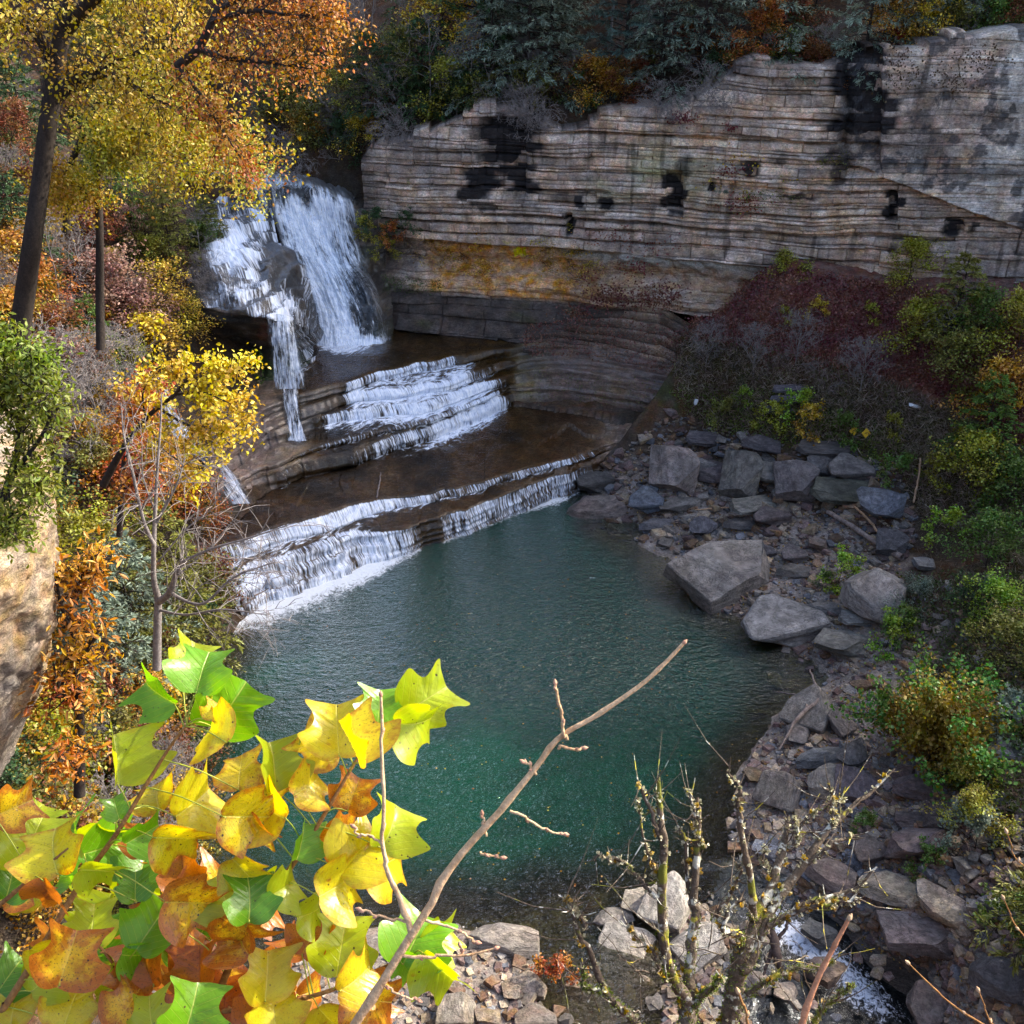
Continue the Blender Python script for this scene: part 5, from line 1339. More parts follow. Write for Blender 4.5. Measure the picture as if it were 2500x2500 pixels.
def grow_tree(seed, H=8.0, rad=.11, lean=(0, 0), first=.3, nl=14, spread=.42, upang=.75, depth=3, droop=0.0, wig=.12, twigs=6, crown_top=True):
    r = np.random.default_rng(seed); pl = []; tips = []
    def poly(p, d, L, r0, r1, n, trop, w):
        pts = [p]; dd = d / np.linalg.norm(d)
        for i in range(n):
            dd = dd + r.normal(0, w, 3) + np.array([0, 0, trop]); dd /= np.linalg.norm(dd)
            pts.append(pts[-1] + dd * L / n)
        return np.array(pts), np.linspace(r0, r1, n + 1)
    tp, tr = poly(np.zeros(3) - [0, 0, .4], np.array([lean[0], lean[1], 1.0]), H + .4, rad, rad * .18, 12, .02, wig * .35)
    pl.append((tp, tr))
    def sub(pts, rr, L, lev):
        nsub = {1: twigs, 2: max(3, twigs - 2), 3: 3}[lev]
        for k in range(nsub):
            f = r.uniform(.25, 1.0); i = min(int(f * (len(pts) - 1)), len(pts) - 2)
            p = lerp(pts[i], pts[i + 1], f * (len(pts) - 1) - i)
            d0 = pts[i + 1] - pts[i]; d0 /= np.linalg.norm(d0)
            d = d0 + runit(r, 1)[0] * .85 + np.array([0, 0, .12 - droop]); l = L * r.uniform(.35, .6)
            q, qr = poly(p, d, l, rr[i] * .55, .006, 4 if lev < 3 else 3, -droop * .2, wig * 1.5)
            pl.append((q, np.maximum(qr, .005)))
            if lev < depth: sub(q, qr, l, lev + 1)
            else: tips.append(q)
            if lev == 2: tips.append(q)
    for k in range(nl):
        f = first + (1 - first) * (k + r.uniform(0, .8)) / nl
        f = min(f, .99); x = f * 12; i = int(x); i = min(i, 11)
        p = lerp(tp[i], tp[i + 1], x - i)
        az = k * 2.4 + r.uniform(-.4, .4)
        el = lerp(upang * .5, upang * 1.4, f)
        L = H * spread * (1.05 - .75 * abs(f - .35) / .65) * r.uniform(.75, 1.15)
        d = np.array([math.cos(az) * math.cos(el), math.sin(az) * math.cos(el), math.sin(el)])
        q, qr = poly(p, d, L, tr[i] * .5, .01, 6, .02 - droop * .3, wig)
        pl.append((q, qr)); sub(q, qr, L, 1)
    return pl, tips
def make_decid(name, seed, nleaf=9000, leaf=(.16, .11), clus=.28, flat=.6, hexa=False, sides=5, **kw):
    pl, tips = grow_tree(seed, **kw)
    r = np.random.default_rng(seed + 1)
    V, F = tubes(pl, sides); bark = mesh_np(name + "_trunk", V, F)
    per = np.array([len(t) for t in tips]); allp = np.concatenate(tips)
    idx = r.integers(0, len(allp), nleaf)
    C = allp[idx] + r.normal(0, clus, (nleaf, 3)) * np.array([1, 1, 1 - .6 * flat])
    D = runit(r, nleaf); D[:, 2] = D[:, 2] * .5 - .25; D /= np.linalg.norm(D, axis=1, keepdims=True)
    Nn = runit(r, nleaf) * (1.1 - flat) + np.array([0, 0, flat]); Nn -= D * (Nn * D).sum(1, keepdims=True); Nn /= np.maximum(np.linalg.norm(Nn, axis=1, keepdims=True), 1e-6)
    k = r.uniform(.6, 1.25, nleaf)
    crown = leaves_mesh(name + "_crown", C, D, Nn, leaf[0] * k, leaf[1] * k, r.random(nleaf), hexa, .35)
    return bark, crown
def make_conifer(name, seed, H=11.0, rad=.16, nb=64, first=.08, spread=.30, droop=.35, need=13, nl=.26, nw=.05, bare=.35):
    r = np.random.default_rng(seed); pl = [(np.array([[0, 0, -.4], [0.05, 0, H * .3], [-.05, .05, H * .7], [0, 0, H]]), np.array([rad, rad * .75, rad * .4, .015]))]
    C, D, Nn = [], [], []
    for k in range(nb):
        f = first + (1 - first) * k / nb; z = f * H; az = k * 2.399 + r.uniform(-.3, .3)
        L = H * spread * (1 - f) ** .75 * r.uniform(.7, 1.15) + .25
        el = lerp(.15, .6, f); n = 7; p = np.array([0, 0, z]); d = np.array([math.cos(az) * math.cos(el), math.sin(az) * math.cos(el), math.sin(el)])
        pts = [p]
        for i in range(n):
            d = d + np.array([0, 0, -droop * .22]) + r.normal(0, .06, 3); d /= np.linalg.norm(d); pts.append(pts[-1] + d * L / n)
        pts = np.array(pts); pl.append((pts, np.linspace(rad * .32 * (1 - f) + .012, .006, n + 1)))
        side = np.cross(d, [0, 0, 1]); side /= np.linalg.norm(side)
        m = int(7 + L * 5)
        for j in range(m):
            g = r.uniform(.18, 1.0); x = g * n; i = min(int(x), n - 1); q = lerp(pts[i], pts[i + 1], x - i)
            bd = (pts[i + 1] - pts[i]); bd /= np.linalg.norm(bd)
            sg = 1 if j % 2 else -1
            sd = bd * .7 + side * sg * r.uniform(.5, 1.0) + np.array([0, 0, -droop * .35]) + r.normal(0, .12, 3); sd /= np.linalg.norm(sd)
            l = L * .30 * (1.15 - g * .6) * r.uniform(.6, 1.2) + .1
            e1 = q + sd * l * .5; e2 = e1 + (sd + np.array([0, 0, -.25 * droop])) * l * .5
            pl.append((np.array([q, e1, e2]), np.array([.010, .007, .004])))
            if r.random() < bare * (1 - g): continue
            t = r.uniform(.05, 1, need)
            b = q + (e2 - q) * t[:, None]
            dd = sd + runit(r, need) * .75 + np.array([0, 0, -.15])
            C.append(b); D.append(dd / np.linalg.norm(dd, axis=1, keepdims=True))
            nn = runit(r, need) * .7 + np.array([0, 0, .6]); Nn.append(nn)
    C, D, Nn = map(np.concatenate, (C, D, Nn)); k = r.uniform(.6, 1.2, len(C))
    V, F = tubes(pl, 4)
    return mesh_np(name + "_trunk", V, F), leaves_mesh(name + "_crown", C, D, Nn, nl * k, nw * k, r.random(len(C)))
def make_bare(seed, H=6, **kw):
    a = dict(depth=3, nl=12, twigs=5, first=.2, spread=.45, upang=1.0, wig=.2, rad=.07); a.update(kw)
    pl, tips = grow_tree(seed, H=H, **a); V, F = tubes(pl, 4); return mesh_np("bare_trunk", V, F), tips
M_LEAF = mat_leaf("autumn_leaves", .026, .35, .45)
M_NEEDLE = mat_leaf("conifer_needles", .015, .2, .25)
M_BARK = mat_bark("dark_bark", (.012, .009, .008), (.035, .027, .022), 5, .7)
M_BARKG = mat_bark("grey_bark", (.10, .088, .082), (.24, .215, .205), 5, .4)
PROTO = {}
def proto(k, fn):
    if k not in PROTO: PROTO[k] = fn()
    return PROTO[k]
P_ = {
 'd1': lambda: make_decid("maple", 11, 7000, H=7.5, nl=15), 'd2': lambda: make_decid("maple", 12, 6500, H=7, nl=13, upang=.5, spread=.5, flat=.8),
 'd3': lambda: make_decid("maple", 13, 5200, H=6.5, nl=12, lean=(.15, .1)), 'd4': lambda: make_decid("oak", 14, 8000, leaf=(.2, .13), H=8.5, nl=15, spread=.5, flat=.35),
 'd5': lambda: make_decid("sapling", 15, 2600, H=5.5, nl=11, rad=.06, upang=.45, flat=.85, spread=.5), 'd6': lambda: make_decid("sapling", 16, 2000, H=5, nl=10, rad=.05, upang=.6, flat=.8, clus=.2, spread=.45),
 's1': lambda: make_decid("shrub", 21, 3600, H=2.4, nl=12, first=.06, rad=.035, spread=.75, upang=.8, clus=.18, leaf=(.13, .09)), 's2': lambda: make_decid("shrub", 22, 2600, H=2.2, nl=10, first=.05, rad=.03, spread=.8, upang=.6, clus=.14, leaf=(.12, .08)),
 's3': lambda: make_decid("shrub", 23, 1200, H=1.5, nl=9, first=.05, rad=.02, spread=.7, clus=.09, leaf=(.12, .09), twigs=4, depth=2),
 'c1': lambda: make_conifer("hemlock", 31), 'c2': lambda: make_conifer("hemlock", 32, H=9, nb=54, spread=.36, droop=.5), 'c3': lambda: make_conifer("pine", 33, H=12, nb=60, spread=.27, droop=.2, first=.2, nl=.32, nw=.035, need=16),
 'c4': lambda: make_conifer("young_hemlock", 34, H=4.5, rad=.06, nb=46, spread=.42, droop=.45, need=12, nl=.2, nw=.05, bare=.1),
 'b1': lambda: (make_bare(41)[0], None), 'b2': lambda: (make_bare(42, 5, upang=.8, spread=.55, wig=.25)[0], None), 'b3': lambda: (make_bare(43, 3, rad=.04, first=.05, nl=16, twigs=6, spread=.65)[0], None),
 'b4': lambda: (make_bare(44, 9, rad=.10, nl=12, first=.4, spread=.35)[0], None),
}
KIND = {'d': ('tree', 'tree'), 's': ('shrub', 'shrub'), 'c': ('conifer_tree', 'conifer'), 'b': ('bare_tree', 'bare tree')}
nveg = [0]
def plant(k, pos, s, col, label, group=None, rz=None, bark=None, name=None, tilt=(0, 0), sz=None):
    bk, cr = proto(k, P_[k])
    nm, cat = KIND[k[0]]; nm = name or nm
    if k == 'b3': nm, cat = 'bare_shrub', 'bare shrub'
    if name: cat = name.replace('_', ' ')
    root = empty(nm, tuple(pos)); root.scale = (s, s, s * (sz or 1))
    root.rotation_euler = (tilt[0], tilt[1], random.uniform(0, 6.28) if rz is None else rz)
    bm_ = bark or (M_BARKG if k[0] == 'b' else M_BARK)
    if not len(bk.materials): bk.materials.append(bm_)
    t = link("trunk", bk, None, root)
    if bark is not None: t.material_slots[0].link = 'OBJECT'; t.material_slots[0].material = bark
    if cr is not None:
        c = link("crown", cr, M_NEEDLE if k[0] == 'c' else M_LEAF, root); c.color = (*col, 1)
    tag(root, label, cat, group); nveg[0] += 1
    return root
# colours
YEL, GOLD, ORA, RUS, REDD = (.52, .36, .02), (.50, .27, .015), (.42, .135, .015), (.22, .075, .025), (.26, .035, .015)
YG, OLI, GRN, DGR, LIM = (.34, .33, .03), (.20, .20, .035), (.11, .19, .03), (.05, .10, .035), (.26, .40, .03)
PINK, MAUV, BLG = (.36, .20, .15), (.20, .14, .15), (.07, .13, .11)
GRG = (.17, .22, .16)
CN = {YEL: "yellow", GOLD: "golden", ORA: "orange", RUS: "rust brown", REDD: "red", YG: "yellow-green", OLI: "olive", GRN: "green", DGR: "dark green", LIM: "lime green", PINK: "faded pinkish", MAUV: "dull mauve", BLG: "blue-green", GRG: "grey-green"}
rv = np.random.default_rng(77)

# ---- explicit plants: kind, V x of the base, V y of the base, height factor, colour, label
def at_v(k, x, y, s, col, label, **kw):
    g = cast(x, y); return plant(k, g, s, col, label, **kw)
# ---------- left wooded slope: rows of crowns. (kind, crown V x, crown V y, scale, colour, words)
LEFT = [
 ('d1', 230, 90, .95, YG, "yellow-green maple high on the left slope behind the big dark trunk"), ('d4', 330, 40, .8, GOLD, "golden oak at the top of the left slope"),
 ('d2', 400, 110, .7, ORA, "orange-brown oak crown above the upper river"), ('d4', 530, 60, .75, ORA, "rust-orange oak at the top edge over the upper river"),
 ('d1', 300, 190, .9, YG, "bright yellow-green maple over the thin dark trunks"), ('d2', 330, 255, .6, GOLD, "golden maple spreading towards the upper river"),
 ('d3', 200, 240, .85, OLI, "olive maple between the big trunk and the thin ones"), ('d5', 430, 262, .5, GOLD, "orange-yellow branch tips hanging over the upper river"),
 ('d2', 20, 100, .8, RUS, "rust brown oak at the upper left corner"), ('c4', 60, 200, 1.4, DGR, "shaded olive conifer left of the big trunk"), ('d3', 15, 270, .7, RUS, "dark orange maple at the left edge beside the big trunk"),  # darker leaf colours at this edge stand in for deep forest shade
 ('c4', 220, 330, 1.3, GRN, "green hemlock between the two thin dark trunks"), ('d6', 290, 350, .6, YEL, "yellow sapling below the orange branch tips"), ('d5', 330, 375, .5, GOLD, "golden sapling beside the river's upper rapids"),
 ('s1', 130, 360, 1.2, MAUV, "dull mauve shrub behind the big trunk"), ('c4', 50, 410, 1.2, DGR, "olive shrub at the foot of the big trunk"), ('c4', 330, 420, 1.2, OLI, "yellowish hemlock near the side cascade"),  # dark green at the big trunk's foot stands in for shade
 ('s1', 190, 440, 1.2, RUS, "rust shrub under the thin dark trunks"), ('d6', 270, 430, .6, PINK, "faded sapling behind the bare twigs"), ('b2', 180, 470, 1.1, GRN, "grey bare sapling left of the thin dark trunk"),
 ('s1', 30, 510, 1.3, GOLD, "golden-green shrub at the left edge"), ('s1', 90, 560, 1.2, ORA, "orange-red shrub at the left edge below the golden one"), ('b2', 110, 500, 1.2, GRN, "pale bare sapling in front of the dark shade"),
 ('s1', 220, 550, 1.5, PINK, "large faded pinkish-brown shrub in the middle of the left slope"), ('s1', 260, 610, 1.4, PINK, "faded pink shrub below the large pinkish one"), ('d6', 330, 560, .95, YEL, "bright yellow birch-like tree beside the side cascade"),
 ('s1', 300, 660, 1.4, YEL, "yellow shrub below the bright yellow tree"), ('d5', 360, 620, .75, YEL, "yellow sapling leaning to the side cascade"), ('c4', 185, 620, .9, GRN, "small green hemlock among the pinkish shrubs"),
 ('b2', 380, 450, .9, GRN, "bare twiggy sapling beside the side cascade"), ('c4', 400, 420, .9, OLI, "small olive hemlock by the left cascade"), ('b3', 400, 560, 1.1, GRN, "bare grey shrub on the spur left of the cascade"),
 ('s1', 20, 620, 1.2, GOLD, "golden shrub above the near green bush"), ('s1', 110, 640, 1.2, RUS, "rust shrub above the bare brown thicket"), ('s1', 150, 700, 1.2, PINK, "pale brown shrub in the thicket"),
 ('b3', 130, 720, 1.8, GRN, "grey bare thicket on the left slope, upper part"), ('b3', 200, 740, 1.8, GRN, "grey bare thicket on the left slope, middle part"), ('b3', 170, 800, 1.8, GRN, "grey bare thicket on the left slope, lower part"), ('b3', 250, 700, 1.6, PINK, "bare reddish twig thicket over the bank fall"),
 ('d5', 280, 800, .7, ORA, "orange-red maple sapling under the yellow branches"), ('s1', 250, 860, 1.3, ORA, "orange shrub among dark thin stems"), ('s1', 240, 930, 1.3, ORA, "red-orange shrub low on the left slope"),
 ('d6', 330, 860, .8, YEL, "yellow-green sapling in front of the bank fall"), ('s1', 330, 930, 1.2, GOLD, "golden shrub at the ledges' left end"), ('s1', 370, 960, 1.1, ORA, "orange-brown shrub by the ledges' left end"),
 ('s2', 180, 900, 1.3, OLI, "olive shrub below the grey thicket"), ('c4', 330, 1040, 1.3, OLI, "grey-green hemlock behind the bare tree"), ('c4', 270, 1120, 1.4, GRG, "shaded hemlock behind the bare tree, lower one"), ('c4', 370, 1150, 1.2, OLI, "olive hemlock by the pool's left shore"),
 ('c4', 220, 1200, 1.3, GRG, "dim grey-green hemlock in the shade near the rock outcrop"), ('s1', 190, 1040, 1.2, YG, "yellow-green shrub right of the rock outcrop"), ('s1', 290, 1230, 1.2, OLI, "olive shrub at the foot of the bare tree"),
 ('s1', 400, 1090, 1.0, RUS, "rust shrub on the shore left of the lowest cascade"), ('s1', 120, 1420, 1.2, YG, "yellow-green shrub in the shade below the outcrop"), ('s2', 200, 1350, 1.3, OLI, "olive shrub with small leaves below the orange tree"),
 ('s2', 240, 1450, 1.3, RUS, "brown-orange shrub above the big yellow leaves"), ('s1', 100, 1550, 1.2, OLI, "olive shrub low in the left corner"), ('s2', 180, 1600, 1.3, GOLD, "dark golden shrub low on the left"), ('b3', 230, 1560, 1.3, GRN, "bare grey shrub among the shaded bushes"),
 ('s2', 300, 1650, 1.2, OLI, "olive shrub behind the yellow leaves"), ('s1', 60, 1620, 1.2, RUS, "brown shrub at the left edge above the yellow leaves"), ('b3', 330, 1500, 1.2, GRN, "bare grey shrub at the pool's left shore"), ('s1', 350, 1350, 1.0, OLI, "dark olive shrub at the pool's left shore"), ('s2', 330, 1250, .9, GRN, "small green shrub on the pool's left shore"),
]
for k, x, y, s, col, lb in LEFT:
    H = {'d1': 7.5, 'd2': 7, 'd3': 6.5, 'd4': 8.5, 'd5': 5.5, 'd6': 5, 's1': 2.4, 's2': 2.2, 's3': 1.5, 'c4': 4.5, 'b2': 5, 'b3': 3}[k] * s
    g = cast(x, y)
    # base so that mid-crown is at (x, y): step down along the slope
    for _ in range(6):
        px, py = proj(g[0], g[1], g[2] + H * .6)
        g = cast(x + (x - px) * .0 + (g[0] * 0), min(1900, y + (proj(g[0], g[1], g[2])[1] - py)))
        break
    plant(k, g, s, col, lb, bark=M_BARK if k[0] != 'b' else None)
# undergrowth between them: smaller shrubs, alike
fill = []
LS_ = [(0, 0), (480, 0), (430, 300), (390, 450), (400, 620), (300, 700), (380, 950), (395, 1150), (400, 1500), (330, 1760), (0, 1760)]
for x, y in scatter(LS_, 150, rv):
    g = cast(x, y)
    pal = [YG, GOLD, OLI, ORA, RUS, GRN, YEL, PINK] if y < 1000 else [OLI, YG, RUS, GOLD, DGR, OLI]
    if y < 420: pal = [OLI, DGR, GRN, OLI, RUS, YG]  # darker palette: the upper slope's deep shade is put into the leaf colours
    col = pal[rv.integers(len(pal))]
    k = ['s1', 's2', 's1', 'b3', 's2'][rv.integers(5)]
    if k == 'b3': lb, gr = "grey leafless shrub among the coloured undergrowth of the left slope", "leafless shrubs of the left slope"
    else: lb, gr = f"{CN[col]} undergrowth shrub on the {'upper' if y < 500 else 'middle' if y < 1000 else 'lower'} left slope", f"{CN[col]} shrubs on the {'upper' if y < 500 else 'middle' if y < 1000 else 'lower'} left slope"
    plant(k, g, float(rv.uniform(.6, 1.15)), tuple(np.array(col) * rv.uniform(.7, 1.1)), lb, gr)

# ---------- forest above the cliff and behind the falls
TOPP = [
 ('c1', 985, 215, 1.3, GRG, "big drooping grey-green hemlock hanging over the black-stained recess"), ('c2', 1245, 200, 1.1, GRG, "grey-green hemlock left of the leaning trunk"), ('c2', 1320, 160, 1.1, GRG, "pale hemlock leaning over the cliff edge"),
 ('c3', 1180, 130, 1.0, BLG, "blue-green pine behind the golden maple"), ('d5', 1070, 175, .9, YEL, "yellow maple right of the big drooping hemlock"), ('d5', 1135, 190, 1.0, GOLD, "golden maple on the cliff edge between the hemlocks"),
 ('d3', 1420, 90, .7, ORA, "orange and gold maple beside the leaning trunk"), ('s1', 1395, 125, 1.0, ORA, "orange-red shrub at the leaning trunk's foot"), ('d5', 1460, 110, .8, GRN, "green sapling right of the leaning trunk"), ('d5', 1530, 105, .8, OLI, "olive sapling above the pale cliff cap"),
 ('s1', 1480, 125, .9, GRN, "low green shrub on the cliff cap"), ('d5', 1610, 85, .9, OLI, "olive-gold sapling above the black recess"), ('d3', 1650, 60, .7, GOLD, "dull golden maple above the black recess"), ('c2', 1730, 50, .8, GRG, "dark hemlock at the top right"), ('c2', 1820, 40, .8, GRG, "grey-green hemlock in the top right corner"),
 ('s1', 1745, 85, 1.1, YEL, "yellow shrub on the massive block's edge"), ('s1', 1800, 90, 1.0, OLI, "olive shrub on the massive block"), ('s3', 1680, 95, 1.2, REDD, "reddish shrub on the massive block's corner"), ('s1', 1870, 95, 1.0, GRN, "green shrub at the right end of the cliff top"), ('s1', 1920, 80, 1.0, RUS, "brown shrub at the right end of the cliff top"),
 ('d2', 770, 200, .8, OLI, "olive tree above the cliff's left end"), ('c4', 760, 235, 1.2, DGR, "dark green hemlock over the cliff's left end"), ('c4', 700, 250, 1.3, DGR, "dark hemlock at the corner above the falls"), ('s1', 855, 200, 1.3, YG, "yellow-green shrub left of the big drooping hemlock"), ('s1', 880, 220, 1.0, DGR, "dark green shrub tucked under the big hemlock"),
 ('b1', 860, 165, .9, GRN, "purplish bare tree left of the big hemlock"), ('b2', 905, 170, 1.0, GRN, "grey bare tree beside the big hemlock"), ('b3', 760, 250, 1.4, GRN, "bare grey shrub hanging at the cliff's left end"),
 ('d5', 690, 200, .9, GOLD, "yellow-brown sapling above the falls"), ('d5', 640, 260, .8, YG, "yellow-green sapling over the rock band"), ('s1', 600, 270, 1.2, OLI, "olive shrub on the dark rock band"), ('s1', 650, 300, 1.1, DGR, "green shrub on the dark rock band right of the river"), ('s1', 690, 305, 1.0, YEL, "small yellow shrub above the falls' right side"),
 ('b3', 560, 290, 1.5, GRN, "bare shrub drooping over the dark rock band"), ('b3', 640, 285, 1.3, GRN, "pale twig shrub over the dark rock band"), ('b3', 720, 300, 1.3, GRN, "grey twig shrub at the cliff's left corner"), ('s1', 530, 250, 1.3, OLI, "olive shrub above the upper river"), ('d5', 560, 210, .9, OLI, "olive sapling above the upper river"),
 ('d5', 620, 180, 1.0, GOLD, "golden sapling above the upper river bank"), ('b1', 650, 120, 1.0, GRN, "bare tree over the upper river bank"), ('s1', 1000, 205, 1.0, OLI, "olive shrub under the big hemlock"), ('s3', 1030, 235, 1.0, OLI, "small shrub on the cliff edge under the hemlock"),
 ('s3', 1095, 232, 1.3, GRN, "small green shrub on the cliff edge"), ('s1', 1190, 205, 1.0, RUS, "rust shrub on the cliff edge"), ('b3', 1240, 215, 1.2, GRN, "grey twig shrub hanging over the cliff edge"), ('b3', 1330, 190, 1.3, GRN, "grey drooping twigs at the cliff edge"), ('b3', 985, 215, 1.2, GRN, "dead grey branches hanging before the black stain"), ('b3', 1005, 225, 1.3, GRN, "dead grey twigs under the big hemlock"),

 ('d5', 1058, 205, .7, YEL, "bright yellow sapling at the rim right of the big hemlock"), ('d5', 1150, 215, .75, YEL, "bright golden-yellow sapling on the rim above the creeper"), ('s1', 1120, 222, 1.1, GOLD, "gold shrub at the rim between the yellow saplings"), ('d5', 820, 140, .8, YEL, "yellow sapling in the forest left of the big hemlock"),
 ('d5', 900, 60, 1.0, GOLD, "golden tree at the top edge left of the big hemlock"), ('c2', 930, 130, 1.0, GRG, "pale hemlock bough beside the big hemlock"), ('c1', 1040, 120, 1.0, GRG, "tall grey-green hemlock behind the big drooping one"), ('c4', 800, 215, 1.4, DGR, "dark bushy hemlock over the cliff's left part"), ('d5', 1500, 60, 1.0, YEL, "yellow tree right of the leaning trunk at the top edge"), ('b1', 700, 150, 1.0, GRN, "pale bare tree above the falls"), ('b2', 800, 150, 1.2, GRN, "bare grey sapling over the cliff's left part"),
]
def ontop(x, y, back=1.2):
    # point on the hill behind the cliff edge seen at V x
    Y = 66.0
    for _ in range(10):
        p = aty(x, y, Y); Y = Yc(p[0]) + back
    return np.array([p[0], Y, float(hlook(p[0], Y))])
for k, x, y, s, col, lb in TOPP:
    g = ontop(x, y, 3.2 if k[0] == 'c' else 1.8 if k == 'd5' else 2.6)
    if x < 720 and y < 320 and k[0] != 'c': g = cast(x, y + 12)
    kw = {}
    if 'drooping' in lb and 'hanging over' in lb: kw = dict(tilt=(.12, 0))
    if 'hanging' in lb or 'dead' in lb or 'drooping' in lb: 
        if k == 'b3': kw = dict(tilt=(1.5, 0), rz=0)
    plant(k, g, s, col, lb, **kw)
PAL2 = [GOLD, OLI, DGR, GRG, ORA, YG, GRN, RUS, YEL]
used_top = []
for row, (bk, n) in enumerate(((4.5, 22), (8, 24), (13, 26), (20, 24), (29, 22), (40, 16))):
    for i in range(n):
        X = -34 + (i + rv.uniform(.1, .9)) * 96 / n
        if bk < 10 and X < -10: continue
        Y = Yc(X) + bk + rv.uniform(-2.5, 2.5)
        z = float(hlook(X, Y))
        px, py = proj(X, Y, z + 5)
        if px < -250: continue
        if X > 60: continue
        con = rv.random() < (.45 if px > 880 else .2)
        k = ['c1', 'c2', 'c3'][rv.integers(3)] if con else ['d1', 'd2', 'd3', 'b4', 'b1', 'd5', 'b1'][rv.integers(7)]
        col = (GRG, DGR, GRG)[rv.integers(3)] if con else [GOLD, YEL, RUS, YG, OLI, ORA, GOLD][rv.integers(7)]
        s = rv.uniform(.8, 1.15) * (1.25 if -8 < X < 14 and bk < 14 else 1)
        side = "above the upper river" if px < 720 else "behind the cliff's left half" if px < 1300 else "behind the cliff's right half"
        if k[0] == 'b': lb, gr = f"bare grey tree in the forest {side}", f"bare trees {side}"
        else: lb, gr = f"{CN[col]} {'conifer' if con else 'tree'} in the dense forest {side}", f"{CN[col]} {'conifers' if con else 'trees'} {side}"
        plant(k, (X, Y, z), float(s), tuple(np.array(col) * rv.uniform(1.0, 1.6)), lb, gr)
# low cover along the rim, tangles of brush
for i in range(90):
    x = rv.uniform(500, 1932); 
    g = ontop(x, 200, rv.uniform(2.0, 5.5)) if x > 720 else cast(x, rv.uniform(180, 300))
    k = ['s1', 's2', 'b3', 'b3'][rv.integers(4)]
    col = [OLI, DGR, RUS, GOLD, GRN][rv.integers(5)]
    side = "above the upper river" if x < 720 else "on the cliff's left rim" if x < 1300 else "on the cliff's right rim"
    if k == 'b3': lb, gr = f"grey leafless brush {side}", f"leafless brush {side}"
    else: lb, gr = f"{CN[col]} brushy shrub {side}", f"{CN[col]} shrubs {side}"
    plant(k, g, float(rv.uniform(.6, 1.0)), tuple(np.array(col) * rv.uniform(.8, 1.2)), lb, gr)
# thin bare trunks standing in the far forest
for i, (x, y, h_) in enumerate([(762, 120, 11), (700, 130, 10), (828, 90, 10), (640, 150, 9), (1010, 60, 10), (1495, 80, 8)]):
    g = ontop(x, y, 5 + i); plant('b4', g, h_ / 9, GRN, ["pale thin trunk left of centre in the far forest", "thin grey trunk above the upper river", "slim trunk left of the big hemlock", "slim trunk over the dark rock band", "straight grey trunk behind the big hemlock", "slim pale trunk right of the leaning trunk"][i])
# leaning trunk on the cliff edge
g = ontop(1370, 118, 1.6)
V, F = tubes([(np.array([[0, 0, -.5], [.05, 0, 2], [.35, .1, 5], [.5, .3, 9], [.6, .3, 14]]), np.array([.30, .25, .22, .17, .1])), (np.array([[.35, .1, 5], [1.2, -.4, 6.2], [2.0, -.6, 6.6]]), np.array([.06, .04, .015]))], 9)
rt = empty("pine_tree", tuple(g)); link("trunk", mesh_np("trunk", V, F), mat_bark("reddish_bark", (.06, .045, .042), (.17, .13, .12), 4, .6), rt)
pl, cr = proto('c3', P_['c3']); c_ = link("crown", cr, M_NEEDLE, rt); c_.color = (*GRG, 1); c_.location = (.6, .3, 6.5); c_.scale = (.7, .7, .7)
tag(rt, "tall straight brown trunk standing at the cliff edge above the red shrubs", "pine tree")

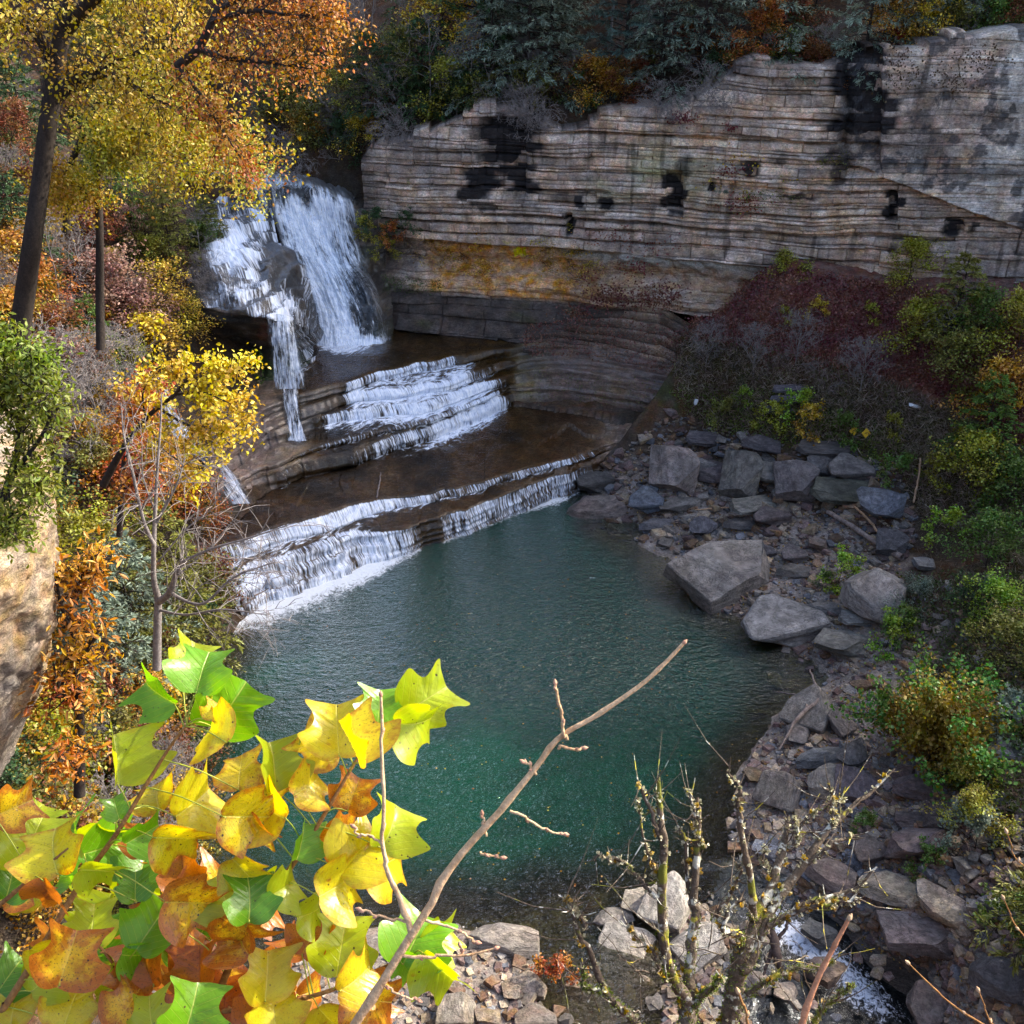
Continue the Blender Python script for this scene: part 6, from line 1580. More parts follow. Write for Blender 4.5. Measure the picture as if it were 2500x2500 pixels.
# ---------- the tree on the upper left
def tree_mesh(vrows, sides=9):
    pl = []
    for pts, rad in vrows:
        p = np.array([atd(a, b, t) for a, b, t in pts]); p = catmull(p, max(10, len(p) * 5)); rr = np.interp(np.linspace(0, 1, len(p)), np.linspace(0, 1, len(rad)), rad)
        pl.append((p, rr))
    return pl
def limbtree(name, cat, rows_, label, leafspec=None, bark=None, hexa=True):
    pl = tree_mesh(rows_)
    base = pl[0][0][0]
    root = empty(name, tuple(base))
    r = np.random.default_rng(abs(hash(label)) % 1000 if False else len(label) * 7)
    ex = []; anchors = []
    if leafspec:
        for (p, rr) in pl[leafspec.get('from', 1):]:
            L = np.linalg.norm(p[-1] - p[0])
            for _ in range(leafspec.get('tw', 26)):
                f = r.uniform(.15, 1); i = min(int(f * (len(p) - 1)), len(p) - 2)
                d = p[i + 1] - p[i]; d /= np.linalg.norm(d); d = d + runit(r, 1)[0] * 1.1 + np.array(leafspec.get('bias', (0, 0, 0))); d /= np.linalg.norm(d)
                l = leafspec.get('tl', .9) * r.uniform(.5, 1.2)
                q = [p[i]]
                for _k in range(5): d = d + r.normal(0, .18, 3) + np.array([0, 0, -.03]); d /= np.linalg.norm(d); q.append(q[-1] + d * l / 5)
                q = np.array(q); ex.append((q, np.linspace(min(.02, rr[i] * .5), .004, 6))); anchors.append(q[1:])
                for _k in range(3):
                    j = r.integers(1, 5); d2 = d + runit(r, 1)[0]; d2 /= np.linalg.norm(d2); q2 = np.array([q[j], q[j] + d2 * l * .3, q[j] + (d2 + [0, 0, -.15]) * l * .6]); ex.append((q2, np.array([.008, .005, .003]))); anchors.append(q2)
    V, F = tubes(pl, 9); 
    if ex: V2, F2 = tubes(ex, 4); F = np.concatenate([F, F2 + len(V)]); V = np.concatenate([V, V2])
    tr = link("trunk", mesh_np("trunk", V - base, F), bark or M_BARK, root)
    if leafspec and leafspec.get('n'):
        A = np.concatenate(anchors); n = leafspec['n']; A = A[r.integers(0, len(A), n)] + r.normal(0, leafspec.get('cl', .10), (n, 3))
        D = runit(r, n); D[:, 2] -= .3; D /= np.linalg.norm(D, axis=1, keepdims=True); Nn = runit(r, n) + [0, 0, .5]
        k = r.uniform(.7, 1.2, n)
        me = leaves_mesh("crown", A - base, D, Nn, leafspec['l'][0] * k, leafspec['l'][1] * k, r.random(n), hexa, .3)
        c = link("crown", me, M_LEAF, root); c.color = (*leafspec['col'], 1)
    tag(root, label, cat); return root
limbtree("oak_tree", "oak tree", [([(28, 680, 31.8), (46, 560, 31), (60, 460, 30), (78, 330, 29.5), (92, 220, 29), (108, 110, 28.5), (135, -20, 28), (150, -90, 28)], [.34, .31, .28, .26, .26, .24, .22, .20]),
   ([(96, 190, 29), (150, 148, 28.5), (200, 142, 28), (240, 150, 27.5)], [.24, .18, .12, .05]), ([(118, 60, 28.4), (200, -20, 27), (300, -40, 26)], [.25, .15, .06]), ([(100, 130, 28.6), (60, 60, 28), (0, 20, 27.5)], [.10, .07, .03]),
   ([(240, 152, 27.5), (300, 190, 27), (370, 215, 26.5), (440, 270, 26)], [.06, .04, .03, .01]), ([(150, 148, 28.5), (260, 100, 27), (330, 90, 26.5), (450, 120, 26)], [.06, .05, .03, .01])],
  "big dark leaning oak trunk at the upper left with a heavy side limb", dict(n=9000, l=(.12, .08), col=(.42, .30, .02), tw=40, tl=1.9, cl=.22))
limbtree("maple_tree", "maple tree", [([(125, 440, 33), (130, 330, 32.5), (150, 270, 32), (185, 195, 32), (240, 150, 31)], [.13, .12, .10, .09, .06]), ([(150, 270, 32), (200, 265, 31.5), (250, 290, 31)], [.06, .04, .015]), ([(185, 195, 32), (270, 200, 31), (380, 250, 30), (460, 330, 29)], [.06, .04, .03, .01])],
  "curving thin dark trunk right of the big oak", dict(n=9000, l=(.11, .075), col=(.38, .36, .03), tw=34, tl=1.4, cl=.2))
limbtree("maple_tree", "maple tree", [([(190, 660, 34.5), (188, 560, 34), (188, 450, 33), (186, 330, 32.5), (190, 230, 32), (196, 160, 31.5)], [.16, .15, .13, .11, .08, .05]), ([(188, 370, 32.6), (150, 360, 32), (125, 352, 31.6)], [.07, .06, .05]), ([(188, 250, 32), (240, 240, 31), (330, 280, 30), (390, 320, 29.5)], [.06, .04, .03, .01])],
  "straight dark trunk standing alone left of the river", dict(n=7000, l=(.11, .075), col=(.52, .36, .02), tw=30, tl=1.3, cl=.2))
limbtree("oak_branch", "oak branch", [([(335, 125, 25), (375, 90, 24.5), (410, 20, 24), (440, -40, 24)], [.12, .11, .09, .07]), ([(375, 92, 24.5), (430, 110, 24), (500, 118, 23.5), (590, 130, 23)], [.09, .06, .04, .01]), ([(400, 40, 24), (480, 20, 23.5), (560, 30, 23), (640, 20, 23)], [.07, .05, .03, .01]), ([(410, 20, 24), (500, -20, 23.5), (620, -10, 23)], [.06, .04, .01]), ([(335, 125, 25), (380, 180, 24), (410, 230, 23.5), (455, 300, 23)], [.05, .04, .03, .01])],
  "dark bending oak limb with orange-brown leaves over the upper river", dict(n=5200, l=(.095, .062), col=(.44, .17, .018), tw=34, tl=1.1, cl=.12))
limbtree("beech_branch", "beech branch", [([(195, 915, 25), (230, 850, 24), (275, 790, 23.5), (330, 745, 23)], [.10, .08, .06, .04]), ([(330, 745, 23), (370, 700, 22.5), (410, 690, 22.5), (455, 700, 22)], [.04, .03, .02, .008]), ([(330, 745, 23), (380, 740, 22.5), (420, 755, 22), (450, 770, 22)], [.03, .02, .015, .006]), ([(300, 770, 23.4), (350, 800, 22.6), (400, 810, 22.2), (435, 840, 22)], [.04, .03, .02, .006]), ([(280, 800, 23.4), (310, 850, 23), (360, 880, 22.6)], [.03, .02, .008]), ([(275, 790, 23.5), (270, 740, 23), (300, 700, 22.5), (345, 690, 22)], [.03, .02, .015, .006])],
  "spray of bright yellow beech leaves reaching out before the stepped ledges", dict(n=3800, l=(.115, .075), col=(.62, .46, .02), tw=14, tl=.8, cl=.09))
limbtree("maple_tree", "maple tree", [([(225, 1010, 28), (232, 900, 27), (243, 800, 26.5), (262, 720, 26)], [.09, .08, .06, .04]), ([(238, 860, 26.6), (262, 790, 26), (275, 750, 25.6)], [.05, .04, .02]), ([(230, 930, 27), (270, 880, 26), (290, 860, 26)], [.04, .03, .01])],
  "thin dark stems with orange-red leaves behind the yellow spray", dict(n=3200, l=(.11, .075), col=ORA, tw=22, tl=.9, cl=.14))
limbtree("bare_tree", "bare tree", [([(296, 1262, 21), (297, 1180, 20.6), (298, 1130, 20.4), (290, 1090, 20.2), (291, 1010, 20), (296, 900, 19.8), (303, 800, 19.6), (305, 740, 19.5)], [.095, .085, .075, .055, .045, .03, .02, .008]),
   ([(300, 1135, 20.4), (320, 1118, 20), (332, 1085, 19.7), (345, 1060, 19.5)], [.08, .07, .05, .03]), ([(292, 1030, 20), (270, 980, 19.8), (250, 890, 19.6), (235, 830, 19.4), (228, 760, 19.3)], [.045, .035, .03, .02, .008]), ([(293, 990, 20), (315, 950, 19.8), (335, 910, 19.6), (350, 860, 19.5)], [.035, .03, .02, .008]),
   ([(345, 1060, 19.5), (400, 1035, 19.2), (470, 1015, 19), (560, 985, 18.8)], [.03, .025, .018, .006]), ([(320, 1118, 20), (380, 1140, 19.5), (440, 1090, 19.2), (520, 1060, 19)], [.04, .03, .02, .006]), ([(298, 1060, 20), (350, 1000, 19.8), (400, 960, 19.6)], [.02, .015, .006]), ([(297, 1150, 20.5), (350, 1160, 20), (420, 1150, 19.6), (500, 1160, 19.3)], [.03, .025, .02, .006]), ([(291, 960, 20), (270, 900, 19.8), (268, 830, 19.6)], [.02, .015, .006])],
  "leafless pale tree with forked trunk in front of the lowest cascade", dict(n=0, tw=14, tl=1.1, l=(.1, .1), col=GOLD), bark=M_BARKG)
# orange long-leaved tree right of the outcrop
limbtree("hickory_tree", "hickory tree", [([(150, 1500, 17), (150, 1350, 16.5), (140, 1200, 16), (135, 1080, 16)], [.10, .08, .06, .03]), ([(150, 1350, 16.5), (115, 1300, 16), (100, 1250, 15.6)], [.04, .03, .01]), ([(145, 1260, 16.2), (170, 1220, 15.8), (190, 1180, 15.6)], [.04, .03, .01]), ([(140, 1200, 16), (115, 1140, 15.6), (105, 1080, 15.4)], [.04, .03, .01]), ([(150, 1400, 16.6), (130, 1420, 16), (110, 1440, 15.6)], [.04, .03, .01]), ([(138, 1120, 16), (160, 1080, 15.7), (175, 1050, 15.6)], [.03, .02, .01])],
  "tree with long bright orange leaves beside the rock outcrop", dict(n=1900, l=(.15, .05), col=(.50, .21, .01), tw=24, tl=.5, cl=.09, **{'from': 0}))
# near green bush above the outcrop
limbtree("laurel_bush", "laurel bush", [([(-60, 1100, 13), (-20, 1000, 12.7), (20, 900, 12.4), (40, 800, 12.2), (30, 700, 12)], [.07, .06, .05, .04, .02]), ([(20, 900, 12.4), (60, 850, 12.1), (90, 800, 11.9), (105, 740, 11.8)], [.03, .025, .02, .01]), ([(40, 800, 12.2), (0, 760, 12), (-20, 700, 11.8)], [.03, .02, .01]), ([(0, 950, 12.5), (50, 920, 12), (80, 910, 11.8)], [.03, .02, .01]), ([(-20, 1000, 12.6), (10, 990, 12.1), (25, 985, 11.9)], [.03, .02, .01]), ([(40, 780, 12.2), (70, 730, 12), (70, 680, 11.8)], [.03, .02, .01]), ([(30, 720, 12), (10, 680, 11.9), (0, 650, 11.8)], [.02, .015, .01])],
  "glossy green laurel bush on top of the near rock outcrop", dict(n=5600, l=(.085, .036), col=(.19, .23, .025), tw=24, tl=.34, cl=.09, **{'from': 0}))

# ---------- near rock outcrop at the left edge
def build_outcrop():
    vs = [(905, 60), (960, 78), (1050, 86), (1150, 95), (1230, 95), (1300, 84), (1380, 66), (1440, 44), (1490, 18), (1540, -20), (1700, -120)]
    ry = np.linspace(895, 1700, 240); nu = 110
    xr = np.interp(ry, [a for a, b in vs], [b for a, b in vs])
    P = np.zeros((240, nu, 3))
    for i, (y, x) in enumerate(zip(ry, xr)):
        e = aty(x, y, 12.0); th = np.linspace(-.5 * np.pi * 1.1, np.pi * .62, nu)
        cx = e[0] - 2.92
        P[i, :, 0] = cx + 2.6 * np.cos(th); P[i, :, 1] = 12.6 + 2.4 * np.sin(th); P[i, :, 2] = e[2]
    a, b, c = P[..., 0], P[..., 1], P[..., 2]
    d = .22 * fbm(a * 1.2, b * 1.2, c * 1.0, 4, 401) + .10 * np.abs(fbm(a * 4, b * 4, c * 2.6, 4, 402)) + .05 * fbm(a * 14, b * 14, c * 9, 3, 403)
    P[..., 0] += d * 1.0; P[..., 1] -= d * .8; P[..., 2] += .1 * fbm(a * 3, b * 3, c * 3, 3, 404)
    n = fbm(a * 1.2, b * 1.2, c * .5, 4, 405)
    C = lerp(np.array([.38, .28, .17]), np.array([.22, .19, .165]), sstep(-.2, .4, n)[..., None])
    C = lerp(C, np.array([.46, .28, .10]), (sstep(.15, .5, fbm(a * 1.6, b * 1.6, c * .35, 3, 406)) * .6)[..., None])
    C = C * (1 + .6 * fbm(a * 6, b * 6, c * 4, 4, 407))[..., None]
    P = np.concatenate([P[:1] + [[[0, 0, .05]]] * 1, P], 0); m_ = P[1].mean(0); P[0] = lerp(P[1], m_[None], .9); C = np.concatenate([C[:1], C], 0)
    return mesh_np("rock_outcrop", P.reshape(-1, 3), grid_faces(241, nu), {"Col": np.clip(C, .01, .9).reshape(-1, 3)})
tag(link("rock_outcrop", build_outcrop(), mat_rock("outcrop_stone", strata=.2, rough=.9, bump=.7, scale=3.2)), "rough tan near rock outcrop at the left edge, bulging above an undercut", "rock outcrop", kind="structure")

# ---------- plants on the talus and rubble
TAL = [
 ('s1', 1715, 530, 1.0, YG, "yellow-green shrub at the cliff foot on the right"), ('c4', 1790, 640, 1.15, OLI, "yellow-green hemlock with a bare top on the right talus"), ('s1', 1730, 660, 1.1, YG, "olive-yellow shrub left of the bare-topped hemlock"), ('s1', 1835, 640, 1.1, GRN, "green shrub behind the bare-topped hemlock"),
 ('b2', 1800, 640, .8, GRN, "grey dead tree rising through the yellow-green hemlock"), ('s1', 1790, 730, 1.2, OLI, "olive shrub under the dead tree"), ('c4', 1845, 860, 1.1, GRN, "green young conifer on the right talus above the dark bank"), ('s1', 1820, 920, 1.2, YG, "yellow-green shrub at the foot of the green young conifer"), ('s1', 1880, 790, 1.2, GOLD, "dull gold shrub on the right talus"),
 ('s1', 1920, 660, 1.2, YG, "yellow-green shrub at the right edge of the talus"), ('s1', 1900, 960, 1.1, GRN, "dark shrub at the right edge above the bank"), ('s3', 1515, 780, 1.1, LIM, "bright lime plant above the broken slabs"), ('s3', 1522, 812, 1.2, YEL, "yellow-leaved plant just below the lime one"), ('s3', 1404, 755, .7, LIM, "tiny lime plant on the bank"),
 ('s3', 1680, 815, .8, YG, "small yellow-green plant right of the warning signs"), ('s3', 1236, 650, .8, ORA, "small orange plant on the slope above the bench"), ('s3', 1535, 590, .7, YEL, "small yellow plant high on the red slope"), ('s3', 1640, 600, .7, YG, "small yellow-green plant on the red slope"), ('s3', 1480, 600, .6, YG, "tiny yellow-green plant in the middle of the red slope"),
 ('s1', 1870, 1180, .9, LIM, "leafy bright green shrub right of the slab with the white streak"), ('s3', 1580, 1092, 1.1, LIM, "small plant with lime and orange leaves among the stones"), ('s3', 1560, 1100, .6, GRN, "small green plant beside the lime and orange one"), ('s1', 1830, 1160, .8, DGR, "dark green shrub behind the rubble"), ('s2', 1720, 1140, .7, GRG, "grey-green tuft right of the streaked slab"),
 ('s3', 1670, 1215, 1.1, LIM, "bright green plant above the big round bush"), ('s1', 1890, 1260, 1.0, OLI, "green and brown shrub right of the big round bush"), ('s3', 1700, 1190, 1.0, GRN, "green plant right of the thin grey slab"),
 ('s2', 1830, 1570, .85, YG, "feathery yellow-green shrub below the big round bush"), ('s2', 1815, 1500, .7, YG, "small feathery yellow-green shrub touching the big round bush"), ('s3', 1840, 1590, 1.0, GRG, "grey-green tuft in the rubble"), ('s3', 1900, 1745, 1.0, GRN, "green plant at the lower right edge"), ('s3', 1900, 1370, 1.2, GRG, "grey tuft at the right edge"),
 ('s3', 1630, 1560, .6, GRN, "small green weed in the rubble middle"), ('s3', 1735, 1630, .7, GRN, "low weed right of the large purplish slab"), ('s3', 690, 455, 1.0, YG, "yellow-green plant on the dark rock right of the falls"), ('s3', 715, 440, 1.0, DGR, "dark green plant on the rock corner right of the falls"), ('s3', 725, 490, .9, YG, "yellow leaved plant low on the rock corner"), ('s3', 745, 460, .9, ORA, "orange plant on the rock corner"), ('s3', 765, 440, .9, DGR, "dark fir-like plant on the rock corner"),
 ('s3', 1760, 900, 1.0, YG, "yellow-green plant above the broken slabs' right end"), ('s3', 1790, 1010, 1.1, LIM, "lime plant in the dark bank behind the log"), ('s1', 1860, 1060, 1.0, GRN, "green shrub on the dark right bank"), ('s3', 1700, 905, 1.1, GRN, "small green plant beside the tall bluish slab"), ('s3', 1590, 830, 1.1, GRN, "low green plant left of the warning signs"), ('s3', 1450, 800, 1.1, YG, "low yellow-green plant at the foot of the talus"), ('s3', 1370, 790, 1.0, OLI, "olive weed at the foot of the talus"), ('b3', 1420, 700, 1.0, GRN, "pale dead brush on the left part of the talus"), ('b3', 1620, 740, 1.1, GRN, "pale dead brush in the middle of the talus"), ('b3', 1500, 680, 1.0, GRN, "dead twiggy brush below the red slope"), ('b3', 1330, 690, 1.0, GRN, "dead brush where the talus meets the ledges"),
 ('s3', 1055, 1850, .8, ORA, "small orange-leaved weed in the shallows"), 
]
for k, x, y, s, col, lb in TAL:
    g = cast(x, y + 12)
    if x < 770 and y < 500:
        g = aty(x, y, 67.6 if x < 700 else 68.0); 
    plant(k, g, s, col, lb)
# climbing plants on the cliff
def vine(cx, cy, rx, ry, n, col, label, seed, off=.35, l=.13):
    r = np.random.default_rng(seed)
    x = cx + rx * r.normal(0, .45, n); y = cy + ry * r.normal(0, .45, n)
    P = []
    for a, b in zip(x, y):
        Y = 64.0
        for _ in range(6): p = aty(a, b, Y); Y = Yc(p[0]) - off - .25 * (b > 470)
        P.append(p)
    P = np.array(P) + r.normal(0, .06, (n, 3)); D = runit(r, n); D[:, 2] -= .5; D /= np.linalg.norm(D, axis=1, keepdims=True); Nn = np.array([-.2, -1, .3]) + .6 * runit(r, n)
    k = r.uniform(.7, 1.2, n); me = leaves_mesh("climbing_vine", P, D, Nn, l * k, l * .8 * k, r.random(n), True, .2)
    o = link("climbing_vine", me, M_LEAF); o.color = (*col, 1); tag(o, label, "vine", "climbing vines on the cliff")
REDV = (.20, .045, .035)
for i, q in enumerate([(1405, 385, 40, 22, 170, "red creeper in the middle of the cliff"), (1375, 320, 40, 16, 70, "thin red creeper near the upper ledges"), (1160, 445, 60, 26, 110, "thin red creeper above the soft band"), (1240, 465, 60, 22, 60, "sparse rust creeper at the overhang"),
    (1290, 222, 30, 14, 150, "red creeper on the cliff rim"), (1380, 240, 18, 8, 50, "small red patch under the rim"), (1200, 505, 40, 16, 130, "red creeper on the soft blocks"), (1110, 520, 30, 20, 60, "faint rust creeper on the soft rock"), (1700, 130, 50, 60, 160, "dark brushy creeper on the massive block"), (1800, 150, 50, 40, 130, "brown creeper on the massive block's face"), (1850, 110, 60, 24, 110, "brown growth under the massive block's top")]):
    vine(*q[:5], (.09, .06, .03) if 'brown' in q[5] or 'dark' in q[5] else REDV, q[5] + " face" if False else q[5], 600 + i, off=.5 if q[0] < 1590 else 1.7)
plant('s2', ontop(1535, 160, -.9) - [0, 0, 1.6], 1.0, YG, "yellow-green shrub growing out of the cliff beside the black recess")
vine(1395, 300, 60, 40, 40, YEL, "scattered yellow leaves on the cliff", 650, .5)

for i, q in enumerate([(1150, 560, 50, 26, 420, "dull red creeper hanging over the soft rock above the ledges"), (1240, 560, 60, 30, 520, "dense red-brown creeper where the talus meets the soft rock"), (1090, 590, 40, 18, 260, "brown-red creeper on the ledges' top")]):
    vine(*q[:5], (.17, .06, .045), q[5], 660 + i, off=1.9, l=.15)
# creepers, dead grass and brush covering the talus: nobody could count them
def cover(name, poly, n, l, w_, colA, colB, label, seed, hgt_=.35, up_=.3, mat=None, curve=False, filt=None):
    r = np.random.default_rng(seed); pts = np.array(scatter(poly, n, r)); P, ok = castmany(pts[:, 0], pts[:, 1])
    keepm = np.ones(len(P), bool)
    if filt is not None: keepm = filt(P, pts, r)
    P = P[keepm]; n = len(P)
    P = P + np.stack([r.normal(0, .15, n), r.normal(0, .15, n), r.random(n) ** 1.5 * hgt_], -1)
    D = runit(r, n) + [0, 0, up_]; D /= np.linalg.norm(D, axis=1, keepdims=True); Nn = runit(r, n) + [0, -.3, .6]
    k = r.uniform(.5, 1.3, n)
    me = leaves_mesh(name, P, D, Nn, l * k, w_ * k, r.random(n))
    o = link(name, me, mat or M_LEAF); o.color = (*colA, 1); tag(o, label, name.replace("_", " "), kind="stuff"); return o
TALP = [(1040, 600), (1120, 575), (1250, 560), (1320, 505), (1500, 510), (1932, 560), (1932, 1050), (1740, 960), (1680, 850), (1500, 830), (1330, 800), (1230, 750), (1080, 690), (1000, 650)]
REDZ = [(1180, 590), (1260, 565), (1320, 510), (1500, 515), (1932, 575), (1932, 860), (1750, 740), (1560, 700), (1400, 660), (1230, 640)]
LOWZ = [(1150, 610), (1230, 620), (1420, 660), (1600, 690), (1932, 860), (1932, 1080), (1740, 980), (1680, 855), (1500, 835), (1330, 805), (1280, 765), (1270, 700)]
cover("creepers", REDZ, 34000, .17, .12, (.22, .075, .06), None, "dark red-brown creepers blanketing the talus under the cliff", 701, .3)
cover("dry_brush", LOWZ, 26000, .5, .03, (.30, .23, .18), None, "pale dead grass and brush hanging over the lower talus", 702, .35, .1)
cover("undergrowth", LOWZ, 26000, .15, .11, (.11, .095, .035), None, "dull brown and green undergrowth on the lower talus", 703, .25)
cover("weeds", [(1260, 740), (1450, 740), (1700, 830), (1700, 900), (1500, 850), (1330, 812)], 6000, .14, .09, (.13, .19, .02), None, "low green weeds along the foot of the talus", 704, .3)
cover("bank_weeds", FARR + [(1760, 1480)], 9000, .15, .10, (.09, .12, .03), None, "dark green ground plants on the right bank", 705, .4)
cover("bank_brush", [(1700, 960), (1932, 1000), (1932, 1540), (1800, 1480), (1720, 1250), (1770, 1180)], 5000, .40, .02, (.20, .16, .13), None, "dead twiggy brush on the right bank", 706, .5, .3)
cover("slope_brush", [(1932, 575), (2500, 700), (2600, 1300), (2400, 1950), (1932, 1950)], 16000, .22, .12, (.13, .10, .04), None, "brown and green ground plants on the slope at the right edge", 709, .4)
for x_, y_ in scatter([(1950, 620), (2500, 760), (2500, 1400), (2200, 1900), (1960, 1900)], 26, rv):
    plant(["s1", "s2", "c4", "s1"][rv.integers(4)], cast(x_, y_), float(rv.uniform(.8, 1.3)), [OLI, DGR, YG, GOLD][rv.integers(4)], "shrub growing on the slope past the right edge", "shrubs past the right edge")
cover("fallen_leaves", [(1090, 905), (1240, 835), (1700, 870), (1740, 1250), (1932, 1560), (1932, 1932), (1600, 1800), (1400, 1560), (1500, 1300), (1280, 1100)], 2600, .12, .09, (.42, .26, .04), None, "yellow and orange fallen leaves dotting the rocks", 707, .25, 0)
cover("hanging_moss", [(395, 640), (500, 640), (505, 720), (470, 770), (400, 760)], 10, .1, .1, GRN, None, "moss", 708) if False else None
# ferns on the wet wall under the spur
def wallgreen(rows_, n, col, label, seed, l=.16, off=.1):
    r = np.random.default_rng(seed); Gw = patch(rows_, 40, 30).reshape(-1, 3); P = Gw[r.integers(0, len(Gw), n)] + r.normal(0, .14, (n, 3)) + [0, -off, 0]
    D = runit(r, n) + [0, -.3, -.5]; D /= np.linalg.norm(D, axis=1, keepdims=True)
    k = r.uniform(.5, 1.3, n); o = link("ferns", leaves_mesh("ferns", P, D, runit(r, n) + [0, -.8, .4], l * k, l * .5 * k, r.random(n)), M_LEAF); o.color = (*col, 1); tag(o, label, "ferns", kind="stuff")
wallgreen([[(400, 665, 59.5), (440, 660, 59.3), (490, 665, 58.5)], [(405, 720, 58.6), (445, 720, 58.3), (495, 720, 58)], [(440, 765, 57), (470, 765, 57), (500, 760, 57)]], 2600, (.08, .15, .015), "green ferns and moss on the wet wall under the spur", 720)
wallgreen([[(725, 520, 67.4), (770, 525, 67.2), (830, 530, 66.8)], [(728, 548, 67.0), (775, 548, 66.8), (830, 545, 66.5)]], 700, (.06, .10, .015), "thin green moss strip on the ledge right of the falls", 721, .12)
wallgreen([[(1000, 652, 63.9), (1150, 664, 62.8), (1290, 700, 61.4)], [(990, 625, 64.6), (1150, 630, 63.7), (1285, 655, 62.2)], [(1000, 600, 65.0), (1150, 590, 64.4), (1280, 610, 62.8)]], 2600, (.20, .085, .06), "red-brown creepers and litter on the broken strata below the talus", 722, .16, 1.3)
wallgreen([[(1000, 740, 60.8), (1150, 750, 59.8), (1290, 770, 58.4)], [(1000, 690, 62.4), (1150, 700, 61.4), (1290, 715, 60.0)]], 700, (.11, .12, .03), "thin olive weeds growing from cracks in the shelf's edge", 723, .12, .9)
# the round bush at the right
def build_bush():
    g = cast(1765, 1425); s = 1.0
    r = np.random.default_rng(9); n = 15000; pl = []; anch = []
    for k in range(46):
        az = r.uniform(0, 6.28); el = r.uniform(.35, 1.5); d = np.array([math.cos(az) * math.cos(el), math.sin(az) * math.cos(el), math.sin(el)]); L = r.uniform(1.5, 3.0) * (.75 + .45 * math.sin(el))
        pts = [np.array([r.normal(0, .3), r.normal(0, .3), -.1])]
        for i in range(8): d = d + r.normal(0, .10, 3) + [0, 0, .01]; d /= np.linalg.norm(d); pts.append(pts[-1] + d * L / 8)
        pts = np.array(pts); pl.append((pts, np.linspace(.022, .005, 9))); anch.append(pts[3:])
        for j in range(7):
            i = r.integers(2, 8); d2 = d + runit(r, 1)[0]; d2 /= np.linalg.norm(d2); q = np.array([pts[i], pts[i] + d2 * .3, pts[i] + d2 * .6]); pl.append((q, np.array([.008, .006, .003]))); anch.append(q)
    A = np.concatenate(anch); A = A[r.integers(0, len(A), n)] + r.normal(0, .10, (n, 3))
    D = runit(r, n); D[:, 2] -= .2; D /= np.linalg.norm(D, axis=1, keepdims=True)
    k = r.uniform(.6, 1.25, n)
    root = empty("bush", tuple(g)); V, F = tubes(pl, 4); link("stems", mesh_np("stems", V, F), M_BARK, root)
    outer = (np.linalg.norm(A * [1, 1, .9] - [0, 0, 1.0], axis=1) > 1.45) & (r.random(n) < .85)
    for nm, sel, col in (("foliage", outer, (.11, .24, .04)), ("inner_foliage", ~outer, (.30, .22, .03))):
        o = link(nm, leaves_mesh(nm, A[sel], D[sel], (runit(r, n) + [0, -.2, .7])[sel], .10 * k[sel], .085 * k[sel], r.random(sel.sum()), True, .2), M_LEAF, root); o.color = (*col, 1)
    root.scale = (1.5, 1.5, 1.45)
    tag(root, "big round bush with green outer and golden inner leaves on the rubble bank", "bush")
build_bush()
# leaves floating on the pool
def floaters():
    r = np.random.default_rng(3); pts = np.array(scatter([(560, 1150), (900, 1030), (1080, 960), (1200, 1050), (1280, 1120), (1450, 1230), (1450, 1350), (1350, 1560), (1250, 1650), (900, 1700), (600, 1600)], 330, r)); P = atz(pts[:, 0], pts[:, 1], 0.012)
    n = len(P); a = r.uniform(0, 6.28, n); D = np.stack([np.cos(a), np.sin(a), 0 * a], -1)
    k = r.uniform(.5, 1.3, n); o = link("floating_leaves", leaves_mesh("floating_leaves", P, D, np.tile([0, 0, 1.0], (n, 1)), .09 * k, .07 * k, r.random(n)), M_LEAF); o.color = (.40, .20, .03, 1); tag(o, "small yellow and orange leaves floating on the pool", "floating leaves", kind="stuff")
floaters()
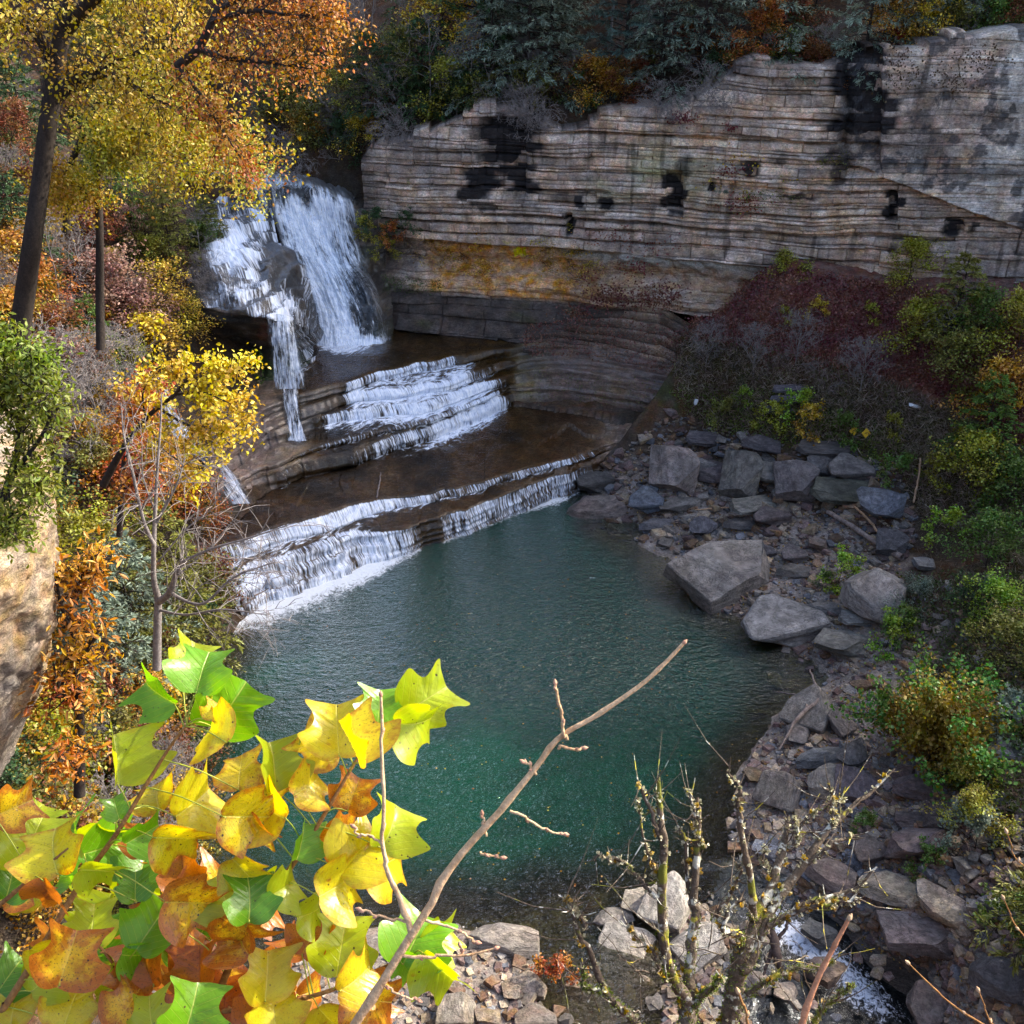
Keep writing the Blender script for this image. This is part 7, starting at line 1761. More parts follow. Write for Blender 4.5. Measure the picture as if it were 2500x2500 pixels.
# ------------------------------------------------------------------ foreground: tulip-poplar leaves
def mat_tulip():
    m, nt, out = newmat("tulip_leaf"); N = NT(nt)
    uv = N.attr("luv", "Vector"); col = N.attr("Col", "Color"); age = N.attr("age"); rim = N.attr("rim"); lid = N.attr("lid")
    sx = N.n("SeparateXYZ", {0: uv}); au = N.math('ABSOLUTE', sx.outputs[0]); v = sx.outputs[1]
    mid = N.smooth(au, 0.004, 0.016, 1, 0)
    # lateral veins leave the midrib at about 50 degrees
    q = N.math('SUBTRACT', v, N.math('MULTIPLY', au, 0.85))
    fr = N.math('ABSOLUTE', N.math('SUBTRACT', N.math('FRACT', N.math('ADD', N.math('MULTIPLY', q, 7.5), .2)), 0.5))
    lat = N.math('MULTIPLY', N.smooth(fr, 0.0, 0.055, 1, 0), N.smooth(au, .40, .62, 1, .3))
    q2 = N.math('ADD', N.math('MULTIPLY', v, 1.0), N.math('MULTIPLY', au, 1.3))
    fr2 = N.math('ABSOLUTE', N.math('SUBTRACT', N.math('FRACT', N.math('MULTIPLY', q2, 26)), 0.5))
    fine = N.smooth(fr2, 0.0, 0.10, .35, 0)
    pos3 = N.n("VectorMath", {0: uv, 1: N.n("CombineXYZ", {0: N.math('MULTIPLY', lid, 37.0), 1: N.math('MULTIPLY', lid, 11.0)}).outputs[0]}, operation='ADD').outputs[0]
    n1 = N.noise(pos3, 3.2, 4, .6); n2 = N.noise(pos3, 11, 3, .6)
    vo = N.n("TexVoronoi", {"Vector": pos3, "Scale": 8.0, "Randomness": 1.0})
    c = N.mix(N.smooth(n1, .35, .65), col, N.mix(1.0, col, (1.0, .92, .7), 'MULTIPLY'))
    # yellowing / browning from the rim and in blotches with age
    ed = N.math('ADD', N.math('MULTIPLY', rim, .75), N.math('MULTIPLY', n2, .5))
    c = N.mix(N.math('MULTIPLY', N.smooth(N.math('ADD', ed, N.math('MULTIPLY', age, .45)), .92, 1.25), N.smooth(age, 0.0, .4)), c, (.40, .13, .012))
    c = N.mix(N.math('MULTIPLY', N.smooth(N.math('ADD', n1, N.math('MULTIPLY', age, .30)), .68, .82), .75), c, (.34, .10, .01))
    veinc = N.mix(N.smooth(age, .75, 1.0), N.mix(0.45, col, (.75, .75, .22)), (.16, .05, .012))
    c = N.mix(N.math('MULTIPLY', N.math('MAXIMUM', mid, N.math('MULTIPLY', lat, .55)), N.smooth(age, .3, .8, .9, .45)), c, veinc)
    c = N.mix(N.math('MULTIPLY', fine, .25), c, N.mix(1.0, c, (.6, .6, .5), 'MULTIPLY'))
    spot = N.math('MULTIPLY', N.smooth(N.math('ADD', vo.outputs["Distance"], N.math('MULTIPLY', n2, .28)), .20, .30, 1, 0), N.smooth(N.noise(pos3, 2.1, 1), .42, .52))
    c = N.mix(spot, c, (.045, .018, .008))
    fl = N.math('MULTIPLY', N.smooth(N.noise(pos3, 30, 3, .6), .56, .64), N.smooth(age, 0.05, .6))
    c = N.mix(N.math('MULTIPLY', fl, .7), c, (.10, .035, .01))
    bs = N.n("BsdfPrincipled", {"Base Color": c, "Roughness": .34, "Specular IOR Level": .5, "Coat Weight": .3, "Coat Roughness": .22})
    h = N.math('ADD', N.math('MULTIPLY', N.math('MAXIMUM', mid, N.math('MULTIPLY', lat, .7)), -1.0), N.math('MULTIPLY', n2, .8))
    bp = N.n("Bump", {"Height": h, "Strength": .5, "Distance": .0025}); N.link(bp.outputs[0], bs.inputs["Normal"])
    tc = N.mix(1.0, c, (1.0, .95, .6), 'MULTIPLY')
    tr = N.n("BsdfTranslucent", {"Color": N.n("HueSaturation", {"Color": tc, "Saturation": 1.15, "Value": 1.5, "Hue": .5}).outputs[0]})
    N.link(N.n("MixShader", {0: .5, 1: bs.outputs[0], 2: tr.outputs[0]}).outputs[0], out.inputs[0])
    return m
M_TULIP = mat_tulip()
_half = [(0.0, -.01), (.10, -.05), (.23, -.045), (.35, .015), (.44, .11), (.50, .22), (.545, .32), (.575, .41), (.52, .45), (.43, .475), (.365, .53), (.345, .60), (.37, .70), (.415, .80), (.47, .88), (.485, .955), (.42, .94), (.31, .885), (.17, .84), (.07, .81), (0.0, .80)]
_half = np.array(_half)
_outl = np.concatenate([_half, _half[1:-1][::-1] * [-1, 1]])
def _smooth_closed(P, m):
    n = len(P); out = []
    for i in range(n):
        p0, p1, p2, p3 = P[i - 1], P[i], P[(i + 1) % n], P[(i + 2) % n]
        for t in np.arange(m) / m:
            out.append(.5 * ((2 * p1) + (-p0 + p2) * t + (2 * p0 - 5 * p1 + 4 * p2 - p3) * t * t + (-p0 + 3 * p1 - 3 * p2 + p3) * t ** 3))
    return np.array(out)
_outl = _smooth_closed(_outl, 2)
def tulip_leaf(size, r, curl, fold, twist):
    O = _outl.copy(); O[:, 0] *= r.uniform(.9, 1.08); O += np.stack([.02 * vn(np.arange(len(O)) * .22, r.uniform(0, 99), 0, 1), .02 * vn(np.arange(len(O)) * .22, r.uniform(0, 99), 0, 2)], -1)
    no = len(O); rings = 9; c = np.array([0, .40])
    P = [np.array([[c[0], c[1]]])]
    S = np.linspace(1 / rings, 1, rings)
    for s in S: P.append(c + (O - c) * s)
    Q = np.concatenate(P); rim = np.concatenate([[0], np.repeat(S, no)])
    F3 = [(0, 1 + i, 1 + (i + 1) % no) for i in range(no)]
    F4 = [(1 + k * no + i, 1 + k * no + (i + 1) % no, 1 + (k + 1) * no + (i + 1) % no, 1 + (k + 1) * no + i) for k in range(rings - 1) for i in range(no)]
    # reversed winding consistent
    F4 = [(a, d, c_, b) for a, b, c_, d in F4]
    x, y = Q[:, 0], Q[:, 1]
    z = fold * np.abs(x) - .16 * fold * np.abs(x) ** .5
    wave = .030 * np.sin(x * 9 + r.uniform(0, 6)) * np.sin(y * 7 + r.uniform(0, 6)) * rim + .028 * rim ** 2 * np.sin(np.arctan2(x, y - .4) * r.integers(3, 6) + r.uniform(0, 6))
    # ribs: blade puffs up between the lateral veins
    puff = .010 * np.abs(np.sin((y - .85 * np.abs(x)) * 7.5 * np.pi))
    z = z + wave + puff
    # curl along the length
    ang = curl * (y - .1) + twist * x
    yy = .1 + np.where(np.abs(curl) > 1e-3, np.sin(curl * (y - .1)) / (curl if abs(curl) > 1e-3 else 1), y - .1); zz = z - np.where(np.abs(curl) > 1e-3, (1 - np.cos(curl * (y - .1))) / (curl if abs(curl) > 1e-3 else 1), 0)
    zz = zz + twist * x * (y - .4)
    # side curl
    k = r.uniform(-.7, .5); zz = zz - k * x ** 2
    V = np.stack([x, yy, zz], -1) * size
    return V, np.array(F3), np.array(F4), Q, rim
TCOL = {'g': (.15, .36, .010), 'G': (.09, .24, .012), 'y': (.54, .50, .012), 'l': (.34, .44, .012), 'o': (.64, .42, .012), 'b': (.46, .20, .014), 'B': (.20, .05, .012), 'Y': (.62, .52, .015)}
TAGE = {'g': .05, 'G': .05, 'l': .15, 'y': .3, 'Y': .38, 'o': .75, 'b': .95, 'B': 1.1}
rl = np.random.default_rng(99)
# V x, V y of the leaf base (petiole end), size px, direction of the tip (deg, 90 = up), colour, facing tilt x (deg, 0 faces camera), roll, distance
TL = [
 (372, 1305, 150, 82, 'g', -20, 0, 1.40), (345, 1275, 118, 70, 'l', -25, 30, 1.47), (330, 1330, 130, 150, 'g', -10, -20, 1.42), (405, 1372, 205, 52, 'g', 10, 15, 1.43), (425, 1400, 190, 160, 'y', -50, 10, 1.35),
 (222, 1480, 160, 97, 'l', -20, 62, 1.40), (398, 1360, 60, 75, 'Y', -30, 0, 1.38), (640, 1425, 175, 96, 'y', -10, 5, 1.42), (712, 1370, 120, 84, 'g', -15, 20, 1.42), (765, 1345, 160, 32, 'l', -15, -10, 1.44),
 (745, 1365, 150, -8, 'l', -25, 15, 1.38), (640, 1425, 140, 140, 'Y', 20, 20, 1.46), (680, 1440, 150, 112, 'Y', 0, 68, 1.34), (640, 1400, 120, 35, 'y', -10, 0, 1.47), (520, 1490, 150, 95, 'l', -15, 45, 1.42),
 (555, 1500, 140, 25, 'Y', -55, 0, 1.4), (540, 1545, 150, 170, 'Y', -45, 10, 1.38), (450, 1490, 130, 100, 'Y', -60, 0, 1.42), (330, 1540, 170, 30, 'y', -60, 10, 1.40), (300, 1530, 130, 120, 'y', -50, 0, 1.44),
 (290, 1580, 160, -20, 'Y', -55, 20, 1.36), (420, 1540, 180, -15, 'Y', -50, 0, 1.35), (470, 1530, 130, -85, 'o', -40, 20, 1.38), (238, 1590, 110, 22, 'g', -30, 20, 1.38), (225, 1545, 70, 110, 'g', -10, 20, 1.4),
 (720, 1600, 150, 60, 'l', -15, 25, 1.42), (655, 1530, 110, 70, 'o', -20, 0, 1.43), (610, 1600, 150, 20, 'o', -40, 10, 1.46), (640, 1640, 180, 40, 'y', -25, -15, 1.40), (690, 1640, 170, 0, 'Y', -55, 0, 1.42),
 (560, 1620, 110, 75, 'g', -20, 50, 1.40), (600, 1690, 160, 10, 'y', -55, 0, 1.37), (440, 1620, 120, -60, 'y', -30, 0, 1.37), (350, 1680, 120, 100, 'b', -10, 10, 1.5), (310, 1700, 190, -18, 'o', -40, 0, 1.37),
 (440, 1730, 160, 125, 'l', -30, 20, 1.40), (470, 1740, 140, 88, 'G', -10, 30, 1.36), (510, 1690, 110, 20, 'l', -45, 0, 1.38), (560, 1730, 110, -5, 'l', -50, 0, 1.40), (635, 1838, 190, 80, 'l', -10, 10, 1.42),
 (570, 1800, 120, 60, 'b', -10, -20, 1.44), (470, 1800, 150, 140, 'o', -40, 0, 1.4), (420, 1730, 150, -50, 'o', -30, 25, 1.38), (500, 1890, 150, 88, 'y', -20, 30, 1.40), (350, 1760, 150, 130, 'o', -25, 0, 1.44),
 (110, 1650, 190, 112, 'y', -15, 5, 1.36), (40, 1640, 170, 75, 'l', -20, 10, 1.40), (-10, 1540, 120, 20, 'o', -45, 0, 1.38), (80, 1660, 120, -80, 'B', -20, 20, 1.34), (110, 1860, 210, 75, 'o', -25, 25, 1.36),
 (150, 1640, 120, -25, 'l', -55, 20, 1.36), (255, 1700, 90, 95, 'G', -20, 20, 1.43), (260, 1790, 150, 60, 'g', -30, -10, 1.42), (230, 1800, 110, -30, 'g', -45, 0, 1.42), (10, 1700, 130, 80, 'G', -20, 30, 1.40),
 (60, 1790, 130, -40, 'y', -40, 0, 1.38), (60, 1870, 130, 40, 'l', -40, 0, 1.41), (180, 1880, 150, 10, 'l', -50, 0, 1.43), (290, 1860, 170, 120, 'b', -20, 0, 1.43), (350, 1850, 150, 60, 'b', -30, 20, 1.45),
 (380, 1880, 150, 100, 'b', -20, -20, 1.42), (345, 1960, 190, 72, 'g', -10, 25, 1.33), (290, 1950, 120, 110, 'l', -20, 0, 1.36), (420, 1940, 150, 90, 'B', -20, 20, 1.44), (120, 1940, 150, 80, 'y', -35, 0, 1.40),
 (20, 1940, 140, 95, 'y', -30, 0, 1.40), (-10, 1880, 130, 60, 'G', -30, 0, 1.42), (215, 1940, 140, 60, 'o', -40, 0, 1.38), (470, 1950, 130, 60, 'b', -30, 0, 1.42), (520, 1950, 140, 100, 'y', -30, 30, 1.40),
 (760, 1820, 180, 62, 'g', -15, 0, 1.42), (800, 1800, 150, -50, 'l', -20, 20, 1.40), (755, 1800, 90, -60, 'g', -20, 0, 1.42), (800, 1790, 120, 20, 'l', -40, 0, 1.44), (640, 1870, 150, 20, 'Y', -50, 0, 1.36), (650, 1880, 170, -20, 'o', -30, 0, 1.42),
 (600, 1900, 120, -60, 'y', -30, 0, 1.42), (690, 1940, 110, 40, 'o', -40, 0, 1.44), (555, 1870, 110, 170, 'o', -30, 0, 1.46),
]
BRN_ = [  # branches (V x, y, dist) and radii in metres; the leaves hang on the nearest one
 ([(-30, 1960, 1.42), (60, 1820, 1.40), (150, 1670, 1.40), (215, 1580, 1.40), (270, 1490, 1.40), (320, 1410, 1.40), (352, 1368, 1.40)], [.0055, .005, .0042, .0036, .003, .0022, .0016]),
 ([(385, 1960, 1.44), (430, 1830, 1.43), (490, 1720, 1.42), (560, 1620, 1.42), (610, 1540, 1.42), (660, 1455, 1.42), (690, 1405, 1.42)], [.0058, .0052, .0046, .004, .0032, .0024, .0016]),
 ([(-40, 1740, 1.40), (20, 1690, 1.38), (80, 1640, 1.37), (130, 1600, 1.36)], [.004, .0034, .0026, .0016]),
 ([(330, 1965, 1.46), (260, 1880, 1.45), (200, 1800, 1.44), (180, 1780, 1.44)], [.0036, .003, .0022, .0014]),
 ([(400, 1910, 1.45), (520, 1895, 1.44), (620, 1870, 1.43), (700, 1835, 1.43), (780, 1800, 1.43)], [.004, .0034, .003, .0024, .0016]),
]
EXTRA = []
region = [(0, 1560), (250, 1560), (420, 1640), (560, 1700), (620, 1800), (560, 1960), (-20, 1960), (-20, 1560)]
for x, y in scatter(region, 46, rl):
    c = 'obBoybGlo'[rl.integers(9)] if x > 230 else 'lygGyobl'[rl.integers(8)]
    EXTRA.append((x, y, rl.uniform(90, 150), rl.uniform(-30, 190), c, rl.uniform(-60, -10), rl.uniform(-40, 40), rl.uniform(1.48, 1.62)))
M_TWIG = mat_bark("young_twig", (.16, .065, .022), (.30, .15, .05), 40, .3)
M_PET = plain("petiole", (.34, .36, .03), .5)
root = empty("tulip_tree", tuple(BRN_[1][0] and atd(385, 1960, 1.44))); base0 = np.array(root.location)
tag(root, "tulip tree branches with large green, yellow and orange lobed leaves close to the camera", "tulip tree")
groups = [[] for _ in BRN_]
curves = []
for pts, rad in BRN_:
    p = catmull(np.array([atd(a, b, t) for a, b, t in pts]), 60); curves.append((p, np.interp(np.linspace(0, 1, 60), np.linspace(0, 1, len(rad)), rad), np.array([proj(*q) for q in p])))
for q in TL + EXTRA:
    x, y = q[0], q[1]
    best = min(range(len(curves)), key=lambda i: np.min(np.hypot(curves[i][2][:, 0] - x, curves[i][2][:, 1] - y)))
    groups[best].append(q)
for bi, ((p, rr, pv), leaves) in enumerate(zip(curves, groups)):
    brt = ([(p, rr)] + [(np.array([p[i], p[i] + np.array([0, 0, .004]) + runit(rl, 1)[0] * .006]), np.array([rr[i] * 1.2, rr[i] * .4])) for i in range(5, 58, 9)])
    Vs, F3s, F4s, A = [], [], [], {k: [] for k in ("luv", "Col", "age", "rim", "lid")}; off = 0; pets = []
    for (x, y, s, ang, c, tx, roll, t) in leaves:
        size = min(s, 170) * t / FV * .74; tx *= .75
        V, F3, F4, Q, rim = tulip_leaf(size, rl, rl.uniform(.1, 1.5) if abs(roll) < 50 else .3, rl.uniform(.15, .75) if abs(roll) < 40 else 1.2, rl.uniform(-.8, .8))
        # leaf frame: y toward the tip, z toward the camera
        M = Matrix.Rotation(R_(ang - 90), 3, 'Z') @ Matrix.Rotation(R_(tx), 3, 'X') @ Matrix.Rotation(R_(roll), 3, 'Y')
        camR = cam.rotation_euler.to_matrix()
        V = V @ np.array(camR @ M).T
        bp_ = atd(x, y, t); V = V + bp_
        Vs.append(V); F3s.append(F3 + off); F4s.append(F4 + off); n = len(V); off += n
        A["luv"].append(Q); A["rim"].append(rim); A["lid"].append(np.full(n, rl.random()))
        cc = np.array(TCOL[c]) * rl.uniform(.88, 1.12); A["Col"].append(np.tile(cc, (n, 1))); A["age"].append(np.full(n, TAGE[c] * rl.uniform(.8, 1.15)))
        # petiole to the branch, attaching lower down
        d = np.hypot(pv[:, 0] - x, pv[:, 1] - y - 30); j = int(np.argmin(d)); a_ = p[j]
        midp = (a_ + bp_) / 2 + np.array([0, 0, .008])
        if np.linalg.norm(a_ - bp_) < .17: pets.append((catmull(np.array([a_, midp, bp_, bp_ + (V[0] - bp_) * .1]), 10), np.linspace(.0011, .0008, 10)))
        else:
            g_ = bp_ + (a_ - bp_) / np.linalg.norm(a_ - bp_) * .10; pets.append((np.array([bp_, (bp_ + g_) / 2, g_]), np.array([.0008, .0009, .001])))
    Vb, Fb = tubes(brt, 8); Vp, Fp = tubes(pets, 6)
    bme = mesh_np("branch", np.concatenate([Vb, Vp]) - base0, np.concatenate([Fb, Fp + len(Vb)])); bme.materials.append(M_TWIG); bme.materials.append(M_PET)
    bme.polygons.foreach_set("material_index", np.concatenate([np.zeros(len(Fb), np.int32), np.ones(len(Fp), np.int32)]))
    br = link("branch", bme, None, root)
    at = {k: (np.concatenate(v)) for k, v in A.items()}
    me = mesh_np("leaves", np.concatenate(Vs) - base0, [np.concatenate(F3s), np.concatenate(F4s)], at)
    link("leaves", me, M_TULIP, br)

# ------------------------------------------------------------------ bare twig crossing the pool
def bud(p, d, L, r_):
    d = d / np.linalg.norm(d); s = np.linspace(0, 1, 7)
    return (p + d * (s * L)[:, None], r_ * np.array([.7, 1.0, 1.15, 1.05, .8, .45, .08]))
def vbranch(specs, wob=.004, seed=1, n=40, buds=True, budsize=(.008, .0024), knots=True):
    r = np.random.default_rng(seed); out = []; bl = []
    for pts, rad in specs:
        p = catmull(np.array([atd(*q) for q in pts]), n); rr = np.interp(np.linspace(0, 1, n), np.linspace(0, 1, len(rad)), rad)
        if knots:
            for k in range(4, n - 2, 6): rr[k] *= 1.22; p[k:] += r.normal(0, wob * .4, 3)
        out.append((p, rr))
        if buds:
            bl.append(bud(p[-1], p[-1] - p[-3], budsize[0], max(rr[-1], budsize[1])))
            for k in range(10, n - 3, 12):
                d = (p[k + 1] - p[k]); d /= np.linalg.norm(d); d = d + runit(r, 1)[0] * .8
                bl.append(bud(p[k], d, budsize[0] * .8, budsize[1] * .8))
    return out, bl
D1 = 1.25
sp = [([(655, 1955, D1), (700, 1885, D1), (790, 1740, D1), (870, 1622, D1), (960, 1522, D1), (1010, 1462, D1), (1064, 1397, D1), (1130, 1358, D1), (1215, 1300, D1), (1262, 1258, D1), (1298, 1220, D1)], [.0062, .0058, .0052, .0047, .0042, .0038, .0034, .0030, .0028, .0026, .0022]),
 ([(1070, 1396, D1), (1062, 1350, D1), (1054, 1320, D1), (1051, 1290, D1)], [.0024, .002, .0019, .0016]), ([(1052, 1412, D1), (1080, 1417, D1), (1100, 1415, D1)], [.0017, .0016, .0013]), ([(1012, 1462, D1), (1003, 1445, D1), (992, 1436, D1)], [.0018, .0015, .0012]),
 ([(962, 1530, D1), (1000, 1547, D1), (1030, 1565, D1), (1055, 1570, D1)], [.0018, .0016, .0014, .0011]), ([(918, 1578, D1), (914, 1560, D1), (912, 1540, D1)], [.0016, .0014, .0011]), ([(905, 1608, D1), (930, 1612, D1), (942, 1612, D1)], [.0014, .0012, .001]),
 ([(775, 1758, D1), (760, 1700, D1), (738, 1650, D1), (722, 1590, D1), (722, 1500, D1), (718, 1400, D1), (714, 1310, D1)], [.0040, .0034, .0030, .0027, .0024, .0022, .0018]), ([(722, 1592, D1), (690, 1582, D1), (665, 1568, D1)], [.0016, .0014, .0011]), ([(768, 1740, D1), (720, 1725, D1), (690, 1715, D1)], [.0018, .0015, .0012]),
 ([(795, 1732, D1), (830, 1745, D1), (870, 1760, D1), (892, 1765, D1)], [.002, .0017, .0015, .0012]), ([(745, 1800, D1), (810, 1808, D1), (880, 1808, D1), (932, 1796, D1)], [.0022, .0019, .0016, .0012]), ([(715, 1855, D1), (750, 1870, D1), (790, 1888, D1)], [.0017, .0015, .0012]), ([(870, 1805, D1), (868, 1790, D1)], [.0010, .0008])]
pl, bl = vbranch(sp, seed=2)
V, F = tubes(pl, 10); b0 = pl[0][0][0]; root = empty("bare_branch", tuple(b0))
M_TW2 = mat_bark("bare_twig", (.34, .19, .09), (.52, .36, .22), 30, .35)
link("stem", mesh_np("stem", V - b0, F), M_TW2, root); M_BUD = mat_bark("bud", (.28, .10, .06), (.5, .3, .2), 60, .2)
for b_ in bl: V, F = tubes([b_], 8); link("bud", mesh_np("bud", V - b0, F), M_BUD, root)
tag(root, "bare tan twig with small buds rising diagonally in front of the pool", "bare twig")
# other small twigs
for k, (pts, rad, lb) in enumerate([
 ([(1500, 1965, 1.2), (1545, 1850, 1.2), (1575, 1790, 1.2), (1603, 1738, 1.2)], [.0045, .0034, .003, .0024], "reddish twig with pale buds over the stream"),
 ([(1420, 1965, 1.3), (1405, 1910, 1.3), (1392, 1872, 1.3)], [.002, .0018, .0016], "short reddish twig at the bottom edge left of the budded one"),
 ([(1950, 1975, 1.6), (1850, 1925, 1.6), (1780, 1875, 1.6), (1720, 1818, 1.6)], [.002, .0018, .0015, .001], "thin reddish twig entering from the lower right corner"),
 ([(1900, 1990, 1.6), (1870, 1920, 1.6), (1850, 1872, 1.6)], [.0016, .0013, .001], "thin short twig in the lower right corner"),
 ([(1960, 1800, 1.6), (1915, 1745, 1.6), (1890, 1695, 1.6)], [.0014, .0012, .0008], "curved thin twig at the right edge"),
 ([(1960, 1660, 1.6), (1920, 1620, 1.6), (1900, 1575, 1.6)], [.0012, .001, .0007], "upper thin twig at the right edge")]):
    pl, bl = vbranch([(pts, rad)], seed=20 + k, n=24, budsize=(.010, .0028)); V, F = tubes(pl, 8); b0 = pl[0][0][0]; root = empty("twig", tuple(b0))
    link("stem", mesh_np("stem", V - b0, F), M_TWIG if k else mat_bark("red_twig", (.30, .12, .06), (.42, .2, .11), 30, .3), root); [link("bud", mesh_np("bud", (lambda q: q[0])(tubes([b_], 8)) - b0, tubes([b_], 8)[1]), M_TW2, root) for b_ in bl]; tag(root, lb, "twig")

# ------------------------------------------------------------------ mossy, lichened shrub over the outlet
T0 = 4.0
ms = [([(1298, 2010, T0), (1296, 1932, T0), (1299, 1885, T0)], [.040, .036, .030]), ([(1299, 1890, T0), (1272, 1840, 3.95), (1256, 1792, 3.9), (1248, 1693, 3.85), (1253, 1582, 3.8), (1250, 1507, 3.8), (1249, 1450, 3.8)], [.026, .022, .020, .018, .016, .012, .005]),
 ([(1299, 1890, T0), (1307, 1807, 4.05), (1322, 1711, 4.1), (1331, 1597, 4.1), (1335, 1531, 4.1), (1338, 1500, 4.1)], [.026, .022, .018, .014, .010, .005]), ([(1360, 2010, 4.1), (1376, 1927, 4.1), (1388, 1860, 4.1), (1397, 1807, 4.1)], [.046, .040, .036, .032]),
 ([(1397, 1810, 4.1), (1427, 1732, 4.15), (1457, 1657, 4.2), (1487, 1582, 4.25), (1499, 1525, 4.3)], [.028, .024, .020, .016, .006]), ([(1400, 1830, 4.1), (1418, 1812, 4.1), (1457, 1717, 4.15), (1523, 1627, 4.2), (1568, 1561, 4.25), (1622, 1507, 4.3), (1690, 1440, 4.35)], [.028, .026, .022, .018, .014, .010, .003]),
 ([(1420, 1735, 4.15), (1415, 1717, 4.1), (1403, 1627, 4.05), (1382, 1522, 4.0), (1374, 1475, 4.0), (1352, 1440, 4.0)], [.018, .016, .014, .011, .007, .003]), ([(1450, 1748, 4.1), (1523, 1708, 4.1), (1590, 1690, 4.1), (1640, 1645, 4.1)], [.014, .012, .009, .003]), ([(1500, 1722, 4.1), (1560, 1700, 4.1), (1620, 1695, 4.1)], [.008, .007, .003]),
 ([(1240, 2010, 3.9), (1199, 1927, 3.9), (1160, 1885, 3.88), (1145, 1867, 3.86), (1121, 1801, 3.84), (1100, 1735, 3.8), (1096, 1700, 3.8)], [.020, .018, .015, .014, .011, .008, .003]), ([(1106, 1755, 3.8), (1085, 1730, 3.8), (1070, 1710, 3.8)], [.006, .005, .002]), ([(1150, 1875, 3.9), (1110, 1862, 3.9), (1095, 1835, 3.9)], [.008, .006, .003]),
 ([(1247, 1700, 3.85), (1200, 1655, 3.85), (1150, 1620, 3.85), (1110, 1600, 3.85)], [.009, .007, .005, .002]), ([(1248, 1660, 3.85), (1235, 1640, 3.85), (1215, 1590, 3.85), (1207, 1500, 3.85)], [.008, .007, .005, .002]), ([(1250, 1585, 3.8), (1235, 1555, 3.8), (1212, 1510, 3.8), (1208, 1490, 3.8)], [.010, .008, .006, .002]),
 ([(1318, 1740, 4.1), (1295, 1680, 4.1), (1290, 1600, 4.1), (1286, 1560, 4.1)], [.010, .008, .006, .002]), ([(1331, 1600, 4.1), (1315, 1570, 4.1), (1312, 1520, 4.1), (1308, 1485, 4.1)], [.008, .006, .005, .002]), ([(1345, 1740, 4.1), (1365, 1690, 4.1), (1392, 1635, 4.1), (1395, 1622, 4.1)], [.009, .008, .006, .003]),
 ([(1397, 1780, 4.1), (1385, 1760, 4.0), (1365, 1752, 3.95), (1380, 1720, 3.95), (1402, 1708, 3.95)], [.016, .013, .011, .008, .004]), ([(1487, 1600, 4.25), (1505, 1560, 4.25), (1500, 1520, 4.25)], [.008, .006, .002]), ([(1457, 1660, 4.2), (1440, 1610, 4.2), (1447, 1590, 4.2)], [.006, .005, .002]), ([(1523, 1630, 4.2), (1560, 1600, 4.2), (1615, 1585, 4.2)], [.010, .008, .003]),
 ([(1568, 1561, 4.25), (1580, 1520, 4.25), (1575, 1500, 4.25)], [.006, .005, .002]), ([(1310, 1900, 4.0), (1345, 1870, 3.95), (1370, 1852, 3.9)], [.012, .010, .005]), ([(1400, 1880, 4.1), (1440, 1845, 4.1), (1500, 1835, 4.1), (1560, 1820, 4.1)], [.012, .010, .007, .003]), ([(1500, 1965, 4.0), (1560, 1900, 4.0), (1620, 1870, 4.0)], [.009, .007, .003]),
 ([(1256, 1850, 3.9), (1230, 1800, 3.9), (1180, 1750, 3.85)], [.008, .006, .002]), ([(1499, 1560, 4.3), (1540, 1540, 4.3), (1590, 1500, 4.3)], [.006, .004, .002])]
pl, _ = vbranch(ms, wob=.02, seed=5, buds=False, n=40)
r5 = np.random.default_rng(55); spurs = []; lich = []; moss = []
for p, rr in pl:
    for k in range(2, len(p) - 1):
        d = p[k + 1] - p[k]; L = np.linalg.norm(d); d /= max(L, 1e-6)
        if rr[k] < .02 and r5.random() < .42:
            d2 = d * .6 + runit(r5, 1)[0]; d2 /= np.linalg.norm(d2); l = r5.uniform(.015, .07)
            q = np.array([p[k], p[k] + d2 * l * .5, p[k] + (d2 + [0, 0, .25]) * l]); spurs.append((q, np.array([max(.003, rr[k] * .4), .0028, .0015])))
            if r5.random() < .25:
                d3 = d2 + runit(r5, 1)[0] * .9; d3 /= np.linalg.norm(d3); l *= 4; spurs.append((np.array([q[1], q[1] + d3 * l * .5, q[1] + (d3 + [0, 0, .2]) * l]), np.array([.0026, .002, .001])))
        a = 10 if rr[k] < .02 else 8
        for _ in range(int(r5.integers(0, 3))):
            o_ = runit(r5, 1)[0]; o_ -= d * (o_ @ d); o_ /= np.linalg.norm(o_); lich.append((p[k] + o_ * rr[k] * .9, o_, rr[k]))
        if rr[k] > .022 or p[k][2] < atd(1300, 1800, 4)[2] + .05:
            for _ in range(9):
                o_ = runit(r5, 1)[0]; o_ -= d * (o_ @ d); o_ /= np.linalg.norm(o_); moss.append((p[k] + d * r5.uniform(-.5, .5) * L + o_ * rr[k] * .95, o_))
# fine twiggery low around it
fine = []
for k in range(26):
    x, y = r5.uniform(1060, 1560), r5.uniform(1780, 1960); t = r5.uniform(3.6, 4.6); p0 = atd(x, y, t); d = np.array([r5.normal(0, .5), r5.normal(0, .3), 1.0]); q = [p0]
    for _ in range(7): d = d / np.linalg.norm(d) + r5.normal(0, .22, 3); q.append(q[-1] + d / np.linalg.norm(d) * .045)
    fine.append((np.array(q), np.linspace(.0028, .0010, 8)))
V, F = tubes(pl + spurs + fine, 8); b0 = pl[0][0][0]; root = empty("mossy_shrub", tuple(b0))
M_MOSSB = mat_bark("lichened_bark", (.05, .036, .024), (.14, .11, .08), 14, .8, moss=[((.50, .50, .42), 16, .56), ((.42, .36, .05), 9, .60), ((.17, .18, .03), 6, .60)])
link("stems", mesh_np("stems", V - b0, F), M_MOSSB, root)
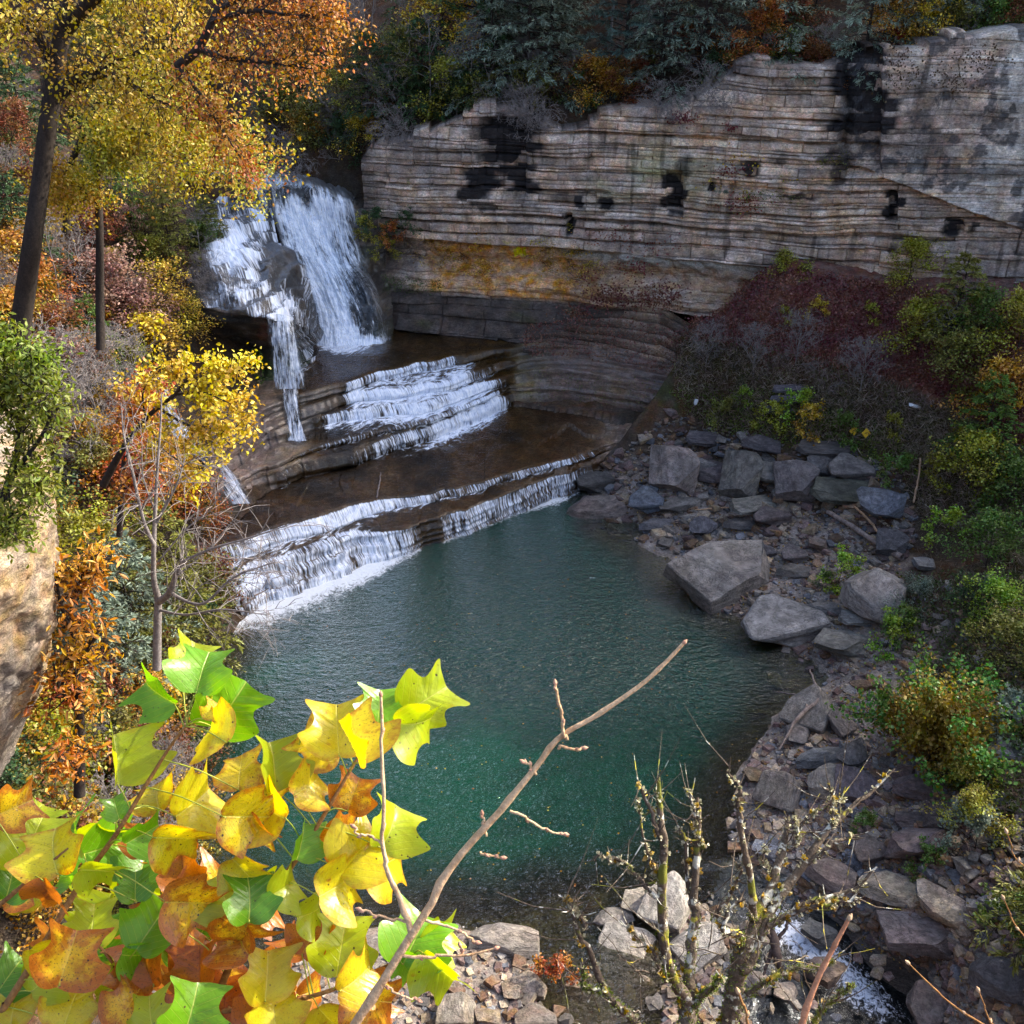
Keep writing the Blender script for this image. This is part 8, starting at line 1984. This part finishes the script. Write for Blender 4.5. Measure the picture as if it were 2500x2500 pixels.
def tufts(name, items, n_, l, w_, col, mat):
    C = np.repeat(np.array([i[0] for i in items]), n_, 0); O = np.repeat(np.array([i[1] for i in items]), n_, 0)
    C = C + r5.normal(0, .003, C.shape); D = O + runit(r5, len(C)) * .8; D /= np.linalg.norm(D, axis=1, keepdims=True)
    k = r5.uniform(.5, 1.3, len(C)); o = link(name, leaves_mesh(name, C - b0, D, runit(r5, len(C)), l * k, w_ * k, r5.random(len(C)), True, .4), mat, root); o.color = (*col, 1)
tufts("moss", moss, 3, .009, .004, (.17, .22, .015), M_NEEDLE)
tufts("lichen", [(a, b) for a, b, c in lich if r5.random() < .75], 5, .013, .011, (.48, .46, .28), M_NEEDLE)
sel = [(a, b) for a, b, c in lich if r5.random() < .09]
tufts("yellow_lichen", sel, 9, .018, .014, (.50, .36, .04), M_NEEDLE)
tag(root, "leafless shrub covered in moss and yellow lichen standing over the stream outlet", "mossy shrub")
# ------------------------------------------------------------------ light
SUN_AZ, SUN_EL = 64.0, 33.0      # degrees, azimuth to the right of +Y
w = bpy.data.worlds.new("World"); sc.world = w; w.use_nodes = True
nt = w.node_tree; nt.nodes.clear()
sky = nt.nodes.new("ShaderNodeTexSky"); sky.sky_type = 'NISHITA'; sky.sun_disc = False
sky.sun_elevation = R_(SUN_EL); sky.sun_rotation = R_(SUN_AZ)
sky.air_density = 0.8; sky.dust_density = 4.0; sky.ozone_density = 0.6
bg = nt.nodes.new("ShaderNodeBackground"); bg.inputs[1].default_value = 0.15
wo = nt.nodes.new("ShaderNodeOutputWorld")
nt.links.new(sky.outputs[0], bg.inputs[0]); nt.links.new(bg.outputs[0], wo.inputs[0])
sd = bpy.data.lights.new("sun", 'SUN'); sd.energy = 2.1; sd.angle = R_(0.5); sd.color = (1.0, 0.93, 0.80)
so = bpy.data.objects.new("sun", sd); COL.objects.link(so)
sv = Vector((math.sin(R_(SUN_AZ)) * math.cos(R_(SUN_EL)), math.cos(R_(SUN_AZ)) * math.cos(R_(SUN_EL)), math.sin(R_(SUN_EL))))
so.rotation_euler = sv.to_track_quat('Z', 'Y').to_euler()
so.location = sv * 120
sc.view_settings.view_transform = 'Standard'
sc.view_settings.look = 'None'
sc.view_settings.exposure = 1.95
sc.view_settings.gamma = 1.0
cy = sc.cycles
cy.max_bounces = 6; cy.diffuse_bounces = 3; cy.glossy_bounces = 3; cy.transmission_bounces = 4; cy.transparent_max_bounces = 12
cy.use_adaptive_sampling = True; cy.adaptive_threshold = 0.02
cy.caustics_reflective = False; cy.caustics_refractive = False
cy.sample_clamp_indirect = 6.0
cy.use_denoising = True
